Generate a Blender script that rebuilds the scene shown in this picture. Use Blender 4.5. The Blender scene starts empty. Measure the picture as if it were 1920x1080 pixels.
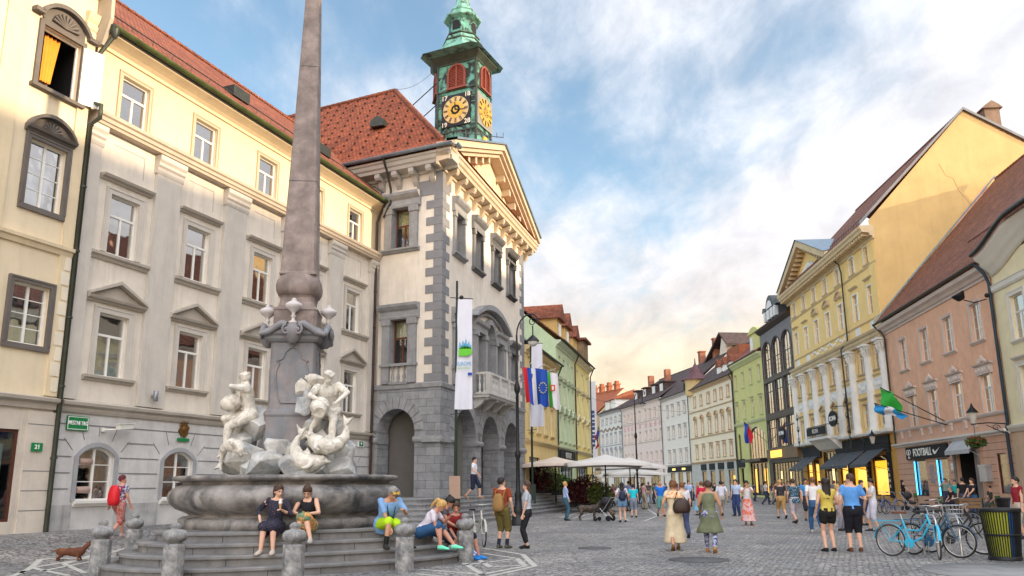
import bpy, bmesh, math, random
from mathutils import Vector, Matrix
from math import sin, cos, pi, radians, hypot, atan2, sqrt
random.seed(7)
SC = bpy.context.scene
COL = SC.collection
# ---------------------------------------------------------------- camera
F, YP, HY, CZ, ROLL = 1480., 600., 910., 1.55, radians(.45)
PIT = math.atan((HY - YP) / F)
cr, sr, cp, sp = cos(ROLL), sin(ROLL), cos(PIT), sin(PIT)
cam = bpy.data.cameras.new('camera'); camo = bpy.data.objects.new('camera', cam); COL.objects.link(camo)
cam.lens = F / 1920 * 36; cam.sensor_width = 36; cam.shift_y = (YP - 540) / 1920; cam.clip_end = 3000; cam.clip_start = .1
fw = Vector((0, cp, sp)); up0 = Vector((0, -sp, cp)); rt0 = Vector((1, 0, 0))
ax = rt0 * cr - up0 * sr; ay = rt0 * sr + up0 * cr
M = Matrix((ax, ay, -fw)).transposed().to_4x4(); M.translation = (0, 0, CZ)
camo.matrix_world = M
SC.camera = camo
SC.view_settings.view_transform = 'Standard'; SC.view_settings.look = 'None'; SC.view_settings.exposure = EXPO = 1.12
SC.view_settings.gamma = 1
# ---------------------------------------------------------------- sky and sun
SUN_EL, SUN_AZ = radians(13.5), radians(108)
wd = bpy.data.worlds.new('World'); SC.world = wd; wd.use_nodes = True
def sky_nodes():
    nt = wd.node_tree; N = nt.nodes; L = nt.links; N.clear()
    def n(t, **k):
        o = N.new(t)
        for a, b in k.items(): setattr(o, a, b)
        return o
    def mth(op, a, b=None, clamp=False):
        m = n('ShaderNodeMath', operation=op, use_clamp=clamp)
        for i, v in enumerate((a, b)):
            if v is None: continue
            if isinstance(v, (int, float)): m.inputs[i].default_value = v
            else: L.new(v, m.inputs[i])
        return m.outputs[0]
    sky = n('ShaderNodeTexSky', sky_type='NISHITA'); sky.sun_disc = False
    sky.sun_elevation = SUN_EL; sky.sun_rotation = SUN_AZ; sky.altitude = 300; sky.air_density = 1.0; sky.dust_density = 1.2; sky.ozone_density = 2.5
    tc = n('ShaderNodeTexCoord'); sx = n('ShaderNodeSeparateXYZ'); L.new(tc.outputs['Generated'], sx.inputs[0])
    X, Y, Z = sx.outputs
    zz = mth('MAXIMUM', Z, 0.0)
    den = mth('ADD', zz, .30)
    px = mth('DIVIDE', X, den); py = mth('DIVIDE', Y, den)
    cb = n('ShaderNodeCombineXYZ'); L.new(px, cb.inputs[0]); L.new(py, cb.inputs[1])
    mp = n('ShaderNodeMapping'); L.new(cb.outputs[0], mp.inputs[0]); mp.inputs['Rotation'].default_value = (0, 0, radians(35)); mp.inputs['Scale'].default_value = (1.0, .62, 1); mp.inputs['Location'].default_value = (3.1, 1.7, 0)
    n1 = n('ShaderNodeTexNoise'); n1.inputs['Scale'].default_value = 2.3; n1.inputs['Detail'].default_value = 12; n1.inputs['Roughness'].default_value = .6; n1.inputs['Distortion'].default_value = .25
    L.new(mp.outputs[0], n1.inputs['Vector'])
    n2 = n('ShaderNodeTexNoise'); n2.inputs['Scale'].default_value = 7.5; n2.inputs['Detail'].default_value = 10; n2.inputs['Roughness'].default_value = .62; n2.inputs['Distortion'].default_value = .3
    L.new(mp.outputs[0], n2.inputs['Vector'])
    # more cloud toward +x (right) and low down
    cov = mth('ADD', n1.outputs[0], mth('MULTIPLY', n2.outputs[0], .34))
    cov = mth('ADD', cov, mth('MULTIPLY', X, .42)); back = mth('MAXIMUM', mth('MULTIPLY', Y, -1.0), 0.0); cov = mth('ADD', cov, mth('MULTIPLY', back, .6))  # extra unseen cloud behind the camera, added as fill for the square
    low = mth('MULTIPLY', mth('SUBTRACT', .42, zz, True), .75)
    cov = mth('ADD', cov, low)
    rp = n('ShaderNodeValToRGB'); L.new(cov, rp.inputs[0]); rp.color_ramp.elements[0].position = .53; rp.color_ramp.elements[1].position = .90; rp.color_ramp.interpolation = 'EASE'
    # cloud colour: warm near the horizon, white with grey undersides above
    cr_ = n('ShaderNodeValToRGB'); L.new(zz, cr_.inputs[0]); e = cr_.color_ramp.elements
    e[0].position = 0; e[0].color = (1.1, .80, .44, 1)
    e[1].position = 1; e[1].color = (.86, .92, 1.0, 1)
    for p, c in ((.09, (1.0, .80, .54, 1)), (.155, (1.0, .86, .66, 1)), (.22, (.88, .83, .81, 1)), (.30, (.91, .90, .94, 1)), (.38, (.94, .94, .99, 1))):
        q = e.new(p); q.color = c
    g = n('ShaderNodeMapRange'); L.new(n2.outputs[0], g.inputs[0]); g.inputs[1].default_value = .3; g.inputs[2].default_value = .65; g.inputs[3].default_value = .82; g.inputs[4].default_value = 1.14
    mc = n('ShaderNodeVectorMath', operation='SCALE'); L.new(cr_.outputs[0], mc.inputs[0]); L.new(mth('MULTIPLY', g.outputs[0], mth('ADD', mth('MULTIPLY', mth('MAXIMUM', mth('SUBTRACT', Z, .58), 0.0), 4.0), mth('ADD', mth('MULTIPLY', back, 2.3), 1.0))), mc.inputs[3])  # added boost: unseen cloud overhead and behind the camera brightened to light facades
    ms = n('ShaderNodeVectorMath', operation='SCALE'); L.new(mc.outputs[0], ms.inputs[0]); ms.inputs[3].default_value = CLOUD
    sk = n('ShaderNodeVectorMath', operation='MULTIPLY'); L.new(sky.outputs[0], sk.inputs[0]); sk.inputs[1].default_value = SKYMUL
    mx = n('ShaderNodeMix', data_type='RGBA'); L.new(rp.outputs[0], mx.inputs[0]); L.new(sk.outputs[0], mx.inputs[6]); L.new(ms.outputs[0], mx.inputs[7])
    bg = n('ShaderNodeBackground'); bg.inputs[1].default_value = .12; L.new(mx.outputs[2], bg.inputs[0])
    out = n('ShaderNodeOutputWorld'); L.new(bg.outputs[0], out.inputs[0])
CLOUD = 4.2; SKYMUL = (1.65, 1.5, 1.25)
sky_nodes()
sl = bpy.data.lights.new('sun', 'SUN'); sl.energy = 2.9; sl.angle = radians(1); sl.color = (1.0, .78, .52)
so = bpy.data.objects.new('sun', sl); COL.objects.link(so)
sd = Vector((sin(SUN_AZ) * cos(SUN_EL), cos(SUN_AZ) * cos(SUN_EL), sin(SUN_EL)))
so.rotation_euler = (-sd).to_track_quat('-Z', 'Y').to_euler()
# ---------------------------------------------------------------- projection helpers (surveying the square)
def ray(x, y):
    a = (x - 960) / F; b = -(y - YP) / F
    r = a * cr + b * sr; u = -a * sr + b * cr
    return (r, cp - u * sp, sp + u * cp)
def G(x, y, z=0):
    d = ray(x, y); t = (z - CZ) / d[2]; return (d[0] * t, d[1] * t)
def hdir(x):
    d = ray(x, HY - (x - 960) * math.tan(ROLL)); L = hypot(d[0], d[1]); return (d[0] / L, d[1] / L)
def line(P0, vp, px):
    d = hdir(vp); r = hdir(px); t = (P0[0] * r[1] - P0[1] * r[0]) / (d[1] * r[0] - d[0] * r[1])
    return (P0[0] + t * d[0], P0[1] + t * d[1])
# ---------------------------------------------------------------- materials
MC = {}
def mat(name, col, rough=.75, met=0., var=.12, vscale=1.5, bump=0., bscale=30., tex=None, emit=None, spec=.35, dirt=0., col2=None, c2at=.5, c2w=.1, c2scale=3., texargs=None):
    """plaster/metal/cloth base with noise variation; tex adds blocks, tiles, cobbles in metres of surface UV"""
    if name in MC: return MC[name]
    m = bpy.data.materials.new(name); m.use_nodes = True; nt = m.node_tree; N = nt.nodes; L = nt.links; N.clear()
    o = N.new('ShaderNodeOutputMaterial'); b = N.new('ShaderNodeBsdfPrincipled'); L.new(b.outputs[0], o.inputs[0])
    b.inputs['Roughness'].default_value = rough; b.inputs['Metallic'].default_value = met
    b.inputs['Specular IOR Level'].default_value = spec
    c4 = (*col, 1)
    uv = N.new('ShaderNodeUVMap'); uv.uv_map = 'UVMap'
    tc = N.new('ShaderNodeTexCoord')
    colout = None; hout = None
    def rgb(c):
        q = N.new('ShaderNodeRGB'); q.outputs[0].default_value = (*c, 1); return q.outputs[0]
    def mixc(f, a, c, mode='MIX'):
        q = N.new('ShaderNodeMix'); q.data_type = 'RGBA'; q.blend_type = mode
        if isinstance(f, (int, float)): q.inputs[0].default_value = f
        else: L.new(f, q.inputs[0])
        L.new(a, q.inputs[6]); L.new(c, q.inputs[7]); return q.outputs[2]
    def noise(sc, det=5, ro=.6, src=None, dist=0):
        q = N.new('ShaderNodeTexNoise'); q.inputs['Scale'].default_value = sc; q.inputs['Detail'].default_value = det; q.inputs['Roughness'].default_value = ro; q.inputs['Distortion'].default_value = dist
        L.new(src or tc.outputs['Object'], q.inputs['Vector']); return q.outputs[0]
    def ramp(src, lo, hi, a=0., c=1.):
        q = N.new('ShaderNodeMapRange'); q.inputs[1].default_value = lo; q.inputs[2].default_value = hi; q.inputs[3].default_value = a; q.inputs[4].default_value = c; L.new(src, q.inputs[0]); return q.outputs[0]
    base = rgb(col)
    if col2 is not None:
        base = mixc(ramp(noise(c2scale, 6, .65, dist=.6), c2at - c2w, c2at + c2w), base, rgb(col2))
    bh = None
    if tex:
        kind = tex
        a = dict(w=.6, h=.3, mortar=.012, off=.5, mc=tuple(v * .45 for v in col), vary=.25, bs=.5, dist=.02)
        a.update(texargs or {})
        if kind == 'brick':
            q = N.new('ShaderNodeTexBrick'); vec = uv.outputs[0]
            if a['dist']:
                nz = N.new('ShaderNodeTexNoise'); nz.inputs['Scale'].default_value = 4.; L.new(vec, nz.inputs[0])
                va = N.new('ShaderNodeVectorMath'); va.operation = 'SCALE'; va.inputs[3].default_value = a['dist']; L.new(nz.outputs['Color'], va.inputs[0])
                vb = N.new('ShaderNodeVectorMath'); vb.operation = 'ADD'; L.new(vec, vb.inputs[0]); L.new(va.outputs[0], vb.inputs[1]); vec = vb.outputs[0]
            L.new(vec, q.inputs['Vector']); q.offset = a['off']; q.inputs['Scale'].default_value = 1
            q.inputs['Brick Width'].default_value = a['w']; q.inputs['Row Height'].default_value = a['h']; q.inputs['Mortar Size'].default_value = a['mortar']; q.inputs['Mortar Smooth'].default_value = .3
            q.inputs['Bias'].default_value = 0
            v = a['vary']
            q.inputs['Color1'].default_value = (1 + v, 1 + v * .9, 1 + v * .8, 1); q.inputs['Color2'].default_value = (1 - v, 1 - v, 1 - v * .9, 1); q.inputs['Mortar'].default_value = (1, 1, 1, 1)
            base = mixc(1.0, base, q.outputs['Color'], 'MULTIPLY')
            base = mixc(q.outputs['Fac'], base, rgb(a['mc']))
            iv = N.new('ShaderNodeMath'); iv.operation = 'SUBTRACT'; iv.inputs[0].default_value = 1; L.new(q.outputs['Fac'], iv.inputs[1]); bh = iv.outputs[0]
        elif kind == 'cobble':
            vo = N.new('ShaderNodeTexVoronoi'); vo.feature = 'DISTANCE_TO_EDGE'; vo.inputs['Scale'].default_value = a['w']; vo.inputs['Randomness'].default_value = .55
            mp = N.new('ShaderNodeMapping'); mp.inputs['Scale'].default_value = (1, 1.35, 1); mp.inputs['Rotation'].default_value = (0, 0, .3)
            L.new(uv.outputs[0], mp.inputs[0]); L.new(mp.outputs[0], vo.inputs['Vector'])
            v2 = N.new('ShaderNodeTexVoronoi'); v2.inputs['Scale'].default_value = a['w']; v2.inputs['Randomness'].default_value = .55; L.new(mp.outputs[0], v2.inputs['Vector'])
            sx = N.new('ShaderNodeSeparateColor'); L.new(v2.outputs['Color'], sx.inputs[0])
            f = ramp(sx.outputs[0], 0, 1, 1 - a['vary'], 1 + a['vary'])
            vm = N.new('ShaderNodeVectorMath'); vm.operation = 'SCALE'; L.new(base, vm.inputs[0]); L.new(f, vm.inputs[3]); base = vm.outputs[0]
            gap = ramp(vo.outputs['Distance'], .03, .11)
            base = mixc(gap, rgb(a['mc']), base)
            bh = ramp(vo.outputs['Distance'], .0, .3)
    if var:
        f = ramp(noise(vscale, 8, .62), .3, .7, 1 - var, 1 + var)
        vm = N.new('ShaderNodeVectorMath'); vm.operation = 'SCALE'; L.new(base, vm.inputs[0]); L.new(f, vm.inputs[3]); base = vm.outputs[0]
    if dirt:
        mp = N.new('ShaderNodeMapping'); mp.inputs['Scale'].default_value = (2.2, 2.2, .22); L.new(tc.outputs['Object'], mp.inputs[0])
        f = ramp(noise(1.6, 8, .7, src=mp.outputs[0]), .5, .75, 0, dirt)
        base = mixc(f, base, rgb(tuple(v * .45 for v in col)))
    L.new(base, b.inputs['Base Color'])
    if emit: b.inputs['Emission Color'].default_value = (*emit[0], 1); b.inputs['Emission Strength'].default_value = emit[1]
    if bump or bh is not None:
        bp = N.new('ShaderNodeBump'); bp.inputs['Distance'].default_value = .02
        if bh is not None:
            bp.inputs['Strength'].default_value = (texargs or {}).get('bs', .5)
            if bump:
                ad = N.new('ShaderNodeMath'); ad.operation = 'ADD'; L.new(bh, ad.inputs[0]); mu = N.new('ShaderNodeMath'); mu.operation = 'MULTIPLY'; mu.inputs[1].default_value = bump; L.new(noise(bscale, 4), mu.inputs[0]); L.new(mu.outputs[0], ad.inputs[1]); bh = ad.outputs[0]
            L.new(bh, bp.inputs['Height'])
        else:
            bp.inputs['Strength'].default_value = bump; L.new(noise(bscale, 5), bp.inputs['Height'])
        L.new(bp.outputs[0], b.inputs['Normal'])
    MC[name] = m; return m
def glass(name, tint=(.75, .8, .85), refl=.45, mx=1.):
    if name in MC: return MC[name]
    m = bpy.data.materials.new(name); m.use_nodes = True; nt = m.node_tree; N = nt.nodes; L = nt.links; N.clear()
    o = N.new('ShaderNodeOutputMaterial'); t = N.new('ShaderNodeBsdfTransparent'); t.inputs[0].default_value = (*tint, 1)
    g = N.new('ShaderNodeBsdfGlossy'); g.inputs['Roughness'].default_value = .03; g.inputs[0].default_value = (1, .98, .95, 1)
    fr = N.new('ShaderNodeLayerWeight'); fr.inputs[0].default_value = .35
    mr = N.new('ShaderNodeMapRange'); L.new(fr.outputs['Fresnel'], mr.inputs[0]); mr.inputs[3].default_value = refl; mr.inputs[4].default_value = mx
    x = N.new('ShaderNodeMixShader'); L.new(mr.outputs[0], x.inputs[0]); L.new(t.outputs[0], x.inputs[1]); L.new(g.outputs[0], x.inputs[2])
    nz = N.new('ShaderNodeTexNoise'); nz.inputs['Scale'].default_value = 1.2; bp = N.new('ShaderNodeBump'); bp.inputs['Strength'].default_value = .12; bp.inputs['Distance'].default_value = .05
    tc = N.new('ShaderNodeTexCoord'); L.new(tc.outputs['Object'], nz.inputs[0]); L.new(nz.outputs[0], bp.inputs['Height']); L.new(bp.outputs[0], g.inputs['Normal'])
    L.new(x.outputs[0], o.inputs[0]); MC[name] = m; return m
def emis(name, col, s):
    if name in MC: return MC[name]
    m = bpy.data.materials.new(name); m.use_nodes = True; b = m.node_tree.nodes['Principled BSDF']
    b.inputs['Base Color'].default_value = (*col, 1); b.inputs['Emission Color'].default_value = (*col, 1); b.inputs['Emission Strength'].default_value = s
    MC[name] = m; return m
# ---------------------------------------------------------------- mesh builder
class MB:
    def __init__(s): s.v = []; s.f = []; s.m = []; s.sm = []; s.M = None
    def add(s, vs, fs, mi=0, smooth=False):
        o = len(s.v)
        if s.M is not None: vs = [s.M @ Vector(v) for v in vs]
        s.v += [tuple(v) for v in vs]; s.f += [tuple(i + o for i in f) for f in fs]; s.m += [mi] * len(fs); s.sm += [smooth] * len(fs)
        return s
    def box(s, x0, x1, y0, y1, z0, z1, mi=0):
        if x0 > x1: x0, x1 = x1, x0
        if y0 > y1: y0, y1 = y1, y0
        if z0 > z1: z0, z1 = z1, z0
        return s.add([(x0, y0, z0), (x1, y0, z0), (x1, y1, z0), (x0, y1, z0), (x0, y0, z1), (x1, y0, z1), (x1, y1, z1), (x0, y1, z1)],
                     [(0, 3, 2, 1), (4, 5, 6, 7), (0, 1, 5, 4), (1, 2, 6, 5), (2, 3, 7, 6), (3, 0, 4, 7)], mi)
    def quad(s, a, b, c, d, mi=0): return s.add([a, b, c, d], [(0, 1, 2, 3)], mi)
    def loft(s, rings, mi=0, smooth=True, cap=True, closed=False):
        n = len(rings[0]); vs = [p for r in rings for p in r]; fs = []
        R = len(rings)
        for i in range(R if closed else R - 1):
            a, b = i * n, ((i + 1) % R) * n
            for k in range(n): fs.append((a + k, a + (k + 1) % n, b + (k + 1) % n, b + k))
        s.add(vs, fs, mi, smooth)
        if cap and not closed:
            s.add(rings[0], [tuple(range(n))[::-1]], mi); s.add(rings[-1], [tuple(range(n))], mi)
        return s
    def tube(s, pts, r, n=8, mi=0, smooth=True, cap=True, flat=1.):
        P = [Vector(p) for p in pts]; R = r if isinstance(r, (list, tuple)) else [r] * len(P); rings = []
        ref = Vector((0, 0, 1))
        for i, p in enumerate(P):
            t = (P[min(i + 1, len(P) - 1)] - P[max(i - 1, 0)])
            if t.length < 1e-7: t = Vector((0, 0, 1))
            t.normalize()
            if abs(t.dot(ref)) > .95: ref = Vector((1, 0, 0)) if abs(t.x) < .9 else Vector((0, 1, 0))
            a = t.cross(ref).normalized(); b = t.cross(a).normalized(); ref = -b if i else ref
            ref = a.cross(t)
            rings.append([p + a * (cos(2 * pi * k / n) * R[i]) + b * (sin(2 * pi * k / n) * R[i] * flat) for k in range(n)])
        return s.loft(rings, mi, smooth, cap)
    def lathe(s, prof, n=20, c=(0, 0, 0), mi=0, smooth=True, sc=(1, 1), cap=True, rot=0):
        return s.loft([[(c[0] + r * cos(2 * pi * k / n + rot) * sc[0], c[1] + r * sin(2 * pi * k / n + rot) * sc[1], c[2] + z) for k in range(n)] for r, z in prof], mi, smooth, cap)
    def prism(s, poly, y0, y1, mi=0, plane='xz'):
        """extrude a polygon given in the xz plane from y0 to y1 (or another plane)"""
        mp = {'xz': lambda p, y: (p[0], y, p[1]), 'xy': lambda p, y: (p[0], p[1], y), 'yz': lambda p, y: (y, p[0], p[1])}[plane]
        n = len(poly); a = [mp(p, y0) for p in poly]; b = [mp(p, y1) for p in poly]
        fs = [tuple(range(n)), tuple(range(2 * n - 1, n - 1, -1))] + [(k, n + k, n + (k + 1) % n, (k + 1) % n) for k in range(n)]
        return s.add(a + b, fs, mi)
    def profile(s, prof, x0, x1, mi=0, y=0, z=0):
        """horizontal moulding: prof of (outward, height) points swept along x on a wall plane y"""
        pts = [(y - o, z + h) for o, h in prof]
        return s.prism(pts, x0, x1, mi, 'yz')
    def ball(s, c, r, n=12, m=8, mi=0, sc=(1, 1, 1)):
        rings = []
        for i in range(m + 1):
            t = -pi / 2 + pi * i / m; q = max(cos(t), .02)
            rings.append([(c[0] + r * sc[0] * q * cos(2 * pi * k / n), c[1] + r * sc[1] * q * sin(2 * pi * k / n), c[2] + r * sc[2] * sin(t)) for k in range(n)])
        return s.loft(rings, mi, True, True)
    def build(s, name, mats, parent=None, loc=None, rotz=None, smooth=None, fix=True):
        me = bpy.data.meshes.new(name); me.from_pydata(s.v, [], s.f)
        if not isinstance(mats, (list, tuple)): mats = [mats]
        for m in mats: me.materials.append(m)
        me.polygons.foreach_set('material_index', s.m)
        me.polygons.foreach_set('use_smooth', [bool(q) if smooth is None else smooth for q in s.sm])
        if fix:
            bm = bmesh.new(); bm.from_mesh(me); bmesh.ops.recalc_face_normals(bm, faces=bm.faces); bm.to_mesh(me); bm.free()
        uvify(me)
        return obj(name, me, parent, loc, rotz)
def uvify(me):
    uvl = me.uv_layers.new(name='UVMap'); co = me.vertices; dat = [0.] * (2 * len(me.loops))
    for p in me.polygons:
        n = p.normal
        if abs(n.z) > .985: t = Vector((1, 0, 0)); b = Vector((0, 1, 0))
        else:
            t = Vector((-n.y, n.x, 0)).normalized(); b = n.cross(t)
        for li in p.loop_indices:
            c = co[me.loops[li].vertex_index].co; dat[2 * li] = c.dot(t); dat[2 * li + 1] = c.dot(b)
    uvl.data.foreach_set('uv', dat)
def obj(name, me, parent=None, loc=None, rotz=None):
    o = bpy.data.objects.new(name, me); COL.objects.link(o)
    if parent: o.parent = parent
    if loc is not None: o.location = loc
    if rotz is not None: o.rotation_euler = (0, 0, rotz)
    return o
def tag(o, label=None, cat=None, group=None, kind=None):
    for k, v in (('label', label), ('category', cat), ('group', group), ('kind', kind)):
        if v: o[k] = v
    return o
def thing(name, label, cat, loc=(0, 0, 0), rotz=0, group=None):
    return tag(obj(name, None, None, loc, rotz), label, cat, group)
def copy_tree(o, parent=None):
    c = o.copy(); COL.objects.link(c); c.parent = parent
    for ch in list(o.children): copy_tree(ch, c)
    return c
def text_mesh(s, size, depth=.01, bold=False, align='CENTER'):
    cu = bpy.data.curves.new('t', 'FONT'); cu.body = s; cu.size = size; cu.extrude = depth; cu.align_x = align; cu.align_y = 'CENTER'
    if bold: cu.offset = size * .012
    o = bpy.data.objects.new('t', cu); COL.objects.link(o)
    dg = bpy.context.evaluated_depsgraph_get(); me = bpy.data.meshes.new_from_object(o.evaluated_get(dg))
    bpy.data.objects.remove(o); me.materials.clear(); return me
def text(s, size, m, parent, loc, rot=(pi / 2, 0, 0), name='lettering', bold=False, depth=.01, sx=1.):
    me = text_mesh(s, size, depth, bold); me.materials.append(m)
    if 'UVMap' not in me.uv_layers: uvify(me)
    o = obj(name, me, parent, loc); o.rotation_euler = rot; o.scale = (sx, 1, 1); return o
# ---------------------------------------------------------------- palette
plaster_cream = mat('plaster_cream', (.70, .57, .38), .85, var=.07, bump=.15, dirt=.25)
plaster_grey = mat('plaster_grey', (.56, .51, .45), .85, var=.08, bump=.15, dirt=.35)
plaster_greybase = mat('plaster_grey_base', (.56, .54, .52), .85, var=.16, bump=.2, dirt=.3)
plaster_white = mat('plaster_white', (.70, .63, .54), .85, var=.10, bump=.12, dirt=.4)
trim_grey = mat('trim_grey', (.44, .39, .33), .8, var=.1, bump=.15, dirt=.3)
white_paint = mat('white_paint', (.78, .76, .71), .5, var=.04)
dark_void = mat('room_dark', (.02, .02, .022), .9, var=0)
stone_grey = mat('stone_grey', (.27, .27, .275), .8, var=.2, vscale=2.5, bump=.3, bscale=18, dirt=.4)
stone_block = mat('stone_block', (.25, .255, .265), .8, var=.2, vscale=3, bump=.4, bscale=14, tex='brick', texargs=dict(w=.85, h=.36, mortar=.010, vary=.16, bs=.6))
tile_red = mat('tile_red', (.25, .075, .035), .8, var=.28, vscale=1.2, bump=.3, tex='brick', texargs=dict(w=.20, h=.17, mortar=.018, vary=.30, bs=.9, mc=(.07, .02, .012)), dirt=.35)
tile_brown = mat('tile_brown', (.24, .085, .05), .8, var=.28, vscale=1.2, bump=.3, tex='brick', texargs=dict(w=.20, h=.17, mortar=.018, vary=.30, bs=.9, mc=(.04, .02, .015)), dirt=.3)
tile_dark = mat('tile_dark', (.085, .055, .05), .8, var=.25, vscale=1., bump=.3, tex='brick', texargs=dict(w=.25, h=.25, mortar=.02, vary=.3, bs=.9, mc=(.03, .02, .02)))
gutter_m = mat('gutter_metal', (.045, .05, .045), .45, met=.5, var=.3, vscale=4)
sheet_blue = mat('lead_sheet', (.20, .27, .33), .45, met=.6, var=.2, vscale=2)
iron = mat('black_iron', (.02, .021, .024), .45, met=.4, var=.2, vscale=6)
glass_m = glass('window_glass'); shop_glass = glass('shop_glass', (.85, .88, .9), .06, .35)
curtain_m = mat('curtain', (.62, .60, .55), .9, var=.06)
blind_m = mat('blind_mauve', (.20, .15, .15), .9, var=.05)
wood_red = mat('window_wood', (.14, .045, .025), .5, var=.15)
# ---------------------------------------------------------------- survey points (metres, camera at x=0 y=0)
TC = (-3.2056, 35.0); TE = (.725, 48.583); TL = (-6.5358, 36.5435); L0 = (-12.344, 21.468); LD = (.35952, .93314); LN = (.93314, -.35952)
R1 = (26.404, 55.074); Y0 = (27.826, 77.123); P0 = (24.349, 38.936); FE = (7.263, 74.425)
def sstep(t): t = max(0, min(1, t)); return t * t * (3 - 2 * t)
def gh(x, y):
    """height of the paving: it climbs a little towards the grey house"""
    d = (x - L0[0]) * LN[0] + (y - L0[1]) * LN[1]; u = (x - L0[0]) * LD[0] + (y - L0[1]) * LD[1]
    return .45 * (1 - sstep((d - .2) / 4.2)) * (1 - sstep((u - 11) / 6))
cobble = mat('cobblestone', (.245, .238, .240), .58, var=.30, vscale=.45, bump=.25, bscale=40, spec=.4, tex='cobble', texargs=dict(w=8.5, vary=.34, mc=(.04, .038, .036), bs=1.0), col2=(.30, .275, .255), c2at=.5, c2w=.10, c2scale=.45)
slab = mat('paving_slab', (.27, .265, .26), .7, var=.15, vscale=2, tex='brick', texargs=dict(w=.9, h=.6, mortar=.012, vary=.08))
def build_ground():
    xs = [-400, -150, -60, -30] + [-20 + i * .5 for i in range(0, 61)] + [12, 16, 22, 30, 60, 150, 400]
    ys = [-200, -30, 0] + [4 + i * .5 for i in range(0, 81)] + [48, 55, 65, 80, 100, 130, 180, 260, 420, 900]
    b = MB(); n = len(xs); b.add([(x, y, gh(x, y)) for y in ys for x in xs], [(j * n + i, j * n + i + 1, (j + 1) * n + i + 1, (j + 1) * n + i) for j in range(len(ys) - 1) for i in range(n - 1)], 0, True)
    tag(b.build('ground', cobble), kind='structure')
build_ground()
# ---------------------------------------------------------------- building kit. local frame: x along the facade, -y towards the square, z up
def frame_at(A, B, name, label, cat, group=None):
    t = thing(name, label, cat, (A[0], A[1], 0), atan2(B[1] - A[1], B[0] - A[0]), group); return t, hypot(B[0] - A[0], B[1] - A[1])
def arcpts(u0, u1, zs, rise, n=12):
    """points along an arch from left springing to right springing"""
    w = u1 - u0; c = (u0 + u1) / 2
    if rise >= w / 2 - 1e-4: return [(c - cos(pi * k / n) * w / 2, zs + sin(pi * k / n) * rise) for k in range(n + 1)]
    R = (w * w / 4 + rise * rise) / (2 * rise); a = math.asin(w / 2 / R)
    return [(c + R * sin(-a + 2 * a * k / n), zs + rise - R + R * cos(-a + 2 * a * k / n)) for k in range(n + 1)]
def wall(root, L, z0, z1, ops, m, name='wall', u0=0., y=0., dep=.22, back=dark_void, bdep=None, thick=None, rev=None):
    """front wall with real openings; ops = (u0,u1,z0,z1[,rise]); each has reveals and a dark room behind"""
    b = MB(); xs = sorted({u0, L} | {q for o in ops for q in o[:2]}); zs = sorted({z0, z1} | {q for o in ops for q in o[2:4]})
    for i in range(len(xs) - 1):
        for j in range(len(zs) - 1):
            cx, cz = (xs[i] + xs[i + 1]) / 2, (zs[j] + zs[j + 1]) / 2
            if any(o[0] < cx < o[1] and o[2] < cz < o[3] for o in ops): continue
            b.quad((xs[i], y, zs[j]), (xs[i + 1], y, zs[j]), (xs[i + 1], y, zs[j + 1]), (xs[i], y, zs[j + 1]))
    rm = 2 if rev else 0
    for o in ops:
        a, c, e, f = o[:4]; r = o[4] if len(o) > 4 else 0; D = y + (bdep or dep + .5); q = y + dep
        tp = f - r
        b.quad((a, y, e), (a, y, tp), (a, q, tp), (a, q, e), rm); b.quad((c, y, e), (c, q, e), (c, q, tp), (c, y, tp), rm); b.quad((a, y, e), (a, q, e), (c, q, e), (c, y, e), rm)
        if r:
            P = arcpts(a, c, tp, r)
            for k in range(len(P) - 1):
                p, s_ = P[k], P[k + 1]
                b.quad((p[0], y, p[1]), (s_[0], y, s_[1]), (s_[0], y, f), (p[0], y, f)); b.quad((p[0], y, p[1]), (p[0], q, p[1]), (s_[0], q, s_[1]), (s_[0], y, s_[1]), rm)
        else: b.quad((a, y, f), (c, y, f), (c, q, f), (a, q, f), rm)
        x0, x1, zz0, zz1 = a - .15, c + .15, e - .05, f + .1
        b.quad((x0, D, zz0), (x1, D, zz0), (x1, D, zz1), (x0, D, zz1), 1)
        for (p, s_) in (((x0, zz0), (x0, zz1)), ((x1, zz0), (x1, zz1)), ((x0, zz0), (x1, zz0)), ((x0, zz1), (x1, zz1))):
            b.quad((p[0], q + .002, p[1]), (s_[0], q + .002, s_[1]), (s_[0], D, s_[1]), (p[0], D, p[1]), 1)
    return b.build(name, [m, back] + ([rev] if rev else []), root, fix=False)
def flatring(b, w, h, t, y0, y1, mi=0, z=0, foot=True):
    b.box(-w / 2 - t, -w / 2, y0, y1, z - (t if foot else 0), z + h + t, mi); b.box(w / 2, w / 2 + t, y0, y1, z - (t if foot else 0), z + h + t, mi)
    b.box(-w / 2, w / 2, y0, y1, z + h, z + h + t, mi)
    if foot: b.box(-w / 2, w / 2, y0, y1, z - t, z, mi)
WC = {}
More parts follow.
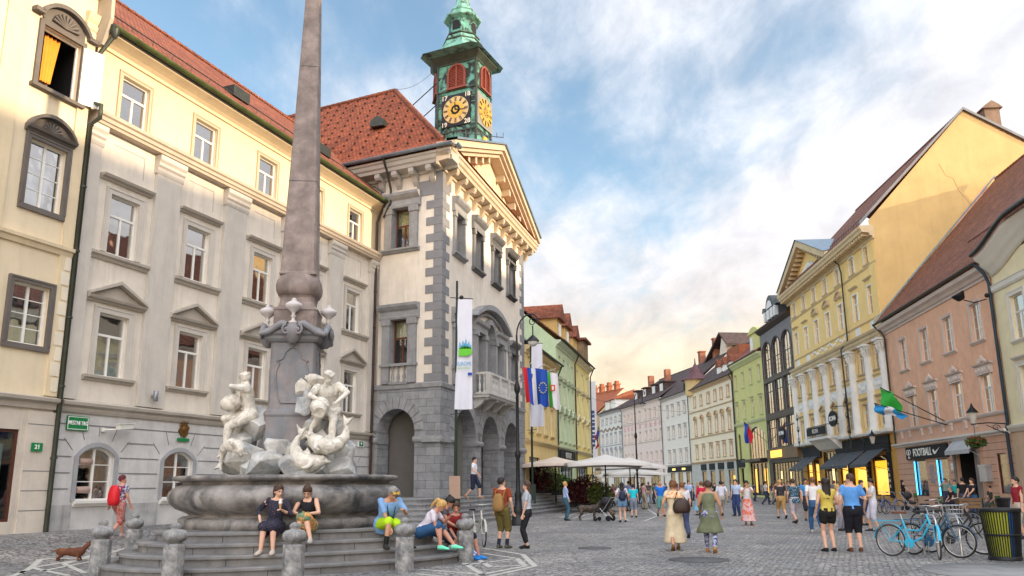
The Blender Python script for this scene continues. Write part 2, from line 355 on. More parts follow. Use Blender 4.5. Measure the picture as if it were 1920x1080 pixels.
def window(root, u, zb, w, h, key='std', fm=None, transom=.66, mull=1, bars=0, curt=None, sur=None, sill=None, hood=None, arch=0, y=0., label=None, dep=.1):
    """a window = frame mesh with children pane, curtain, surround, sill, hood; repeats share meshes"""
    k = (key, w, h, transom, mull, bars, curt, str(sur), str(sill), str(hood), arch, dep)
    if k in WC:
        o = copy_tree(WC[k], root); o.location = (u, y, zb)
        if label: o['label'] = label
        return o
    fm = fm or white_paint; f = .055; b = MB(); hs = h - arch
    d0, d1 = dep, dep + .06
    b.box(-w / 2, -w / 2 + f, d0, d1, 0, hs); b.box(w / 2 - f, w / 2, d0, d1, 0, hs); b.box(-w / 2 + f, w / 2 - f, d0, d1, 0, f)
    if arch:
        P = arcpts(-w / 2, w / 2, hs, arch); Q = arcpts(-w / 2 + f, w / 2 - f, hs, arch - f)
        for i in range(len(P) - 1): b.prism([P[i], P[i + 1], Q[i + 1], Q[i]], d0, d1)
    else: b.box(-w / 2 + f, w / 2 - f, d0, d1, h - f, h)
    if transom: b.box(-w / 2 + f, w / 2 - f, d0 - .01, d1 - .01, h * transom - .035, h * transom + .035)
    top = h * transom if transom else h - .03
    for i in range(mull):
        x = -w / 2 + w * (i + 1) / (mull + 1); b.box(x - .03, x + .03, d0 - .005, d1 - .005, f, (h - .05 if (transom == 0 or mull > 1) else top - .03))
    for i in range(bars):
        z = f + (top - f) * (i + 1) / (bars + 1)
        b.box(-w / 2 + f, w / 2 - f, d0 + .01, d1 - .012, z - .012, z + .012)
    o = b.build('window', fm, root, (u, y, zb))
    if label: o['label'] = label
    g = MB()
    if arch: g.prism(arcpts(-w / 2 + .03, w / 2 - .03, hs, arch - .03) + [(w / 2 - .03, .02), (-w / 2 + .03, .02)], d0 + .028, d0 + .034)
    else: g.box(-w / 2 + .03, w / 2 - .03, d0 + .028, d0 + .034, .02, h - .02)
    g.build('pane', shop_glass if key[:2] in ('th', 'se') else glass_m, o)
    if curt:
        c = MB(); yy = d0 + .14; cm = curtain_m
        def drape(x0, x1, z0, z1):
            n = max(6, int((x1 - x0) / .035)); vs = []
            for i in range(n + 1):
                x = x0 + (x1 - x0) * i / n; vs += [(x, yy + .018 * sin(i * 1.7), z0), (x, yy + .018 * sin(i * 1.7 + .4), z1)]
            c.add(vs, [(2 * i, 2 * i + 2, 2 * i + 3, 2 * i + 1) for i in range(n)], 0, True)
        if curt == 'both': drape(-w / 2 + .03, -w * .18, .03, h - .03); drape(w * .18, w / 2 - .03, .03, h - .03)
        elif curt == 'full': drape(-w / 2 + .03, w / 2 - .03, .03, h - .03)
        elif curt == 'low': drape(-w / 2 + .03, w / 2 - .03, .03, h * .64)
        elif curt == 'left': drape(-w / 2 + .03, -w * .1, .03, h - .03)
        elif curt == 'blind': c.box(-w / 2 + .03, w / 2 - .03, yy, yy + .02, h * .46, h - .03); cm = blind_m
        elif curt == 'teal': c.box(-w / 2 + .03, w / 2 - .03, yy - .09, yy - .085, .03, h - .05 if not arch else hs + arch * .3); cm = mat('teal_film', (.50, .80, .76), .6)
        elif curt == 'yellow': c.box(-w / 2 + .03, w / 2 - .03, yy, yy + .02, h * .58, h - .03); cm = mat('roller_yellow', (.55, .50, .25), .8)
        elif curt == 'warm': drape(-w / 2 + .03, w / 2 - .03, .03, h - .03); cm = mat('curtain_warm', (.66, .58, .42), .9)
        c.build('curtain', cm, o)
    if sur:
        t, dd, m = sur[:3]; s_ = MB(); foot = len(sur) > 3 and sur[3]
        if arch:
            P = arcpts(-w / 2, w / 2, hs, arch, 14); Q = arcpts(-w / 2 - t, w / 2 + t, hs, arch + t, 14)
            for i in range(len(P) - 1): s_.prism([P[i], P[i + 1], Q[i + 1], Q[i]], -dd, .0)
            s_.box(-w / 2 - t, -w / 2, -dd, 0, -(t if foot else 0), hs); s_.box(w / 2, w / 2 + t, -dd, 0, -(t if foot else 0), hs)
            if foot: s_.box(-w / 2, w / 2, -dd, 0, -t, 0)
        else:
            flatring(s_, w, h, t, -dd, 0, 0, 0, foot); 
            if t > .12: flatring(s_, w + 2 * (t - .05), h + (t - .05), .05, -dd - .02, -dd, 0, 0, False)
        s_.build('window_surround', m, o)
    if sill:
        wd_, m = sill[:2]; s_ = MB(); t0 = -(sur[0] if sur and len(sur) > 3 and sur[3] else 0)
        s_.profile([(0, -.16), (.05, -.15), (.08, -.08), (.14, -.07), (.15, 0), (0, .0)], -w / 2 - wd_, w / 2 + wd_, z=t0); s_.build('sill', m, o)
    if hood:
        kind, ov, zo, m = hood; s_ = MB(); x0, x1 = -w / 2 - ov, w / 2 + ov; z = h + zo
        s_.profile([(0, 0), (.06, 0), (.09, .06), (.18, .08), (.22, .15), (0, .16)], x0, x1, z=z)
        if kind == 'tri':
            A = (x1 - x0) * .24
            s_.prism([(x0, z + .16), (x1, z + .16), (0, z + .16 + A * .8)], -.05, 0)
            for sg in (-1, 1):
                xe = x0 if sg < 0 else x1
                s_.prism([(xe, z + .16), (xe, z + .23), (0, z + .23 + A), (0, z + .13 + A)], -.22, .0)
        if kind == 'seg' or kind == 'shell':
            P = arcpts(x0 + .06, x1 - .06, z + .16, (x1 - x0) * .27, 12); Q = arcpts(x0, x1, z + .16, (x1 - x0) * .27 + .1, 12)
            for i in range(12): s_.prism([P[i], P[i + 1], Q[i + 1], Q[i]], -.2, 0)
            s_.prism(P, -.05, 0)
            if kind == 'shell':
                for a in range(7):
                    an = pi * (a + .5) / 7; s_.tube([(0, -.07, z + .2), (cos(an) * w * .26, -.1, z + .2 + sin(an) * w * .22)], [.02, .05], 6)
        if kind == 'orn':
            for dx, hh, r in ((-.38, .2, .09), (-.2, .34, .1), (0, .5, .13), (.2, .34, .1), (.38, .2, .09)):
                s_.ball((dx * w, -.1, z + .1 + hh * .6), r, 8, 6, 0, (1, .6, 1.5))
            s_.box(x0 + .15, x1 - .15, -.1, 0, z - .42, z); 
            for i in range(5): s_.ball((x0 + .3 + (x1 - x0 - .6) * i / 4, -.12, z - .2), .1, 8, 6, 0, (1, .5, 1.4))
        if kind == 'eye':
            s_.lathe([(w * .42, -.1), (w * .52, -.1), (w * .52, .12), (w * .42, .12)], 16)
        s_.build({'flat': 'hood', 'tri': 'pediment', 'seg': 'pediment', 'shell': 'pediment', 'orn': 'hood'}.get(kind, 'hood'), m, o)
    WC[k] = o
    return o
def gable_roof(root, L, ze, dep, zr, m, over=.55, x0=0., name='roof', back=True, thick=.12, drop=0.):
    """pitched roof, ridge along the facade; dep = depth of the ridge behind the facade"""
    b = MB(); ov = over; s_ = (zr - ze) / dep; y0 = -ov; zf = ze - drop
    pts = [(y0, zf), (dep, zr)] + ([(2 * dep + .4, ze - .3)] if back else [])
    n = len(pts)
    for i in range(n - 1):
        a, c = pts[i], pts[i + 1]; b.prism([(a[0], a[1]), (c[0], c[1]), (c[0], c[1] + thick), (a[0], a[1] + thick)], x0, L, 0, 'yz')
    o = b.build(name, m, root); r = MB()
    k = int((L - x0) / .4)
    for i in range(k): r.tube([(x0 + (L - x0) * i / k, dep, zr + thick), (x0 + (L - x0) * (i + .93) / k, dep, zr + thick + .02)], [.11, .12], 6)
    r.build('ridge_tiles', m, o); return o
def gutter(root, x0, x1, z, y, r=.09, m=None, name='gutter'):
    b = MB(); P = [(cos(pi + pi * k / 8) * r, sin(pi + pi * k / 8) * r) for k in range(9)]; Q = [(p[0] * .8, p[1] * .8) for p in P[::-1]]
    b.prism([(y + p[0], z + p[1]) for p in P + Q], x0, x1, 0, 'yz'); return b.build(name, m or gutter_m, root)
def shell(root, L, z0, z1, dep, m, x0=0., y=0., name='side_wall', gab=None):
    """side and back walls of a house (front is the facade wall)"""
    b = MB(); D = dep
    b.quad((x0, y, z0), (x0, D, z0), (x0, D, z1), (x0, y, z1)); b.quad((L, y, z0), (L, y, z1), (L, D, z1), (L, D, z0)); b.quad((x0, D, z0), (L, D, z0), (L, D, z1), (x0, D, z1))
    if gab:
        for x in (x0, L): b.add([(x, y, z1), (x, D, z1), (x, D / 2, gab)], [(0, 1, 2)])
    return b.build(name, m, root, fix=False)
def pipe(root, pts, r=.055, m=None, name='downpipe', clips=True):
    b = MB(); b.tube(pts, r, 8)
    if clips:
        a, c = Vector(pts[-2]), Vector(pts[-1]); n = int((c - a).length / 1.7)
        for i in range(1, n): p = a + (c - a) * i / n; b.lathe([(r * 1.35, -.03), (r * 1.35, .03)], 8, p)
    return b.build(name, m or gutter_m, root)
def band(root, x0, x1, z, prof, m, name='cornice', y=0.):
    return MB().profile(prof, x0, x1, 0, y, z).build(name, m, root)
# ================================================================ grey town house (left)
def grey_house():
    t, L = frame_at(L0, TL, 'town_house', 'pale grey town house with cream top storey, pilasters and red tiled roof, behind the fountain', 'building')
    cols = [1.5, 4.6, 7.97, 11.1, 14.27]
    w1 = [(c - .53, c + .53, 4.72, 6.57) for c in cols]; w2 = [(c - .53, c + .53, 8.38, 10.2) for c in cols]; w3 = [(c - .53, c + .53, 12.58, 14.08) for c in cols]
    gf = [(.78, 2.0, 1.22, 2.71, .28), (3.88, 5.14, 1.22, 2.69, .28), (10.5, 11.7, 1.22, 2.69, .28), (13.7, 14.9, 1.22, 2.69, .28)]
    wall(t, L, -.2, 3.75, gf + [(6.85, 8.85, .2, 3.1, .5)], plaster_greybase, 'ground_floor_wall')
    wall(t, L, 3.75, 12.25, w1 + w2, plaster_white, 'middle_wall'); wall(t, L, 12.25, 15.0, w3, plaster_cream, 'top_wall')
    # plinth, rustication joints
    for x0, x1 in ((0, .7), (2.15, 3.75), (5.3, 6.6), (9.1, L)): MB().box(x0, x1, -.03, 0, .1, 1.12).build('plinth', mat('plinth_stone', (.40, .39, .38), .85, var=.3, vscale=2, dirt=.6, bump=.3), t)
    b = MB()
    for z in (1.55, 1.98, 2.42, 2.86, 3.3):
        segs = [(0, .55), (2.2, 3.65), (5.35, 6.55), (9.15, 10.3), (11.95, 13.5), (15.1, L)] if z < 2.8 else [(0, L)] if z > 3.2 else [(0, .35), (2.4, 3.4), (5.6, 6.4), (9.3, L)]
        for a, c in segs: b.box(a, c, -.012, -.002, z - .015, z + .015)
    for c in (1.39, 4.51, 11.1, 14.3):
        for an in (-55, -28, 0, 28, 55):
            a = radians(an); x0, z0 = c + sin(a) * 1.0, 2.05 + cos(a) * .95; x1, z1 = c + sin(a) * 1.35, 2.05 + cos(a) * 1.5
            b.tube([(x0, -.004, z0), (x1, -.004, min(z1, 3.3))], .012, 4)
    b.build('masonry_joints', mat('joint_dark', (.19, .19, .2), .9), t)
    # pilasters between bays with capitals
    for a, c in ((-.02, .42), (2.55, 3.6), (5.72, 6.85), (9.0, 10.1), (12.25, 13.3), (15.55, L)):
        b = MB(); b.box(a, c, -.11, 0, 3.98, 11.45); b.profile([(0, 0), (.12, 0), (.15, .1), (.15, .2), (.2, .26), (.2, .36), (.26, .45), (.26, .6), (0, .6)], a - .05, c + .05, 0, 0, 11.45); b.build('pilaster', plaster_grey, t)
        b = MB()
    # raised cream panels in the bays
    for i, c in enumerate(cols):
        b = MB(); z0, z1 = 11.02, 11.75
        b.box(c - .6, c + .6, -.012, 0, z1, z1 + .018); b.box(c + .58, c + .6, -.012, 0, z0, z1); b.build('wall_panel', trim_grey, t)
        c1 = 'blind' if i < 2 else 'both'
        window(t, c, 4.72, 1.06, 1.85, 'g1', curt=c1, sur=(.19, .05, plaster_grey), sill=(.36, trim_grey), hood=('tri', .52, .28, trim_grey))
        window(t, c, 8.38, 1.06, 1.82, 'g2', curt=('both', 'warm', 'both', 'low', 'both')[i], sur=(.19, .05, plaster_grey), hood=('flat', .44, .36, trim_grey))
        window(t, c, 12.58, 1.06, 1.5, 'g3', curt=('both', 'low', 'both', 'both', 'left')[i], sur=(.14, .04, mat('trim_warm', (.52, .40, .28), .8, var=.08)), transom=.62)
    for o in gf: window(t, (o[0] + o[1]) / 2, 1.22, o[1] - o[0], o[3] - o[2], 'gg', transom=.0, mull=1, bars=2, curt='teal' if o[0] < 6 else 'both', arch=.28, sur=(.13, .04, mat('arch_trim', (.33, .33, .34), .8, var=.15)), sill=(.05, white_paint))
    # entrance
    b = MB(); b.box(6.85, 8.85, .16, .2, .2, 3.1); b.box(6.9, 7.8, .1, .16, .3, 2.6); b.box(7.9, 8.8, .1, .16, .3, 2.6); b.build('entrance_door', mat('door_dark', (.035, .03, .028), .5), t)
    P = arcpts(6.85, 8.85, 2.6, .5); Q = arcpts(6.6, 9.1, 2.6, .75); b = MB()
    for i in range(12): b.prism([P[i], P[i + 1], Q[i + 1], Q[i]], -.08, 0)
    b.box(6.6, 6.85, -.08, 0, .1, 2.6); b.box(8.85, 9.1, -.08, 0, .1, 2.6); b.build('door_surround', stone_grey, t)
    # strings, cornices
    band(t, 0, L, 3.62, [(0, 0), (.06, 0), (.1, .08), (.1, .14), (.2, .2), (.22, .28), (0, .36)], trim_grey, 'string_course')
    for a, c in ((.42, 2.55), (3.6, 5.72), (6.85, 9.0), (10.1, 12.25), (13.3, 15.55)):
        band(t, a, c, 8.12, [(0, 0), (.05, 0), (.09, .08), (.16, .12), (.17, .2), (0, .24)], trim_grey, 'string_course')
    band(t, 0, L, 12.08, [(0, 0), (.27, 0), (.29, .08), (.34, .1), (.36, .2), (.42, .24), (.44, .34), (0, .42)], mat('trim_sand', (.50, .41, .32), .8, var=.08, dirt=.3), 'cornice')
    band(t, 0, L, 14.55, [(0, 0), (.06, 0), (.08, .1), (.2, .18), (.34, .24), (.5, .3), (.52, .45), (0, .46)], plaster_cream, 'eaves_cornice')
    g = gutter(t, -.1, L, 15.02, -.66, .11, mat('gutter_mossy', (.055, .075, .02), .7, var=.4, vscale=3))
    MB().box(-.1, L, -.56, -.5, 14.9, 15.05).build('gutter_board', mat('gutter_board', (.10, .10, .10), .6), g)
    gable_roof(t, 17.8, 15.45, 5, 20.0, tile_red, over=.6, x0=-.15, drop=.42)
    # snow rail, little chimney hatch
    b = MB(); b.tube([(0, -.35, 15.55), (L, -.35, 15.55)], .02, 6)
    for i in range(20): b.tube([(i * L / 19.2, -.3, 15.3), (i * L / 19.2, -.36, 15.58)], .015, 4)
    b.build('snow_guard', gutter_m, t)
    for x in (6.1, 11.6): MB().box(x, x + .9, .25, .95, 16.0, 16.42).build('roof_window', gutter_m, t)
    shell(t, L, -.2, 15, 10, plaster_white)
    pipe(t, [(.0, -.62, 15.0), (.0, -.62, 14.75), (-.14, -.2, 14.1), (-.14, -.2, 13.5), (-.14, -.2, 12.6), (-.14, -.55, 12.45), (-.14, -.55, 12.05), (-.14, -.2, 11.9), (-.14, -.2, .45)], .065, mat('pipe_green', (.05, .055, .04), .5, met=.3, var=.3))
    b = MB(); b.lathe([(.06, -.2), (.14, 0), (.14, .2)], 8, (.0, -.62, 14.85)); b.build('rainwater_head', gutter_m, t)
    pipe(t, [(15.95, -.62, 15.0), (15.95, -.3, 14.4), (15.95, -.16, 14.0), (15.95, -.16, .2)], .06, mat('pipe_brown', (.05, .03, .025), .5, met=.3, var=.3))
    return t
gh_t = grey_house()
# ================================================================ cream house at the left edge
def cream_house():
    A = (L0[0] - LD[0] * 7.5 + LN[0] * .1, L0[1] - LD[1] * 7.5 + LN[1] * .1); B = (L0[0] + LN[0] * .1 - LD[0] * .22, L0[1] + LN[1] * .1 - LD[1] * .22)
    t, L = frame_at(A, B, 'town_house', 'cream baroque town house at the left edge with an open top window', 'building')
    o = lambda u: L + u + .22
    cr = plaster_cream; st = mat('stone_dark_frame', (.14, .12, .105), .8, var=.2, bump=.3)
    W3 = (o(-1.85), o(-.62), 12.35, 14.15); W2 = (o(-1.82), o(-.72), 8.95, 10.8); W1 = (o(-1.8), o(-.74), 5.25, 6.85)
    lo = [(o(-5.1), o(-4.0), *z) for z in ((12.35, 14.15), (8.95, 10.8), (5.25, 6.85))]
    wall(t, L, -.2, 3.75, [(o(-3.4), o(-1.12), .75, 3.05)], mat('plaster_sandstone', (.60, .53, .45), .85, var=.12, dirt=.4), 'ground_floor_wall', bdep=1.0)
    wall(t, L, 3.75, 16.6, [W3, W2, W1] + lo, mat('plaster_cream_pale', (.72, .60, .42), .85, var=.06, dirt=.2), 'upper_wall', bdep=1.4)
    for i, (a, c, z0, z1) in enumerate(([W2, W1] + lo)):
        window(t, (a + c) / 2, z0, c - a, z1 - z0, 'c%d' % (i == 1), transom=0, mull=1, bars=3, curt='full' if i != 1 else 'both', sur=(.14, .07, st, True), hood=('shell', .2, .16, st) if abs(z0 - 5.25) > .1 else None)
    # open casement window with orange curtain
    a, c, z0, z1 = W3; w, h = c - a, z1 - z0; b = MB(); flatring(b, w - .1, h - .1, .05, .12, .18, 0, .05); r = b.build('window', white_paint, t, ((a + c) / 2, 0, z0), fix=True); r['label'] = 'open casement window with orange curtain'
    for sg, an in ((1, 78), (-1, 100)):
        b = MB(); ww = w / 2 - .02; b.M = Matrix.Translation((sg * (w / 2 + .02), -.04, 0)) @ Matrix.Rotation(radians(-an if sg > 0 else an), 4, 'Z') if sg < 0 else Matrix.Translation((w / 2 + .02, -.04, 0)) @ Matrix.Rotation(radians(-22), 4, 'Z')
        x0, x1 = (0, ww)
        b.box(x0, x1, -.02, .02, .03, .09); b.box(x0, x1, -.02, .02, h - .09, h - .03); b.box(x0, x0 + .06, -.02, .02, .09, h - .09); b.box(x1 - .06, x1, -.02, .02, .09, h - .09)
        for k in (1, 2): b.box(x0 + .06, x1 - .06, -.012, .012, h * k / 3 - .015, h * k / 3 + .015)
        s_ = b.build('sash', white_paint, r); g = MB(); g.M = b.M; g.box(x0 + .05, x1 - .05, -.003, .003, .08, h - .08); g.build('pane', curtain_m if sg > 0 else glass_m, r)
    b = MB(); n = 16; vs = []
    for i in range(n + 1):
        for j in range(5):
            x = -w / 2 + .3 + .5 * i / n * (1 - .35 * (j / 4.)); vs.append((x, .30 + .03 * sin(i * 1.6), h - .05 - (h - .4) * j / 4))
    b.add(vs, [(i * 5 + j, i * 5 + j + 1, (i + 1) * 5 + j + 1, (i + 1) * 5 + j) for i in range(n) for j in range(4)], 0, True); b.build('curtain', mat('curtain_orange', (.75, .30, .03), .8), r, fix=False)
    b = MB(); flatring(b, w, h, .13, -.07, 0, 0, 0, False); b.box(-w / 2 - .2, w / 2 + .2, -.16, 0, -.1, 0); b.build('window_surround', st, r)
    b = MB(); P = arcpts(-w / 2 - .1, w / 2 + .1, h + .3, .42, 12); Q = arcpts(-w / 2 - .2, w / 2 + .2, h + .3, .54, 12)
    for i in range(12): b.prism([P[i], P[i + 1], Q[i + 1], Q[i]], -.2, 0)
    for sg in (-1, 1): b.box(sg * (w / 2 + .1), sg * (w / 2 + .38), -.2, 0, h + .22, h + .34)
    b.prism(P + [(w / 2, h + .1), (-w / 2, h + .1)], -.05, 0)
    for k in range(9):
        an = pi * (k + .5) / 9; b.tube([(0, -.08, h + .2), (cos(an) * .42, -.1, h + .2 + sin(an) * .38)], [.02, .05], 6)
    b.build('pediment', st, r)
    # shop window, pilasters, bands
    b = MB(); flatring(b, 2.14, 2.16, .07, .05, .15, 0, .82); b.box(.35, .41, .06, .14, .82, 2.98)
    s_ = b.build('shop_window', mat('frame_mahogany', (.09, .03, .02), .4), t, (o(-2.26), 0, 0)); MB().box(-1.07, 1.07, .09, .1, .82, 2.98).build('pane', shop_glass, s_)
    MB().box(-1.0, 1.0, .35, .4, .9, 2.7).build('display_board', mat('display_teal', (.25, .36, .33), .6), s_)
    band(t, 0, L, 3.62, [(0, 0), (.08, 0), (.1, .14), (.22, .2), (.24, .28), (0, .34)], trim_grey, 'string_course')
    band(t, 0, L, 7.85, [(0, 0), (.06, 0), (.1, .12), (.16, .15), (.17, .24), (0, .3)], cr, 'string_course')
    for a, c in ((o(-.58), L), (o(-2.9), o(-2.35))):
        b = MB(); b.box(a, c, -.06, 0, 3.98, 15.3)
        b.profile([(0, 0), (.08, 0), (.12, .12), (.08, .2), (.14, .3), (.2, .5), (0, .55)], a - .02, c + .02, 0, 0, 14.8); b.build('pilaster', cr, t)
    b = MB()
    for k in range(9):
        z = 4.1 + k * .42
        b.box(o(-.5 if k % 2 else -.42), L - .02, -.075, -.06, z, z + .36)
    b.build('quoin_blocks', mat('quoin_cream', (.74, .66, .52), .85, var=.1), t)
    b = MB(); b.box(o(-.95), o(-.1), -.05, 0, .1, 3.55); b.build('corner_pier', mat('plaster_sandstone', (.6, .5, .4)), t)
    b = MB()
    for z in (1.0, 1.5, 2.0, 3.2): b.box(o(-.95), o(-.1), -.056, -.051, z, z + .02)
    b.build('masonry_joints', mat('joint_dark', (.2, .2, .2)), t)
    band(t, 0, L, 15.9, [(0, 0), (.1, 0), (.14, .2), (.35, .3), (.5, .4), (.55, .6), (0, .7)], cr, 'eaves_cornice')
    b = MB(); b.box(0, L, -.7, 9, 16.6, 16.8); b.build('roof', tile_red, t); shell(t, L, -.2, 16.6, 9, plaster_cream)
    b = MB(); P = [(-.3, 14.4), (.0, 14.4), (.0, 16.5), (-.5, 16.5), (-.55, 15.2)]
    b.prism(P, L, L + .12, 0, 'yz'); b.build('eaves_return', mat('return_grey', (.42, .36, .28), .8), t)
    return t
ch_t = cream_house()
# ================================================================ town hall
def reframe(root, old, M2):
    a = atan2(M2[1][0], M2[0][0])
    for c in root.children:
        if c not in old: c.location = M2 @ c.location; c.rotation_euler.z += a
quoin_m = mat('quoin_grey', (.21, .21, .22), .8, var=.12, bump=.2)
corn_m = mat('cornice_sand', (.58, .46, .32), .8, var=.08, dirt=.2)
def baluster(b, x, y, z, h=.72, r=.075):
    b.lathe([(r * .9, 0), (r * .9, h * .08), (r * .5, h * .12), (r * 1.05, h * .3), (r * .9, h * .42), (r * .45, h * .62), (r * .75, h * .82), (r * .5, h * .88), (r * .9, h * .93), (r * .9, h)], 8, (x, y, z))
def th_window(root, u, zb, w, h, hoodz=.9, arch=0, bal=False, pw=.42, curt='yellow'):
    o = window(root, u, zb, w, h, 'th' + str(curt), fm=wood_red, transom=.60, mull=1, curt=curt, arch=arch, dep=.28)
    b = MB(); zf = zb - (.9 if bal else 0); hs = h - arch
    for sg in (-1, 1):
        x0, x1 = sg * w / 2, sg * (w / 2 + pw)
        b.box(x0, x1, -.14, 0, -(.9 if bal else 0), hs - .28); b.box(min(x0, x1) - .05, max(x0, x1) + .05, -.19, 0, hs - .28, hs - .02)
        b.box(x0, x0 - sg * .002 + sg * .06, -.16, -.14, -(.9 if bal else 0) + .05, hs - .3)
    b.profile([(0, 0), (.17, 0), (.2, .1), (.15, .16), (.15, .38), (.26, .46), (.36, .58), (.38, .70), (0, .74)], -w / 2 - pw - .14, w / 2 + pw + .14, z=h - .02)
    b.build('window_surround', stone_grey, o)
    s_ = MB()
    if bal:
        s_.box(-w / 2 - pw - .06, w / 2 + pw + .06, -.22, 0, -.12, 0); s_.box(-w / 2, w / 2, -.12, -.02, -.95, -.84)
        for i in range(3): baluster(s_, (i - 1) * w * .31, -.08, -.84)
    else: s_.profile([(0, -.2), (.1, -.18), (.16, -.1), (.24, -.08), (.25, 0), (0, 0)], -w / 2 - pw - .1, w / 2 + pw + .1)
    s_.build('balustrade' if bal else 'sill', stone_grey, o); return o
def town_hall():
    t, L = frame_at(TC, TE, 'town_hall', 'white town hall with grey quoins, arcade, pediment and steep red tiled hip roof', 'building')
    d = (cos(t.rotation_euler.z), sin(t.rotation_euler.z)); dl = hdir(-2300); ca = dl[0] * d[0] + dl[1] * d[1]; sa = -dl[0] * d[1] + dl[1] * d[0]
    ob = lambda f, s, z: (f + ca * s, sa * s, z)
    # ---- street facade
    A = [(1.75, 4.85), (5.75, 8.7), (9.75, 12.6)]; sp = 3.65; ops = [(a, c, 1.05, sp + (c - a) / 2, (c - a) / 2) for a, c in A]
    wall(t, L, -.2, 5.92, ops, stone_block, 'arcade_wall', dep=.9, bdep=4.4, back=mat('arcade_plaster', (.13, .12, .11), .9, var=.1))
    W3 = [2.15, 5.02, 8.2, 11.15]; up = [(c - .6, c + .6, 12.55, 14.6) for c in W3] + [(1.65, 2.85, 7.05, 9.1), (10.85, 12.05, 7.05, 9.1), (4.7, 5.9, 6.1, 9.2), (8.0, 9.2, 6.1, 9.2), (6.25, 7.65, 6.1, 10.0, .7)]
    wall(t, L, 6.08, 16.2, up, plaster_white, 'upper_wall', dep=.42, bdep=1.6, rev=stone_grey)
    for c in W3: th_window(t, c, 12.55, 1.2, 2.05, curt=None, pw=.17)
    for c in (2.25, 11.45): th_window(t, c, 7.05, 1.2, 2.05, bal=True, curt=None, pw=.2)
    for c, w, h, ar in ((5.3, 1.2, 3.1, 0), (8.6, 1.2, 3.1, 0), (6.95, 1.4, 3.9, .7)):
        window(t, c, 6.1, w, h, 'serl', fm=wood_red, transom=.72, mull=1, curt=None, arch=ar, dep=.3)
    b = MB()
    for x0, x1 in ((4.25, 4.7), (5.9, 6.25), (7.65, 8.0), (9.2, 9.65)):
        b.box(x0, x1, -.2, 0, 6.1, 9.0); b.box(x0 - .05, x1 + .05, -.26, 0, 9.0, 9.25)
    b.build('window_pilasters', stone_grey, t)
    b = MB()
    for x0, x1 in ((4.15, 6.2), (7.7, 9.75)): b.profile([(0, 0), (.22, 0), (.22, .3), (.34, .4), (.38, .55), (0, .6)], x0, x1, z=9.25)
    P = arcpts(6.25, 7.65, 9.3, .7, 12); Q = arcpts(5.98, 7.92, 9.3, .98, 12)
    for i in range(12): b.prism([P[i], P[i + 1], Q[i + 1], Q[i]], -.2, 0)
    P = arcpts(4.0, 9.9, 9.9, .78, 16); Q = arcpts(3.7, 10.2, 9.9, 1.06, 16)
    for i in range(16): b.prism([P[i], P[i + 1], Q[i + 1], Q[i]], -.45, 0)
    P = arcpts(4.7, 9.2, 9.9, .5, 16); Q = arcpts(4.5, 9.4, 9.9, .62, 16)
    for i in range(16): b.prism([P[i], P[i + 1], Q[i + 1], Q[i]], -.16, 0)
    b.build('arched_pediment', stone_grey, t)
    # balcony
    bal_m = mat('balcony_stone', (.50, .48, .45), .75, var=.12, dirt=.4, bump=.2); b = MB()
    b.box(4.3, 9.6, -.95, 0, 5.98, 6.1); b.profile([(0, -.14), (.85, -.12), (.9, 0), (0, 0)], 4.33, 9.57, z=5.97); bl = b.build('balcony', bal_m, t)
    b = MB(); b.box(4.33, 9.57, -.92, -.72, 6.98, 7.1)
    for x0 in (4.33, 9.39): b.box(x0, x0 + .18, -.72, 0, 6.98, 7.1)
    b.build('railing', bal_m, bl)
    for x0 in (4.33, 5.98, 7.6, 9.29): MB().box(x0, x0 + .28, -.94, -.7, 6.1, 6.98).build('pier', bal_m, bl)
    xs = [4.75 + .26 * i for i in range(5)] + [6.38 + .26 * i for i in range(5)] + [8.0 + .26 * i for i in range(5)]
    for x in xs: b = MB(); baluster(b, x, -.82, 6.1, .88, .08); b.build('baluster', bal_m, bl)
    for y in (-.6, -.36, -.12): b = MB(); baluster(b, 4.42, y, 6.1, .88, .08); b.build('baluster', bal_m, bl)
    for x in (4.6, 6.1, 7.6, 9.1):
        b = MB(); pr = [(0, 5.95)] + [(-.85 + .1 * k, 5.95 - .02 - .62 * sin(pi / 2 * k / 8.5) ** 1.5) for k in range(9)] + [(0, 5.2)]
        b.prism(pr, x - .13, x + .13, 0, 'yz'); b.tube([(x - .16, -.7, 5.82), (x + .16, -.7, 5.82)], .1, 8); b.build('bracket', bal_m, bl)
    # voussoirs around arches, imposts
    def arch_ring(bb, a, c, zz, w=.62, n=13, y=0.):
        for k in range(n):
            a0, a1 = pi * k / n + .012, pi * (k + 1) / n - .012; m_, R = (a + c) / 2, (c - a) / 2; Ro = R + (w * 1.15 if k == n // 2 else w)
            q = [(m_ - cos(x) * r, zz + sin(x) * r) for x, r in ((a0, R), ((a0 + a1) / 2, R), (a1, R), (a1, Ro), ((a0 + a1) / 2, Ro), (a0, Ro))]
            bb.prism(q, y - .045, y)
    for a, c in A: b = MB(); arch_ring(b, a, c, sp); b.build('arch_stones', stone_grey, t)
    for a, c in ((-.1, 1.8), (4.8, 5.8), (8.65, 9.8), (12.55, L + .05)):
        b = MB(); b.profile([(-.85, 0), (.03, 0), (.1, .05), (.13, .14), (.1, .23), (.03, .28), (-.85, .28)], a, c, z=3.45); b.build('impost', stone_grey, t)
    band(t, -.08, L + .05, 5.9, [(0, 0), (.06, 0), (.08, .18), (.04, .22), (0, .24)], stone_grey, 'string_course')
    # doors inside the arcade
    b = MB()
    for c in (3.3, 11.1): b.box(c - .8, c + .8, 4.25, 4.33, 1.05, 3.5)
    b.build('arcade_doors', mat('door_dark', (.035, .03, .028), .5), t)
    # quoins on both sides
    b = MB()
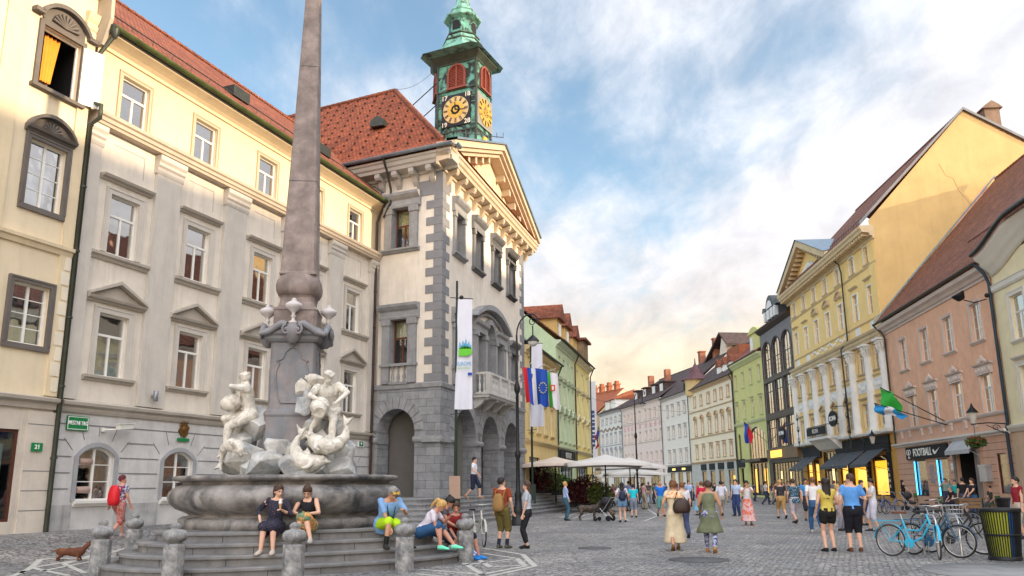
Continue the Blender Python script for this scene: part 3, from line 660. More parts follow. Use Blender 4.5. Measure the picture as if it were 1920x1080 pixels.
    for k in range(24):
        z = 6.12 + k * .41; w = .9 if k % 2 == 0 else .46
        b.box(-.03, w, -.03, 0, z, z + .395); b.box(L - w, L + .03, -.03, 0, z, z + .395)
    b.build('quoins', quoin_m, t, fix=False)
    b = MB(); b.box(0, 1.1, -.028, 0, 15.4, 16.2); b.box(L - 1, L, -.028, 0, 15.4, 16.2); b.build('corner_block', quoin_m, t)
    # cornice with brackets
    def cornice(root, x0, x1, nb, m, left=False):
        br = MB()
        band(root, x0, x1, 16.1, [(0, 0), (.1, 0), (.12, .14), (.62, .22), (.66, .36), (.74, .42), (.78, .58), (.84, .62), (.86, .72), (0, .76)], m, 'eaves_cornice')
        for k in range(nb):
            x = .5 + (x1 - .6 - max(0, x0) - .5) * k / max(1, nb - 1) if not left else .35 + k * .95
            br = MB(); br.prism([(0, 16.12), (-.6, 16.3), (-.6, 16.12), (-.52, 16.02), (-.3, 15.98), (-.16, 15.72), (0, 15.55)], x - .14, x + .14, 0, 'yz'); br.build('bracket', m, root)
    cornice(t, -.86, L + .86, 12, corn_m)
    # pediment
    zb, ap, x0, x1 = 16.88, 20.3, -.86, L + .86; m_ = (x0 + x1) / 2
    MB().prism([(x0 + .5, zb), (x1 - .5, zb), (m_, ap - .1)], .0, .3).build('pediment_wall', plaster_cream, t)
    for i, (th, out) in enumerate(((.28, .95), (.24, .8), (.2, .62))):
        b = MB(); z1 = -.0 - i * .24
        for sg in (-1, 1):
            xe = x0 if sg < 0 else x1; k = (ap - zb) / (m_ - x0)
            b.prism([(xe, zb + z1 + .3), (m_, ap + z1), (m_, ap + z1 - th * 1.1), (xe, zb + z1 + .3 - th * 1.1)], -out, .0)
        b.build('raking_cornice', corn_m, t)
    for sg in (-1, 1):
        for k in range(6):
            f = (k + .9) / 7.2; x = m_ + sg * (m_ - x0) * (1 - f); z = zb + (ap - zb) * f - .52 - .1
            b = MB(); b.box(x - .14, x + .14, -.5, 0, z - .34, z + .06); b.build('bracket', corn_m, t)
    for x in (5.2, 6.6, 8.0): b = MB(); b.box(x - .28, x + .28, -.04, 0, 17.0, 18.5); b.build('pediment_panel', plaster_cream, t)
    # ---- left side face
    old = set(t.children); Ls = hypot(TC[0] - TL[0], TC[1] - TL[1])
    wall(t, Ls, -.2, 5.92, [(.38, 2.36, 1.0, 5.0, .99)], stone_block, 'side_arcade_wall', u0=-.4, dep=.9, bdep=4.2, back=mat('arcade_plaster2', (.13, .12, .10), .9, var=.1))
    wall(t, Ls, 6.08, 16.2, [(.96, 1.96, 12.55, 14.6), (.98, 1.98, 7.05, 9.15)], plaster_white, 'side_upper_wall', u0=-2, dep=.35, bdep=1.6, rev=stone_grey)
    th_window(t, 1.46, 12.55, 1.0, 2.05, curt='yellow'); th_window(t, 1.48, 7.05, 1.0, 2.1, bal=True, curt='yellow')
    b = MB(); arch_ring(b, .38, 2.36, 4.01, .5, 11); b.build('arch_stones', stone_grey, t)
    for a, c in ((-.1, .42), (2.32, Ls + .1)): MB().profile([(-.85, 0), (.03, 0), (.1, .05), (.13, .14), (.1, .23), (.03, .28), (-.85, .28)], a, c, z=3.45).build('impost', stone_grey, t)
    band(t, -.1, Ls + .08, 5.9, [(0, 0), (.06, 0), (.08, .18), (.04, .22), (0, .24)], stone_grey, 'string_course')
    b = MB()
    for k in range(24):
        z = 6.12 + k * .41; w = .86 if k % 2 == 0 else .44
        b.box(Ls - w, Ls + .005, -.03, 0, z, z + .395)
    b.build('quoins', quoin_m, t, fix=False)
    b = MB(); b.box(Ls - 1.4, Ls, -.028, 0, 15.0, 15.75); b.box(Ls - .75, Ls, -.028, 0, 15.75, 16.2); b.build('corner_block', quoin_m, t)
    cornice(t, -1.2, Ls + .86, 4, mat('cornice_grey', (.42, .40, .36), .8, var=.1, dirt=.25), True)
    gutter(t, -2, Ls + 1.0, 16.98, -1.0, .12, sheet_blue)
    b = MB(); b.box(.9, 1.4, 3.2, 3.26, 1.0, 3.7); b.box(1.55, 2.3, 3.6, 3.66, 1.0, 3.3); b.build('arcade_doors', mat('door_dark', (.035, .03, .028), .5), t)
    pipe(t, [(.95, -1.0, 16.9), (.95, -.6, 16.3), (.98, -.3, 15.5), (.9, -.18, 14.9), (.5, -.16, 14.2)], .055, clips=False)
    b = MB(); b.lathe([(.04, 0), (.14, .02), (.15, .12), (.05, .14)], 12, (-.1 + .05, -.35, 9.9)); b.tube([(-.05, -.3, 9.98), (-.05, 0, 9.98)], .02, 6); b.build('floodlight', iron, t)
    reframe(t, old, Matrix.Translation((ca * Ls, sa * Ls, 0)) @ Matrix.Rotation(atan2(-sa, -ca), 4, 'Z'))
    # ---- roof
    e0, e1, D = -1.05, L + 1.0, 24.; AP = ob(7.07, 6.4, 25.3); EN = ob(7.07, D, 25.3)
    zE = 17.0; a0, a1, a2, a3 = ob(e0, -.85, zE), ob(e1, -.85, zE), ob(e1, D, zE), ob(e0, D, zE)
    # slight sprocket kick at the eaves
    def lerp(p, q, f): return tuple(p[i] + (q[i] - p[i]) * f for i in range(3))
    def kick(p, q, f=.12, dz=-.35): r = lerp(p, q, f); return (r[0], r[1], r[2] + dz)
    b = MB(); k0, k1, k2, k3 = kick(a0, AP), kick(a1, AP), kick(a2, EN), kick(a3, EN)
    b.add([a0, a1, k1, k0, AP], [(0, 1, 2, 3), (3, 2, 4)]); b.add([a3, a0, k0, k3, AP, EN], [(0, 1, 2, 3), (3, 2, 4, 5)]); b.add([a1, a2, k2, k1, AP, EN], [(0, 1, 2, 3), (3, 2, 5, 4)]); b.add([a2, a3, k3, k2, EN], [(0, 1, 2, 3), (3, 2, 4)]); b.add([a0, a1, a2, a3], [(0, 1, 2, 3)])
    rf = b.build('roof', mat('tile_red_hall', (.30, .075, .026), .8, var=.25, vscale=.9, bump=.3, tex='brick', texargs=dict(w=.22, h=.19, mortar=.018, vary=.35, bs=.9, mc=(.09, .02, .012)), dirt=.3), t)
    r = MB()
    for P_, Q_, n in ((k0, AP, 26), (k1, AP, 26), (AP, EN, 40)):
        for k in range(n): r.tube([lerp(P_, Q_, k / n), lerp(P_, Q_, (k + .95) / n)], [.13, .15], 6)
    r.build('ridge_tiles', tile_red, rf)
    # snow catcher tiles scattered on the near slope
    s_ = MB(); nv = (Vector(a0) - Vector(k0)).cross(Vector(a3) - Vector(k0)).normalized(); nv = nv if nv.z > 0 else -nv
    for j in range(12):
        for i in range(34):
            fz = (j + .5) / 12; P_ = lerp(k0, k3, 0); base = Vector(lerp(k0, AP, fz)); end = Vector(lerp(k3, EN, fz)); ln = (end - base).length; x = (i + .5 * (j % 2)) * .7 + .4
            if x > ln: continue
            p = base + (end - base).normalized() * x + nv * .03; s_.box(p.x - .05, p.x + .05, p.y - .05, p.y + .05, p.z - .04, p.z + .04)
    s_.build('snow_hooks', mat('hook_dark', (.05, .02, .015), .8), rf)['kind'] = 'stuff'
    # dormer
    b = MB(); c = Vector(lerp(lerp(k0, AP, .38), lerp(k3, EN, .38), .12)); b.M = Matrix.Translation(c) @ Matrix.Rotation(atan2(-ca, -sa) + pi, 4, 'Z') if 0 else Matrix.Translation(c)
    b.prism([(-.4, -.1), (.4, -.1), (.4, .25), (0, .5), (-.4, .25)], -.45, .45, 0, 'yz'); b.build('dormer', gutter_m, rf)
    # pediment roof
    b = MB(); yk = 2.2
    for sg in (-1, 1):
        xe = x0 if sg < 0 else x1
        b.add([(xe, -1.05, zb + .34), (m_, -1.05, ap + .04), (m_, yk, ap + .04), (xe, -1.05, zb + .44), (m_, -1.05, ap + .14), (m_, yk, ap + .14), (xe, -.5, zb + .34), (xe, -.5, zb + .44)], [(0, 1, 4, 3), (3, 4, 5, 7), (0, 6, 2, 1), (6, 7, 5, 2)])
    b.build('pediment_roof', sheet_blue, t)
    gutter(t, -1.0, -.4, 17.0, -1.0, .12, sheet_blue)
    b = MB(); b.tube([(x0 + .2, -.95, zb + .75), (m_ - .3, -.95, ap + .35)], .025, 6)
    for k in range(7): f = k / 6; x = x0 + .2 + (m_ - .5 - x0) * f; b.tube([(x, -.95, zb + .4 + (ap - zb) * f * .98), (x, -.95, zb + .75 + (ap - zb) * f * .97)], .015, 4)
    b.build('snow_guard', gutter_m, t)
    b = MB(); q = [ob(0, 22, 0), ob(0, 3, 0), ob(L, 22, 0)]
    for p, s_ in ((ob(0, 3.4, 0), ob(0, 22, 0)), (ob(0, 22, 0), ob(L, 22, 0)), (ob(L, 22, 0), ob(L, 0, 0))): b.quad(p, s_, (s_[0], s_[1], 16.2), (p[0], p[1], 16.2))
    b.build('side_wall', plaster_white, t, fix=False)
    # ---- clock tower, part of the hall
    cop = mat('copper_patina', (.12, .33, .26), .6, met=.1, var=.35, vscale=2.5, bump=.3, bscale=12, col2=(.022, .026, .024), c2at=.51, c2w=.04, c2scale=1.3, dirt=.8)
    cop2 = mat('copper_pale', (.20, .43, .34), .6, met=.1, var=.3, vscale=2, col2=(.04, .05, .04), c2at=.56, c2w=.06, c2scale=1.6, dirt=.4)
    cold = mat('copper_dark', (.05, .065, .05), .6, met=.2, var=.3)
    old = set(t.children); f0, s0 = 7.0, .80; W, Dp = 2.55, 1.9   # local tower frame: x = towards the street (right), y = back
    # frame: origin at front-left corner, x axis = -dl (towards street edge), y axis = along facade
    hexp = lambda g, zz: [(-.0 - g, 0 - g * .9, zz), (W + g, 0 - g * .9, zz), (W + g, Dp + g, zz), (-.0 - g, Dp + g, zz), (-.75 - g * 1.1, Dp * .5, zz)]
    b = MB(); b.loft([hexp(.02, 19), hexp(.02, 22.05), hexp(.0, 22.1), hexp(0, 26.5)], 0, False); tw = b.build('clock_tower', cop, t)
    # horizontal seams and corner boards
    b = MB()
    for z, g in ((22.0, .06), (24.62, .07), (26.35, .06), (20.9, .04)): b.loft([hexp(g, z), hexp(g, z + .09)], 0, False)
    for x in (0, W): b.box(x - .06, x + .06, -.04, .05, 19, 26.4)
    b.box(W - .04, W + .05, Dp - .05, Dp + .05, 19, 26.4); b.build('tower_trim', cold, tw)
    b = MB()
    for j in range(18):
        z = 20.4 + j * .33
        if 24.5 < z: break
        for x in [.0 + .01 * ((j * 7) % 5), W - .48]: b.box(x + .06, x + .45, -.022, 0, z, z + .025)
    for i in range(8): b.box(.25 + i * .33, .27 + i * .33, -.025, 0, 20.2, 22.0)
    b.build('sheet_seams', cop2, tw)
    # louvred bell openings
    lou = mat('louvre_red', (.24, .06, .04), .6, var=.1)
    def louvre(x, y, rot):
        b = MB(); b.M = Matrix.Translation((x, y, 24.78)) @ Matrix.Rotation(rot, 4, 'Z'); w, h = .98, 1.4; P = arcpts(-w / 2, w / 2, h - .5, .5, 10); Q = arcpts(-w / 2 - .12, w / 2 + .12, h - .5, .62, 10)
        b.prism(P + [(w / 2, 0), (-w / 2, 0)], -.03, 0); b.box(-.05, .05, -.1, -.03, 0, h)
        for i in range(10): b.prism([P[i], P[i + 1], Q[i + 1], Q[i]], -.12, 0)
        b.box(-w / 2 - .12, -w / 2, -.12, 0, 0, h - .5); b.box(w / 2, w / 2 + .12, -.12, 0, 0, h - .5); b.box(-w / 2 - .16, w / 2 + .16, -.16, 0, -.1, 0)
        for k in range(13):
            z = .06 + k * .105; ww = w / 2 if z < h - .5 else (w / 2) * sqrt(max(0, 1 - ((z - h + .5) / .5) ** 2))
            for sg in (-1, 1):
                if ww > .1: b.prism([(-.03, z), (-.075, z), (-.03, z + .07)], min(sg * .05, sg * ww), max(sg * .05, sg * ww), 0, 'yz')
        b.build('louvre', lou, tw)
    louvre(W / 2 + .02, -.01, 0); louvre(W + .01, Dp / 2 + .1, pi / 2); louvre(-.42, Dp * .25 + .05, -atan2(Dp * .5, .75) + 0)
    def clock(x, y, rot, face, pm, z=23.35):
        c = MB(); c.M = Matrix.Translation((x, y, z)) @ Matrix.Rotation(rot, 4, 'Z'); c.box(-.95, .95, -.07, 0, -1.0, 1.0); cl = c.build('clock_face', pm, tw)
        def cyl(nm, r0, r1, yy, m, n=40):
            q = MB(); q.M = c.M.copy(); P = [(cos(2 * pi * k / n), sin(2 * pi * k / n)) for k in range(n)]
            for k in range(n):
                a_, d_ = P[k], P[(k + 1) % n]; q.prism([(a_[0] * r0, a_[1] * r0), (d_[0] * r0, d_[1] * r0), (d_[0] * r1, d_[1] * r1), (a_[0] * r1, a_[1] * r1)], yy, -.07)
            q.build(nm, m, cl)
        gold = mat('gold_leaf', (.60, .36, .06), .4, met=.4, var=.15)
        cyl('dial_ring', .52, .84, -.1, mat('dial_pale', (.62, .44, .20), .5, var=.1) if face else gold); cyl('dial_ring', .30, .52, -.12, gold); cyl('dial_hub', .01, .16, -.13, gold)
        q = MB(); q.M = c.M.copy()
        for k in range(12):
            a = 2 * pi * k / 12
            for da in (-.07, .0, .07):
                r0, r1 = .55, .81; q.prism([(cos(a + da - .018) * r0, sin(a + da - .018) * r0), (cos(a + da + .018) * r0, sin(a + da + .018) * r0), (cos(a + da + .014) * r1, sin(a + da + .014) * r1), (cos(a + da - .014) * r1, sin(a + da - .014) * r1)], -.115, -.1)
        q.build('hour_marks', iron, cl)
        q = MB(); q.M = c.M.copy()
        for a, l, w in ((radians(95), .55, .05), (radians(-8), .82, .04)): q.prism([(-sin(a) * w, cos(a) * w), (sin(a) * w, -cos(a) * w), (cos(a) * l, sin(a) * l)], -.16, -.14)
        for k in range(8): a = 2 * pi * k / 8; q.prism([(cos(a - .2) * .2, sin(a - .2) * .2), (cos(a + .2) * .2, sin(a + .2) * .2), (cos(a) * .33, sin(a) * .33)], -.15, -.13)
        q.build('clock_hands', iron if face else gold, cl)
        return cl, c.M.copy()
    cl, CM = clock(W / 2 + .0, -.02, 0, 1, mat('clock_black', (.012, .012, .016), .5))
    for s_, x, z in (('17', -.76, .84), ('18', .76, .84), ('19', -.76, -.84), ('28', .76, -.84)):
        text(s_, .40, mat('numeral_white', (.8, .74, .6), .5), cl, (W / 2 + x, -.10, 23.35 + z), bold=True)
    clock(W + .02, Dp / 2 + .05, pi / 2, 0, mat('clock_pale', (.22, .22, .20), .6, var=.15))
    b = MB(); b.ball((W + .05, Dp / 2, 21.6), .22, 10, 8); b.build('gilded_ball', mat('gold_leaf', (.75, .5, .1)), tw)
    # bell roof, lantern, spire
    cx, cy = W / 2 - .15, Dp / 2
    def oct_(r, z, k=.42):
        a = r; e = r * k; P = [(a, -e), (a, e), (e, a), (-e, a), (-a, e), (-a, -e), (-e, -a), (e, -a)]
        return [(cx + p[0], cy + p[1], z) for p in P]
    b = MB(); b.loft([hexp(.02, 26.45), hexp(.30, 26.75), hexp(.34, 26.9)], 0, False); b.build('tower_eaves', cold, tw)
    b = MB(); pr = [(1.98, 26.88, .8), (1.62, 27.0, .8), (1.45, 27.1, .7), (1.3, 27.35, .6), (1.14, 27.75, .5), (1.02, 28.1, .45), (.98, 28.3, .42), (.86, 28.42, .42), (.80, 28.6, .42)]
    b.loft([oct_(r, z, k) for r, z, k in pr], 0, False); b.build('bell_roof', cop2, tw)
    b = MB()
    for r, z in ((1.5, 27.08), (1.08, 28.0), (.92, 28.42)): b.loft([oct_(r + .04, z), oct_(r + .05, z + .06)], 0, False)
    b.build('roof_seams', cold, tw)
    b = MB(); b.loft([oct_(.78, 28.55), oct_(.78, 29.55)], 0, False); b.build('lantern', cop, tw)
    b = MB(); 
    for a in range(4):
        b.M = Matrix.Translation((cx, cy, 0)) @ Matrix.Rotation(a * pi / 2, 4, 'Z'); b.prism(arcpts(-.26, .26, 29.1, .26, 8) + [(.26, 28.75), (-.26, 28.75)], -.8, -.775)
    b.build('lantern_openings', dark_void, tw)
    b = MB(); pr = [(.8, 29.5), (1.05, 29.62), (1.08, 29.7), (.78, 29.95), (.68, 30.15), (.74, 30.22), (.70, 30.3), (.45, 30.6), (.36, 31.0), (.38, 31.1), (.2, 31.4), (.1, 32.2), (.03, 33.2)]
    b.loft([oct_(r, z) for r, z in pr], 0, False); b.ball((cx, cy, 32.3), .2, 10, 8); b.build('spire', cop2, tw)
    o_ = Vector(ob(f0, s0 + W, -.35)); reframe(t, old, Matrix.Translation(o_) @ Matrix.Rotation(atan2(-sa, -ca), 4, 'Z'))
    b = MB(); tp = Vector(ob(7.07, 3.5, 24.2))
    for z in (24.4, 23.0): b.tube([Vector(ob(7.0, 5.4, z - .6)), Vector(ob(7.0, 3.2, z + .8))], .03, 6)
    b.build('tower_stays', iron, t)
    return t, ob
th_t, TOB = town_hall()
# ---- steps before the hall
def hall_steps():
    t = thing('stone_steps', 'long grey stone steps and landing in front of the town hall arcade', 'steps', (TC[0], TC[1], 0), atan2(TE[1] - TC[1], TE[0] - TC[0]))
    sm = mat('step_stone', (.23, .23, .235), .7, var=.2, vscale=2, bump=.25, tex='brick', texargs=dict(w=1.4, h=2., mortar=.008, vary=.1), dirt=.4)
    n = 6
    for i in range(n):
        z0, z1 = (1.05 / n * i if i else -.3), 1.05 / n * (i + 1); o = .55 + .3 * (n - 1 - i); c = .6
        P = [(-4.0 - o + .6, 3.0), (-4.0 - o + .6, -o + c), (-4.0 - o + .6 + c, -o), (29.2 + o * .4, -o), (29.2 + o * .4, 6.0), (14.2, 6.0), (14.2, .02), (.04, .02), (.04, 3.0)]
        b = MB(); b.prism(P, z0, z1 - .002, 0, 'xy')
        b.prism([(p[0] - (.03 if p[0] < 0 and p[1] < 2.9 else 0), p[1] - (.03 if p[1] < 0 else 0)) for p in P], z1 - .05, z1, 0, 'xy')
        b.build('step', sm, t)
    MB().box(.1, 14.0, .05, 5.5, .6, 1.06).build('arcade_floor', sm, t)
hall_steps()
# ================================================================ houses down the street
B1 = line(Y0, 1025, 1445); G1 = line(B1, 967, 1387); C1 = line(G1, 860, 1300); W1 = line(C1, 805, 1248); K1 = line(W1, 700, 1172); U1 = line(K1, 650, 1128)
SH = {}
def simple_window(root, u, zb, w, h, sur_m, hood=None, curt='both', key='s', dark=False, bars=1, sill=True, fm=None):
    return window(root, u, zb, w, h, key, fm=fm or white_paint, transom=.64, mull=1, bars=bars, curt=curt, sur=(.13, .05, sur_m), sill=(.2, sur_m) if sill else None, hood=(hood, .25, .22, sur_m) if hood else None, dep=.12)
def house(A, B, name, label, colm, rows, cols, ze, roof, zgf=4.3, trim=None, gfm=None, shops=(), side=None, group=None, over=.5, extra=None, hoods=None, band_z=()):
    t, L = frame_at(A, B, name, label, 'building', group); trim = trim or white_paint; gfm = gfm or colm
    cs = [c if isinstance(c, tuple) else (c, 1.0) for c in cols]
    ops = [(c - w * r[2] / 2, c + w * r[2] / 2, r[0], r[1]) for r in rows for c, w in cs]
    gops = [(a, c, .35 if z0 is None else z0, z1) for a, c, z0, z1 in shops]
    wall(t, L, -.3, zgf, gops, gfm, 'ground_floor_wall', bdep=2.5, dep=.25)
    wall(t, L, zgf, ze, ops, colm, 'wall', bdep=.9, dep=.25)
    for r in rows:
        for i, (c, w) in enumerate(cs):
            simple_window(t, c, r[0], w * r[2], r[1] - r[0], trim, hood=(r[3] if len(r) > 3 else None), curt=('both', 'low', 'both', 'full', None)[(i * 3 + int(r[0])) % 5])
    for a, c, z0, z1 in gops:
        b = MB(); b.M = Matrix.Translation(((a + c) / 2, 0, z0)); w, h = c - a, z1 - z0; flatring(b, w - .12, h - .12, .06, .1, .18, 0, .06)
        n = max(1, int(w / 1.3))
        for k in range(1, n): b.box(-w / 2 + w * k / n - .03, -w / 2 + w * k / n + .03, .1, .17, .06, h - .1)
        s_ = b.build('shop_window', iron, t); g = MB(); g.box((a + .05), (c - .05), .13, .135, z0 + .05, z1 - .05); g.build('pane', shop_glass, s_)
    band(t, 0, L, zgf - .1, [(0, 0), (.06, 0), (.1, .1), (.2, .16), (.22, .26), (0, .32)], trim, 'string_course')
    for z in band_z: band(t, 0, L, z, [(0, 0), (.05, 0), (.1, .1), (.12, .18), (0, .22)], trim, 'string_course')
    band(t, 0, L, ze - .5, [(0, 0), (.06, 0), (.1, .14), (.25, .24), (.4, .34), (.42, .48), (0, .5)], trim, 'eaves_cornice')
    gutter(t, 0, L, ze + .05, -over - .06)
    dep, zr, rm = roof; gable_roof(t, L, ze, dep, zr, rm, over=over); shell(t, L, -.3, ze, 2 * dep, side or colm, gab=zr)
    pipe(t, [(L - .2, -over, ze), (L - .2, -.15, ze - .8), (L - .2, -.12, .1)], .06, clips=False)
    return t, L
def sign_board(root, x0, x1, z0, z1, m, txt=None, tm=None, size=.4, y=-.12, name='shop_sign', font_sx=1., off=0):
    b = MB(); b.box(x0, x1, y, -.01, z0, z1); s_ = b.build(name, m, root)
    if txt: text(txt, size, tm, s_, ((x0 + x1) / 2 + off, y - .012, (z0 + z1) / 2), bold=True, sx=font_sx)
    return s_
letter_w = mat('letter_white', (.85, .85, .82), .5, var=0)
letter_g = emis('letter_gold', (.9, .6, .15), .8)
lit_y = emis('lit_display', (1.0, .46, .03), 1.3)
lit_w = emis('lit_warm_room', (1.0, .66, .28), 1.4)
board_dark = mat('board_dark', (.010, .011, .013), .75, var=.1)
def awning(root, x0, x1, z, drop, out, m, name='awning', y=-.03):
    b = MB(); n = 6; x1_ = x1
    b.prism([(y, z), (y - out, z - drop), (y - out, z - drop - .04), (y, z - .05)], x0, x1, 0, 'yz'); b.box(x0, x1, y - out - .015, y - out, z - drop - .22, z - drop)
    for x in (x0 + .05, x1 - .05): b.tube([(x, y, z - drop - .4), (x, y - out, z - drop - .05)], .018, 6)
    return b.build(name, m, root)
# ---------------------------------------------------------------- peach house with the sports shop
def peach():
    pm = mat('plaster_peach', (.78, .45, .29), .85, var=.12, bump=.1, dirt=.2); gm = mat('plaster_peach_ground', (.66, .40, .28), .85, var=.08, dirt=.3); tr = mat('trim_pinkwhite', (.62, .52, .46), .8, var=.08)
    t, L = frame_at(R1, P0, 'town_house', 'peach town house with carved window crowns and a sports shop on its ground floor', 'building')
    c2 = [3.3, 7.0, 10.6, 14.2]; c1 = [3.85, 7.3, 10.8, 14.4]
    wall(t, L, -.3, 4.9, [(2.9, 5.0, .68, 2.95), (6.6, 8.35, .68, 2.92), (9.5, 12.1, .1, 3.25), (14.4, 15.5, .95, 2.95)], gm, 'ground_floor_wall', bdep=2.2)
    wall(t, L, 4.9, 12.4, [(c - .6, c + .6, 8.82, 10.85) for c in c2] + [(c - .58, c + .58, 5.05, 7.02) for c in c1], pm, 'wall', bdep=.9)
    for i, c in enumerate(c2): window(t, c, 8.82, 1.2, 2.03, 'pe', transom=.0, mull=1, bars=2, curt=(None, 'both', 'full', 'full')[i], sur=(.13, .06, tr), sill=(.3, tr))
    for i, c in enumerate(c1): window(t, c, 5.05, 1.16, 1.97, 'pe1', transom=.66, mull=1, bars=1, curt=('both', 'left', 'low', None)[i], sur=(.12, .06, tr), hood=('orn', .45, .42, tr))
    b = MB()
    for k in range(9):
        z = .6 + k * .36
        for a, c in ((0, 2.8), (5.1, 6.5), (8.45, 9.4), (12.9, 14.3), (15.6, L)) if z < 3.0 else ((8.9, 9.4), (12.5, L)): b.box(a, c, -.006, .004, z, z + .025)
    b.build('masonry_joints', mat('joint_brown', (.22, .13, .10), .9), t)
    b = MB()
    for x in (1.5, 2.9, 5.0, 6.4, 8.3, 9.5, 11.4, 12.6): b.box(x, x + .18, -.1, 0, 4.42, 4.86); b.box(x - .04, x + .22, -.14, 0, 4.72, 4.86)
    b.build('corbels', tr, t)
    band(t, 0, L, 4.85, [(0, 0), (.06, 0), (.12, .08), (.14, .16), (0, .2)], tr, 'string_course'); band(t, 0, L, 3.85, [(0, 0), (.08, 0), (.12, .08), (.3, .14), (.32, .24), (0, .28)], white_paint, 'string_course')
    band(t, 0, L, 11.75, [(0, 0), (.08, 0), (.1, .12), (.2, .16), (.3, .3), (.5, .42), (.55, .62), (0, .66)], tr, 'eaves_cornice'); gutter(t, 0, L, 12.55, -.66, .12)
    gable_roof(t, L, 12.5, 8.8, 22.9, tile_brown, over=.6); shell(t, L, -.3, 12.4, 16, pm, gab=22.6)
    for x in (4.2, 11.0): b = MB(); b.M = Matrix.Translation((x, 2.2 if x < 5 else 3.0, 15.25 if x < 5 else 16.2)) @ Matrix.Rotation(radians(49.5), 4, 'X'); b.box(-.45, .45, -.5, .5, -.05, .14); b.build('roof_window', sheet_blue, t)
    b = MB(); b.prism([(-.6, 12.7), (8.8, 23.2), (8.8, 23.32), (-.6, 12.82)], -.12, .06, 0, 'yz'); b.build('roof_flashing', sheet_blue, t)
    pipe(t, [(L - .1, -.66, 12.5), (L + .1, -.3, 11.9), (L + .1, -.14, 11.4), (L + .1, -.14, 4.4), (L - .1, -.14, 3.9), (L - .1, -.14, 0)], .08, mat('pipe_blue', (.03, .05, .075), .45, met=.3, var=.2), clips=False)
    pipe(t, [(-.1, -.66, 12.5), (.35, -.3, 11.9), (.4, -.14, 11.5), (.4, -.14, 4.0)], .06, clips=False)
    # shop
    s_ = sign_board(t, 2.05, 8.7, 2.98, 3.78, board_dark, 'FOOTBALL', letter_w, .66, font_sx=.95, off=-.45)
    b = MB()   # tick emblem and ring emblem
    b.prism([(6.65, 3.42), (6.85, 3.2), (7.05, 3.22), (7.75, 3.58), (7.1, 3.36), (6.9, 3.35), (6.75, 3.5)], -.15, -.12); b.build('emblem', letter_w, s_)
    b = MB()
    for cx, r in ((2.45, .16), (2.8, .16)):
        P = [(cx + cos(2 * pi * k / 16) * r, 3.45 + sin(2 * pi * k / 16) * r) for k in range(17)]; b.tube([(p[0], -.14, p[1]) for p in P], .025, 5)
    b.tube([(2.62, -.14, 3.3), (2.62, -.14, 3.08)], .025, 5); b.tube([(2.5, -.14, 3.05), (2.62, -.14, 3.2), (2.76, -.14, 3.05)], .025, 5); b.build('emblem', letter_w, s_)
    neon = emis('neon_blue', (.05, .5, 1.0), 2.0)
    for a, c in ((2.9, 5.0), (6.6, 8.35)):
        b = MB(); b.M = Matrix.Translation(((a + c) / 2, 0, .68)); flatring(b, c - a - .12, 2.12, .06, .08, .16, 0, .06); w_ = b.build('shop_window', iron, t)
        MB().box(a + .06, c - .06, .12, .125, .74, 2.88).build('pane', shop_glass, w_); MB().box(a + .1, a + .15, .0, .05, .75, 2.85).build('neon_tube', neon, w_)
        MB().box(a + .9, c - .15, .25, .28, .8, 2.75).build('display_board', mat('display_blue', (.02, .06, .13), .5, var=.4, vscale=3), w_)
    text('DO', .5, letter_w, t, (7.7, .22, 2.1), name='lettering'); text('IT', .5, letter_w, t, (7.7, .22, 1.5), name='lettering')
    b = MB(); b.box(5.6, 6.25, -.04, 0, 1.5, 2.6); b.build('stone_plaque', mat('plaque', (.33, .28, .30), .6), t)
    b = MB(); b.box(8.75, 9.2, -.03, 0, 2.2, 2.6); b.build('wall_plaque', white_paint, t)
    b = MB(); b.box(9.3, 9.5, -.1, 0, .0, 3.4); b.box(12.1, 12.5, -.1, 0, 0, 3.4); b.box(9.3, 12.5, -.12, 0, 3.4, 3.8); b.build('door_surround', mat('portal_grey', (.22, .20, .19), .8, var=.2), t)
    aw = awning(t, 9.7, 12.9, 3.95, .7, .6, mat('awning_grey', (.42, .43, .44), .7))
    b = MB(); b.box(12.95, 13.75, -.3, 0, 1.55, 2.3); b.box(12.9, 13.8, -.33, 0, 2.3, 2.42); b.build('wall_machine', mat('machine_steel', (.45, .47, .52), .35, met=.6, var=.1), t)
    b = MB(); b.M = Matrix.Translation((14.95, 0, .95)); flatring(b, 1.0, 1.9, .05, .06, .14, 0, .05); w_ = b.build('shop_window', mat('frame_mahogany', (.09, .03, .02)), t); MB().box(14.45, 15.45, .1, .105, 1.0, 2.9).build('pane', shop_glass, w_)
    return t
peach()
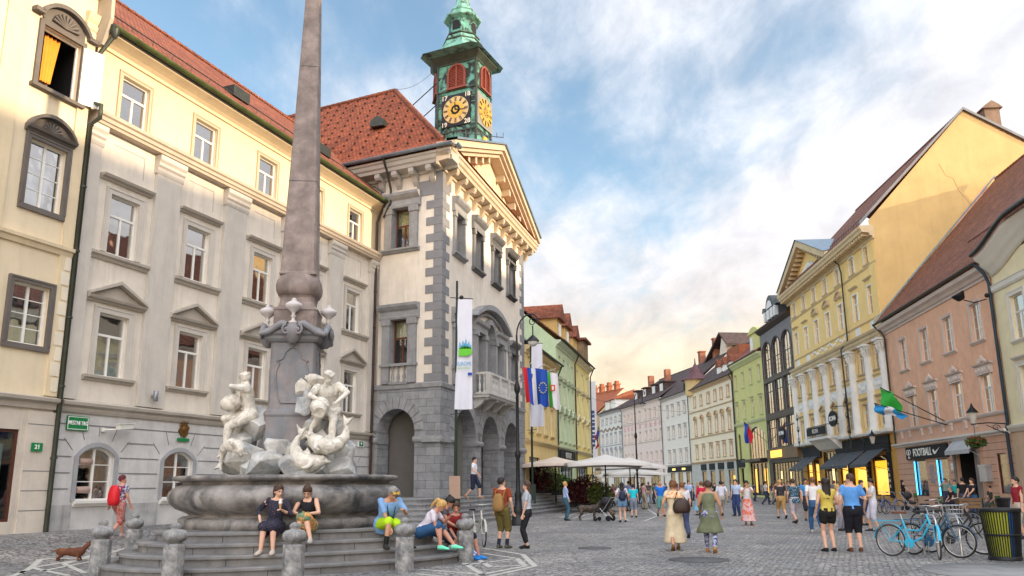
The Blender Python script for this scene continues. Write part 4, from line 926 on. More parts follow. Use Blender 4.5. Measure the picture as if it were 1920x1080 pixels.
# ---------------------------------------------------------------- pale yellow house, right edge
def pale_yellow():
    B = (P0[0] + (P0[0] - R1[0]) * 4, P0[1] + (P0[1] - R1[1]) * 4); m = mat('plaster_paleyellow', (.80, .70, .45), .85, var=.07, dirt=.2); tr = mat('trim_ivory', (.68, .64, .56), .8, var=.06)
    t, L = frame_at(P0, B, 'town_house', 'pale yellow town house with white mouldings cut by the right edge', 'building')
    cs = [2.35, 5.6, 8.9, 12.2]
    wall(t, L, -.3, 4.0, [(3.0, 5.0, .5, 3.1), (7, 9.5, .5, 3.1)], mat('plaster_peach_ground2', (.56, .40, .27), .85), 'ground_floor_wall', bdep=2)
    wall(t, L, 4.0, 12.4, [(c - .62, c + .62, z0, z1) for c in cs for z0, z1 in ((8.15, 10.3), (4.7, 6.9))], m, 'wall', u0=.12, bdep=.9)
    for c in cs:
        window(t, c, 8.15, 1.24, 2.15, 'py', transom=.62, curt='full', sur=(.22, .07, tr), sill=(.35, tr)); window(t, c, 4.7, 1.24, 2.2, 'py', transom=.62, curt='both', sur=(.22, .07, tr), hood=('flat', .4, .3, tr))
    band(t, .1, L, 10.85, [(0, 0), (.06, 0), (.12, .1), (.12, .3), (.16, .36), (0, .42)], tr, 'string_course'); band(t, .1, L, 3.9, [(0, 0), (.06, 0), (.2, .2), (.22, .3), (0, .36)], tr, 'string_course')
    b = MB(); pr = [(0, 0), (.1, 0), (.14, .2), (.3, .35), (.5, .55), (.55, .7), (.75, .85), (.8, 1.0), (0, 1.05)]
    n = 18
    for k in range(n):
        f0, f1 = k / n, (k + 1) / n; x0, x1 = .25 + 6 * f0, .25 + 6 * f1; zz = lambda f: 11.7 + .9 * sstep(f * 1.4) ; b.loft([[(x0, -o, zz(f0) + h) for o, h in pr], [(x1, -o, zz(f1) + h) for o, h in pr]], 0, True)
    b.profile(pr, 6.25, L, 0, 0, 12.6); b.build('eaves_cornice', tr, t)
    b = MB(); pts = [(.25 + 6 * k / n, -.9, 12.85 + .9 * sstep(k / n * 1.4)) for k in range(n + 1)] + [(L, -.9, 13.75)]; b.tube(pts, .11, 8); b.build('gutter', gutter_m, t)
    gable_roof(t, L, 13.5, 8, 21.5, tile_brown, over=.9, x0=.15); shell(t, L, -.3, 12.4, 16, m)
    b = MB(); b.tube([(.0, -.3, 10.6), (-.5, -.7, 10.55), (-.9, -1.0, 10.8)], .03, 6); b.M = Matrix.Translation((-1.1, -1.1, 11.0)) @ Matrix.Rotation(.5, 4, 'X'); b.lathe([(.12, -.2), (.2, -.15), (.32, .1), (.34, .2), (.3, .22)], 14); b.M = None; b.ball((.2, -.35, 10.75), .12, 8, 6); b.build('floodlight', iron, t)
    return t
pale_yellow()
# ---------------------------------------------------------------- yellow palace
def palace():
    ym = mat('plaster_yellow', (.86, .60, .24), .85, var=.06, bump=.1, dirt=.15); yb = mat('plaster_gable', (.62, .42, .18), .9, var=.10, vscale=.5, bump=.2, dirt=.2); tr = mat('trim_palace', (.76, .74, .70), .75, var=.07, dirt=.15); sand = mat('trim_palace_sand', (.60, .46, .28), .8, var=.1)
    t, L = frame_at(Y0, R1, 'palace', 'tall yellow palace with white half columns, corner pediment and broad bare gable wall', 'building')
    cs = [1.35, 4.5, 7.6, 10.75, 13.9, 17.3, 20.4]
    rows = [(17.5, 18.85, 1.0), (13.75, 15.85, 1.05), (9.65, 11.5, 1.1), (5.6, 7.35, 1.1)]
    ops = [(c - w / 2, c + w / 2, z0, z1) for z0, z1, w in rows for c in cs]
    wall(t, L, 5.0, 19.2, ops, ym, 'wall', bdep=.9)
    shp = [(1.2, 2.9, .6, 3.6), (3.3, 4.9, .6, 3.6), (6.2, 9.6, .1, 4.2), (10.3, 12.6, .6, 3.5), (13.1, 16.4, .6, 3.5), (17.4, 20.4, .6, 3.5)]
    wall(t, L, -.3, 5.0, shp, mat('plaster_ochre', (.62, .34, .08), .85, var=.08, dirt=.2), 'ground_floor_wall', bdep=1.6)
    for i, (z0, z1, w) in enumerate(rows):
        for j, c in enumerate(cs):
            mid = 2 <= j <= 4
            hd = None if i == 0 else ('seg' if mid else 'flat') if i == 1 else None if i == 2 else ('tri' if mid else 'flat')
            window(t, c, z0, w, z1 - z0, 'pal%d' % i, transom=0 if i == 0 else .66, mull=1, bars=1, curt='full' if i < 2 else ('both', None, 'both')[j % 3], sur=(.1, .05, tr if i < 2 else sand), sill=(.2, sand) if i in (0, 2) else None, hood=(hd, .3, .45 if i == 1 else .3, sand) if hd else None)
    for x in (-.02, 2.92, 6.05, 9.2, 12.4, 15.6, 18.9, 21.75):
        b = MB(); b.lathe([(.42, 0), (.42, .15), (.38, .2), (.40, .3), (.33, .36), (.34, 2.4), (.30, 5.4)], 14, (x + .15, -.12, 5.25)); b.box(x - .33, x + .63, -.6, 0, 5.02, 5.27); b.build('column', tr, t)
        b = MB(); b.lathe([(.31, 0), (.34, .08), (.33, .2), (.40, .45), (.48, .8)], 12, (x + .15, -.14, 10.65)); b.box(x - .38, x + .68, -.66, 0, 11.45, 11.6)
        for k in range(8):
            a = pi + pi * (k + .5) / 8; b.tube([(x + .15 + cos(a) * .33, -.14 + sin(a) * .33, 10.75), (x + .15 + cos(a) * .42, -.14 + sin(a) * .42, 11.0), (x + .15 + cos(a) * .52, -.14 + sin(a) * .5, 11.05)], [.05, .05, .03], 5)
            b.tube([(x + .15 + cos(a) * .36, -.14 + sin(a) * .36, 11.0), (x + .15 + cos(a) * .5, -.14 + sin(a) * .48, 11.3), (x + .15 + cos(a) * .6, -.14 + sin(a) * .55, 11.28)], [.05, .05, .03], 5)
        b.build('capital', tr, t)
    for z, pr in ((11.65, [(0, 0), (.3, 0), (.34, .2), (.4, .25), (.42, .45), (.55, .55), (.6, .7), (0, .75)]), (17.2, [(0, 0), (.05, 0), (.12, .12), (0, .2)]), (13.25, [(0, 0), (.05, 0), (.1, .1), (0, .16)]), (4.95, [(0, 0), (.45, 0), (.5, .1), (.52, .2), (0, .25)]), (9.2, [(0, 0), (.04, 0), (.08, .1), (0, .14)])):
        band(t, 0, L, z, pr, sand if z != 4.95 else tr, 'string_course')
    random.seed(3)
    for c in cs:
        b = MB(); b.box(c - 1.1, c + 1.1, -.03, 0, 8.2, 9.05)
        for k in range(7): b.ball((c - .85 + .28 * k, -.04, 8.6 + random.uniform(-.15, .15)), .16, 7, 5, 0, (1, .4, 1.2))
        b.build('relief_panel', tr, t)
    b = MB()
    for k in range(22): x = 5.9 + k * .44; b.ball((x, -.03, 12.95 + .17 * sin(k * 1.3)), .2, 7, 5, 0, (1.1, .35, .7))
    b.build('relief_garland', tr, t)
    for c in (cs[0], cs[1], cs[5], cs[6]): MB().box(c - .5, c + .5, -.03, 0, 12.6, 13.2).build('relief_panel', tr, t)
    # main cornice with dentils, pediment
    b = MB(); b.profile([(0, 0), (.1, 0), (.14, .2), (.3, .25), (.34, .42), (.85, .5), (.9, .7), (1.0, .8), (1.02, .98), (0, 1.0)], -.6, L + .1, 0, 0, 18.95)
    b.build('eaves_cornice', sand, t); b = MB()
    for k in range(46): x = -.4 + k * .49; b.box(x, x + .24, -.78, -.3, 19.2, 19.43)
    b.build('dentils', sand, t)
    zb, ap, x0, x1 = 19.95, 23.5, -.6, 14.3; m_ = (x0 + x1) / 2; b = MB(); b.prism([(x0 + .8, zb), (x1 - .8, zb), (m_, ap - .5)], .0, .3)
    b.build('pediment_wall', ym, t); b = MB()
    for sg in (-1, 1):
        xe = x0 if sg < 0 else x1; b.prism([(xe, zb + .35), (m_, ap + .1), (m_, ap - .5), (xe, zb - .2)], -1.0, 0)
    b.build('raking_cornice', sand, t); b = MB()
    for sg in (-1, 1):
        for k in range(12): f = (k + .8) / 12.5; x = m_ + sg * (m_ - x0) * (1 - f); z = zb + (ap - zb) * f - .45; b.box(x - .14, x + .14, -.7, 0, z - .28, z)
    b.build('dentils', sand, t); b = MB()
    for k in range(11): b.ball((m_ - 2.5 + k * .5, -.06, zb + .55 + (1.2 - abs(k - 5) * .22) * .6), .3, 8, 6, 0, (.8, .35, 1.2))
    b.build('pediment_relief', tr, t); b = MB()
    b.add([(x0 - .1, -1.1, zb + .4), (m_, -1.1, ap + .2), (x1 + .1, -1.1, zb + .4), (m_, 5.5, ap + .2)], [(0, 1, 3), (1, 2, 3)]); b.build('pediment_roof', sheet_blue, t, fix=False)
    gable_roof(t, L - .05, 19.9, 7.4, 28.6, tile_brown, over=1.0, back=False); b = MB(); b.prism([(7.4, 28.6), (20.5, 20.2), (20.5, 20.35), (7.4, 28.75)], 0, L, 0, 'yz'); b.build('rear_roof', tile_brown, t)
    b = MB(); b.prism([(-.95, 20.0), (7.4, 28.75), (7.4, 28.95), (-1.0, 20.2)], L - .08, L + .16, 0, 'yz'); b.prism([(7.4, 28.75), (20.5, 20.5), (20.5, 20.7), (7.4, 28.95)], L - .08, L + .16, 0, 'yz'); b.build('roof_flashing', mat('flashing_grey', (.22, .22, .22), .6, met=.3), t)
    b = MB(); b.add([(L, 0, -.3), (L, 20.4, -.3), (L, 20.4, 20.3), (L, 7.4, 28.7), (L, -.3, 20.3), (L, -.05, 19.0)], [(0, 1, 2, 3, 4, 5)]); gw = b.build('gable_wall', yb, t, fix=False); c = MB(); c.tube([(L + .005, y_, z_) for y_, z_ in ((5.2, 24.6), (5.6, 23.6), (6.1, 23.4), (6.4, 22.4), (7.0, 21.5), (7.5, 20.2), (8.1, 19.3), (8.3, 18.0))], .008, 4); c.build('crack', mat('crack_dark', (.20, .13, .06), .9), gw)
    b = MB(); b.box(L - 1.3, L - .1, -.08, 0, 12.4, 19.0); b.build('corner_pilaster', ym, t)
    shell(t, L - .05, -.3, 19.5, 20, ym); b = MB(); b.box(L - 1.3, L - .4, 9.2, 10.3, 26.5, 29.0); b.prism([(9.0, 29.0), (10.5, 29.0), (10.2, 29.3), (9.75, 29.6), (9.3, 29.3)], L - 1.45, L - .25, 0, 'yz'); b.build('chimney', mat('chimney_render', (.24, .16, .11), .9, var=.25, dirt=.5), t)
    b = MB(); 
    for k in range(14): f = k / 13; b.tube([(15 + f * 7, -.75, 20.2), (15 + f * 7, -.7, 20.6)], .02, 4)
    b.tube([(15, -.7, 20.55), (L, -.7, 20.55)], .02, 5); b.build('snow_guard', gutter_m, t)
    pipe(t, [(14.6, -.95, 19.9), (15.3, -.3, 18.9), (15.3, -.16, 18.2), (15.3, -.16, 12.6), (15.2, -.7, 11.9), (15.0, -.5, 5.1), (15.0, -.5, 4.2)], .06, clips=False)
    # shop level
    for i, (a, c, z0, z1) in enumerate(shp):
        b = MB(); b.M = Matrix.Translation(((a + c) / 2, 0, z0)); flatring(b, c - a - .12, z1 - z0 - .12, .06, .08, .16, 0, .06)
        if i == 2:
            for x in (-.9, 0, .9): b.box(x - .04, x + .04, .08, .14, .06, z1 - z0 - .1)
        w_ = b.build('shop_window', iron, t); MB().box(a + .05, c - .05, .12, .125, z0 + .05, z1 - .05).build('pane', shop_glass, w_)
        if i != 2: MB().box(a + .12, c - .12 - (.5 if i > 3 else 0), .2, .22, z0 + .05, z1 - .4).build('lit_display', lit_y, w_)
        else: MB().box(a + 1.2, a + 1.9, .3, .34, 1.2, 3.2).build('lit_room', lit_w, w_)
    b = MB()
    for a, c in ((.6, 6.0), (10.0, 21.2)): b.box(a, c, -.14, 0, 3.75, 4.85)
    b.build('shop_fascia', board_dark, t)
    for a in (12.7, 16.6, 20.6): b = MB(); b.box(a, a + .55, -.16, 0, .5, 3.7); s_ = b.build('shop_pillar', board_dark, t); 
    for a in (16.87, 20.87):
        for k, ch in enumerate('IKONA'): text(ch, .34, letter_w, t, (a, -.18, 2.8 - k * .38))
    aw_m = mat('awning_charcoal', (.075, .08, .09), .7, var=.1)
    for a, c in ((1.0, 3.0), (3.3, 5.3), (10.0, 12.9), (13.1, 16.6), (17.1, 20.4)): awning(t, a, c, 4.0, 1.15, 1.5, aw_m)
    b = MB(); b.box(6.3, 11.9, -1.3, 0, 5.15, 5.35); b.profile([(0, -.9), (.3, -.8), (.9, -.2), (1.2, 0), (0, 0)], 6.4, 11.8, z=5.15); b.build('balcony', tr, t)
    b = MB()
    for k in range(28): x = 6.35 + k * .2; b.tube([(x, -1.25, 5.35), (x, -1.25, 6.3)], .018, 5)
    b.tube([(6.35, -1.25, 6.3), (11.85, -1.25, 6.3)], .03, 6); b.tube([(6.35, 0, 6.3), (6.35, -1.25, 6.3)], .03, 6); b.tube([(11.85, 0, 6.3), (11.85, -1.25, 6.3)], .03, 6); b.build('balcony_railing', iron, t)
    s_ = MB(); s_.box(6.6, 11.6, -1.36, -1.30, 5.55, 6.2); r = s_.build('shop_sign', board_dark, t); text('IKONA', .5, mat('letter_grey', (.55, .55, .5), .5), r, (9.1, -1.38, 5.87), bold=True)
    def oval(u, z, nm='hanging_sign', yy=-1.2):
        b = MB(); P = [(cos(2 * pi * k / 20) * .95, sin(2 * pi * k / 20) * .62) for k in range(20)]; b.M = Matrix.Translation((u, yy, z)); b.prism(P, -.05, .05); b.tube([(0, 0, .6), (0, .0, 1.0), (0, 1.2, 1.0)], .03, 6); o = b.build(nm, board_dark, t)
        b = MB(); b.M = Matrix.Translation((u, yy, z)); b.tube([(p[0] * 1.0, -.05, p[1]) for p in P + P[:1]], .03, 6); b.build('rim', iron, o); text('IKONA', .52, letter_w, o, (u, yy - .07, z), bold=True)
    oval(13.4, 6.6)
    # wrought iron brackets (curls)
    def curl(u, z0, z1, y=-1.0):
        b = MB(); b.tube([(u, y, z0), (u, y, z1)], .03, 6); n = 3
        for k in range(n):
            zc = z0 + (z1 - z0) * (k + .5) / n
            for sg in (-1, 1): b.tube([(u + sg * (.04 + .42 * (1 - j / 14) * abs(sin(j * .42))), y, zc + .34 * cos(j * .42) * (1 - j / 16)) for j in range(15)], .022, 5)
        b.build('iron_bracket', iron, t)
    curl(16.1, 4.9, 8.3); curl(2.9, 4.8, 8.0)
    for u, z in ((1.7, 4.6), (14.4, 4.65), (17.0, 4.5)):
        b = MB(); P = [(u + cos(2 * pi * k / 20) * .42, -.4, z + sin(2 * pi * k / 20) * .42) for k in range(21)]; b.tube(P, .03, 5); P = [(u + cos(2 * pi * k / 20) * .25, -.4, z + sin(2 * pi * k / 20) * .25) for k in range(21)]; b.tube(P, .02, 5); b.tube([(u, -.4, z + .42), (u, -.1, z + .7)], .02, 5); b.build('ring_ornament', iron, t)
    return t
palace()
# ---------------------------------------------------------------- dark glazed shop building
def glazed():
    dk = mat('bronze_cladding', (.055, .040, .035), .5, met=.3, var=.2); gr = mat('render_greybrown', (.20, .19, .20), .85, var=.06)
    t, L = frame_at(B1, Y0, 'shop_building', 'narrow dark building with tall arched bronze glazing between the green house and yellow palace', 'building')
    xs = [(.5, 3.9), (4.1, 7.5), (7.7, 11.1)]
    ops = [(a, c, 12.9, 16.9, 1.5) for a, c in xs] + [(a, c, 9.0, 12.4) for a, c in xs] + [(a, c, 5.3, 8.3) for a, c in xs]
    wall(t, L, 3.9, 18.2, ops, gr, 'wall', bdep=2.5); wall(t, L, -.3, 3.9, [(1.4, 10.8, .3, 3.7)], dk, 'ground_floor_wall', bdep=3)
    for a, c in xs:
        m_ = (a + c) / 2
        for z0, h, ar, ms, bs in ((12.9, 4.0, 1.5, 3, 3), (9.0, 3.4, 0, 3, 1), (5.3, 3.0, 0, 2, 0)):
            window(t, m_, z0, 3.4, h, 'gl', fm=dk, transom=.5 if z0 > 12 else .7, mull=ms, bars=bs, curt='low' if z0 > 8 and z0 < 12 else None, arch=ar, sur=(.1, .08, dk, True))
    b = MB(); b.box(.4, 11.2, -.05, 0, 8.45, 8.95); b.box(.4, 11.2, -.05, 0, 12.5, 12.85); b.build('spandrel_panels', dk, t)
    band(t, 0, L, 18.0, [(0, 0), (.1, 0), (.5, .3), (.6, .5), (0, .55)], dk, 'eaves_cornice')
    b = MB(); b.box(.6, 11.4, -.35, -.02, 4.05, 5.15); f_ = b.build('shop_fascia', mat('fascia_wood', (.20, .12, .06), .6, var=.15), t); MB().box(2.2, 6.2, -.38, -.35, 4.25, 4.95).build('lit_sign', emis('sign_amber', (1, .42, .04), 1.6), f_)
    b = MB(); b.M = Matrix.Translation((6.1, 0, .3)); flatring(b, 9.2, 3.3, .08, .08, .16, 0, .05)
    for k in range(9): b.box(-4.5 + k * 1.0, -4.42 + k * 1.0, .08, .14, .05, 3.3)
    w_ = b.build('shop_window', dk, t); MB().box(1.5, 10.7, .12, .125, .4, 3.6).build('pane', shop_glass, w_)
    for x in (3.0, 6.5): MB().box(x, x + .5, .3, .35, 2.0, 2.8).build('lit_room', lit_w, w_)
    MB().box(9.2, 10.4, .6, .63, 1.4, 2.5).build('lit_screen', emis('screen_blue', (.08, .25, .9), 1.2), w_)
    gable_roof(t, L, 18.4, 5, 21.5, tile_dark, over=.6); shell(t, L, -.3, 18.2, 12, gr)
    b = MB(); x0, x1 = 3.6, 8.6; P = arcpts(x0 + 1.2, x1 - 1.0, 20.2, 1.1, 10)
    b.box(x0, x1, -.2, 4, 18.6, 19.9); b.prism([(x0 - .3, 19.9), (x1 + .3, 19.9), (x1, 20.4), (P[-1][0], 20.2)] + P[::-1] + [(x0, 20.4)], -.5, 3.5); d = b.build('dormer', mat('dormer_metal', (.05, .055, .06), .5, met=.3), t)
    b = MB()
    for x, w in ((4.0, .6), (5.2, .9), (6.5, .9), (7.7, .6)): b.box(x, x + w, -.56, -.21, 18.75, 19.8)
    b.prism(arcpts(5.2, 7.2, 19.95, .8, 8), -.56, -.51); b.build('dormer_glazing', glass_sky, d)
    b = MB(); P = [(cos(2 * pi * k / 20) * .95, sin(2 * pi * k / 20) * .62) for k in range(20)]; b.M = Matrix.Translation((9.7, -1.2, 6.4)); b.prism(P, -.05, .05); b.tube([(0, 0, .6), (0, 1.2, .9)], .03, 6); o = b.build('hanging_sign', board_dark, t); text('IKONA', .52, letter_w, o, (9.7, -1.27, 6.4), bold=True)
glass_sky = mat('glazing_pale', (.55, .58, .6), .1, spec=.8, var=.1)
glazed()
# ---------------------------------------------------------------- green house
def green():
    gm = mat('plaster_green', (.60, .56, .22), .85, var=.08, dirt=.2); tr = mat('trim_greenish', (.55, .55, .30), .8, var=.1)
    t, L = house(G1, B1, 'town_house', 'lime green town house with a large arched blue shop window', gm, [(13.1, 14.9, 1.0), (9.3, 11.25, 1.0, 'flat')], [1.6, 4.8, 7.9, 11.1], 16.3, (7, 21.5, mat('tile_maroon', (.20, .05, .04), .8, var=.25)), zgf=4.0, trim=tr, shops=[(5.5, 8.4, .3, 3.8), (8.8, 11.4, .3, 3.8)], band_z=(8.5,)) if 0 else frame_at(G1, B1, 'town_house', 'lime green town house with a large arched blue shop window', 'building')
    cs = [1.2, 4.4, 7.7, 11.0]
    wall(t, L, -.3, 8.7, [(5.0, 11.6, 4.35, 8.0, 1.1), (.7, 1.8, 4.5, 7.6, .5), (5.0, 11.6, .2, 4.0), (.7, 2.2, .2, 3.4)], gm, 'lower_wall', bdep=2.2)
    wall(t, L, 8.7, 16.3, [(c - .5, c + .5, z0, z1) for c in cs for z0, z1 in ((13.1, 14.95), (9.3, 11.25))], gm, 'upper_wall', bdep=.9)
    for i, c in enumerate(cs): simple_window(t, c, 13.1, 1.0, 1.85, tr, key='gr', curt=None); simple_window(t, c, 9.3, 1.0, 1.95, tr, hood='flat', key='gr', curt='full')
    window(t, 8.3, 4.35, 6.6, 3.65, 'grb', fm=iron, transom=0, mull=5, arch=1.1, curt=None, sur=(.2, .06, tr))
    MB().box(5.1, 11.5, .7, .75, 4.5, 6.8).build('blue_display', mat('display_navy', (.03, .10, .26), .4, var=.3), t)
    window(t, 1.25, 4.5, 1.1, 3.1, 'grs', fm=iron, transom=0, mull=1, arch=.5, curt='both')
    b = MB(); b.M = Matrix.Translation((8.3, 0, .2)); flatring(b, 6.4, 3.6, .1, .08, .2, 0, .05)
    for x in (-2.2, -.8, .8, 2.2): b.box(x - .06, x + .06, .08, .2, .05, 3.6)
    w_ = b.build('shop_window', iron, t); MB().box(5.1, 11.5, .15, .155, .3, 3.9).build('pane', shop_glass, w_)
    for x in (5.4, 9.4): MB().box(x, x + 1.0, .3, .35, .5, 3.2).build('lit_display', lit_y, w_)
    b = MB(); b.box(4.6, 12.0, -.9, 0, 4.0, 4.3); b.build('canopy', iron, t); sign_board(t, .3, 3.0, 3.5, 4.5, board_dark)
    band(t, 0, L, 8.5, [(0, 0), (.1, 0), (.2, .15), (.25, .35), (0, .45)], tr, 'string_course'); band(t, 0, L, 15.7, [(0, 0), (.1, 0), (.3, .25), (.5, .4), (.52, .6), (0, .62)], tr, 'eaves_cornice'); gutter(t, 0, L, 16.4, -.6)
    gable_roof(t, L, 16.3, 7, 22.0, mat('tile_maroon', (.22, .05, .035), .8, var=.25, tex='brick', texargs=dict(w=.25, h=.25, mortar=.02)), over=.5); shell(t, L, -.3, 16.3, 14, gm, gab=21.8)
    pipe(t, [(.1, -.6, 16.3), (.1, -.14, 15.4), (.1, -.12, .2)], .07, clips=False)
    b = MB(); b.box(7.6, 11.4, .2, 4, 16.4, 18.9); b.prism(arcpts(7.4, 11.6, 18.9, .7, 8), .0, 4.4); d = b.build('dormer', gm, t); MB().box(8.0, 9.0, .1, .2, 17.0, 18.5).build('dormer_window', glass_sky, d)
green()
# ---------------------------------------------------------------- cream corner house with turret, white, pink, blue houses
def cream_row():
    cm = mat('plaster_apricot', (.78, .67, .50), .85, var=.07, dirt=.15); tr = mat('trim_apricot', (.52, .36, .22), .8, var=.1)
    t, L = house(C1, G1, 'town_house', 'cream town house with orange window frames and a small round corner turret', cm,
                 [(12.7, 14.2, .95), (8.5, 10.5, 1.0, 'seg'), (5.15, 6.85, 1.0, 'flat')], [3.0, 6.2, (9.6, 1.3), 12.6, 15.2, 17.9], 15.3, (8, 22.0, tile_dark), zgf=4.5, trim=tr, gfm=mat('plaster_shop_grey', (.48, .46, .42), .85), shops=[(4.6, 6.8, .4, 3.3), (8.4, 10.6, .4, 3.3), (12.2, 14.4, .4, 3.3), (16.0, 18.6, .4, 3.3)], band_z=(8.05, 11.9))
    for x in (4.6, 8.4, 12.2, 16.0): sign_board(t, x, x + 2.3, 3.45, 4.3, board_dark, None); 
    MB().box(17.0, 18.2, .3, .35, .6, 2.6).build('lit_display', lit_y, t)
    b = MB(); b.lathe([(1.5, 14.6), (1.7, 15.0), (1.7, 16.9), (1.95, 17.1)], 16, (1.2, .9, 0)); tu = b.build('turret', mat('turret_yellow', (.68, .50, .25), .85, var=.1), t)
    MB().lathe([(2.2, 17.0), (2.1, 17.15), (1.3, 17.7), (.95, 18.3), (.85, 18.7), (.4, 19.1), (.12, 19.6), (.05, 20.4)], 16, (1.2, .9, 0)).build('turret_roof', mat('turret_roof', (.12, .055, .06), .6, met=.1, var=.2), tu)
    b = MB(); b.M = Matrix.Translation((.75, -.78, 0)); b.prism(arcpts(-.35, .35, 16.3, .35, 8) + [(.35, 15.6), (-.35, 15.6)], -.08, .1); b.build('turret_window', dark_void, tu)
    for x in (11.5, 14.0, 16.5):
        b = MB(); b.box(x - .6, x + .6, 1.0, 4, 16, 17.5); d = b.build('dormer', white_paint, t); b = MB(); b.prism([(x - .8, 17.5), (x + .8, 17.5), (x, 18.6)], .8, 4.5); b.build('dormer_roof', tile_red, d)
    MB().prism([(5, 17.5), (11.5, 17.5), (11.5, 20.8), (6.5, 20.8)], 4.2, 8).build('red_roof_wing', mat('tile_orange', (.30, .09, .04), .8, var=.2), t)
    wm = mat('plaster_whitepink', (.74, .68, .60), .85, var=.06, dirt=.15)
    t, L = house(W1, C1, 'town_house', 'off white town house with a tall blank gable, next to the turret house', wm, [(12.4, 14.0, .95, 'flat'), (8.8, 10.5, .95, 'flat'), (5.0, 6.7, .95, 'flat')], [3.3, 6.0, 9.2, 12.0], 15.6, (8.5, 23.2, tile_dark), zgf=4.4, trim=mat('trim_pale', (.52, .47, .45), .8), shops=[(3, 5.6, .4, 3.3), (7, 9.6, .4, 3.3), (11, 13, .4, 3.3)])
    sign_board(t, 1.8, 14, 3.4, 4.3, board_dark, None); [MB().box(x, x + 1.6, -.15, -.12, 3.7, 4.0).build('gold_sign', letter_g, t) for x in (4.6, 9.6)]
    b = MB(); b.prism([(8.5, 16), (14.2, 16), (14.2, 23.6), (12.5, 24.6)], 6.5, 13); b.build('gable_wing', mat('plaster_palepink', (.70, .58, .48), .85), t)
    b = MB(); b.prism([(2.0, 19.5), (12.6, 24.8), (12.6, 25.1), (2.0, 19.9)], 6.0, 13.2); b.prism([(12.6, 24.8), (15.5, 22.6), (15.5, 22.9), (12.6, 25.1)], 6.0, 13.2); b.build('gable_wing_roof', tile_dark, t)
    for x, z in ((1.5, 22.5), (8.5, 23.5)): b = MB(); b.box(x - .5, x + .5, 6.5, 7.5, z - 3, z + 1.2); b.box(x - .6, x + .6, 6.4, 7.6, z + 1.2, z + 1.4); b.build('chimney', mat('chimney_brick', (.30, .12, .07), .9, var=.3), t)
    pk = mat('plaster_pink', (.70, .58, .52), .85, var=.07, dirt=.1)
    t, L = house(K1, W1, 'town_house', 'long pink town house with rows of tall white framed windows', pk, [(13.1, 14.8, .95), (9.4, 11.0, .95), (5.5, 7.2, .95)], [1.3, 3.5, 5.7, 8.0, 10.3, 13.6, 16.0, 18.5, 20.9], 16.1, (8, 22.0, tile_dark), zgf=4.6, trim=mat('trim_pinkpale', (.66, .56, .52), .8), shops=[(2, 6, .4, 3.5), (9, 12, .4, 3.5), (15, 20, .4, 3.5)], band_z=(8.9, 12.6))
    for x in (1.3, 3.5, 5.7, 8.0, 10.3, 13.6, 16.0, 18.5, 20.9): b = MB(); b.box(x - .5, x + .5, -.04, 0, 11.5, 12.4); b.build('wall_panel', mat('panel_rose', (.62, .38, .36), .8), t)
    for x in (4, 9, 14, 18): b = MB(); b.box(x - .9, x + .9, 1.6, 5, 17.4, 19.2); b.box(x - 1.1, x + 1.1, 1.3, 5, 19.2, 19.4); d = b.build('dormer', tile_dark, t); MB().box(x - .7, x + .7, 1.52, 1.6, 17.7, 19.0).build('dormer_window', glass_sky, d)
    for x in (2, 11): b = MB(); b.box(x - .5, x + .5, 5, 6, 19, 22.6); b.build('chimney', mat('chimney_brick', (.3, .12, .07)), t)
    bm_ = mat('plaster_bluewhite', (.66, .64, .60), .85, var=.07, dirt=.1)
    t, L = house(U1, K1, 'town_house', 'pale blue town house with garlands, farthest on the right side', bm_, [(13.9, 15.1, .95), (9.9, 11.6, 1.0, 'flat'), (6.6, 8.2, 1.0, 'seg')], [2.0, 4.8, 7.6, 10.4, 13.2], 16.3, (7.5, 20.5, tile_dark), zgf=4.6, trim=mat('trim_bluegrey', (.42, .42, .45), .8), shops=[(2, 5, .4, 3.5), (8, 12, .4, 3.5)], band_z=(9.3,))
    b = MB()
    for k in range(30): b.ball((.6 + k * .47, -.08, 12.7 + .25 * sin(k * 1.1)), .28, 6, 5, 0, (1, .3, .7))
    b.build('garland', mat('garland_brown', (.26, .2, .15), .8), t)
    for x in (3, 7): b = MB(); b.box(x - 1.3, x + 1.3, .8, 4, 16.8, 18.9); d = b.build('dormer', white_paint, t); b = MB(); b.prism([(.3, 18.9), (5, 18.9), (5, 21)], x - 1.6, x + 1.6, 0, 'yz'); b.build('dormer_roof', mat('tile_orange', (.30, .09, .04)), d)
    # farthest houses closing the view
    Z1 = line(U1, 900, 1118); A = (U1[0] - 14, U1[1] + 26); t, L = house(A, (U1[0] - 1, U1[1] + 1), 'town_house', 'yellowish town house with orange chimneys at the far end of the street', mat('plaster_far', (.55, .46, .30), .85), [(12.5, 14, 1.0), (9, 10.6, 1.0), (5.5, 7, 1.0)], [2 + 3 * i for i in range(8)], 16, (8, 22.5, mat('tile_orange', (.30, .09, .04))), zgf=4.4)
    for x in (17, 20, 23, 26): b = MB(); b.box(x - .5, x + .5, 7.2, 8.2, 19, 23.6); b.box(x - .65, x + .65, 7.05, 8.35, 23.6, 23.9); b.box(x - .4, x + .4, 7.3, 8.1, 23.9, 24.5); b.build('chimney', mat('chimney_orange', (.30, .10, .05), .9, var=.2), t)
cream_row()
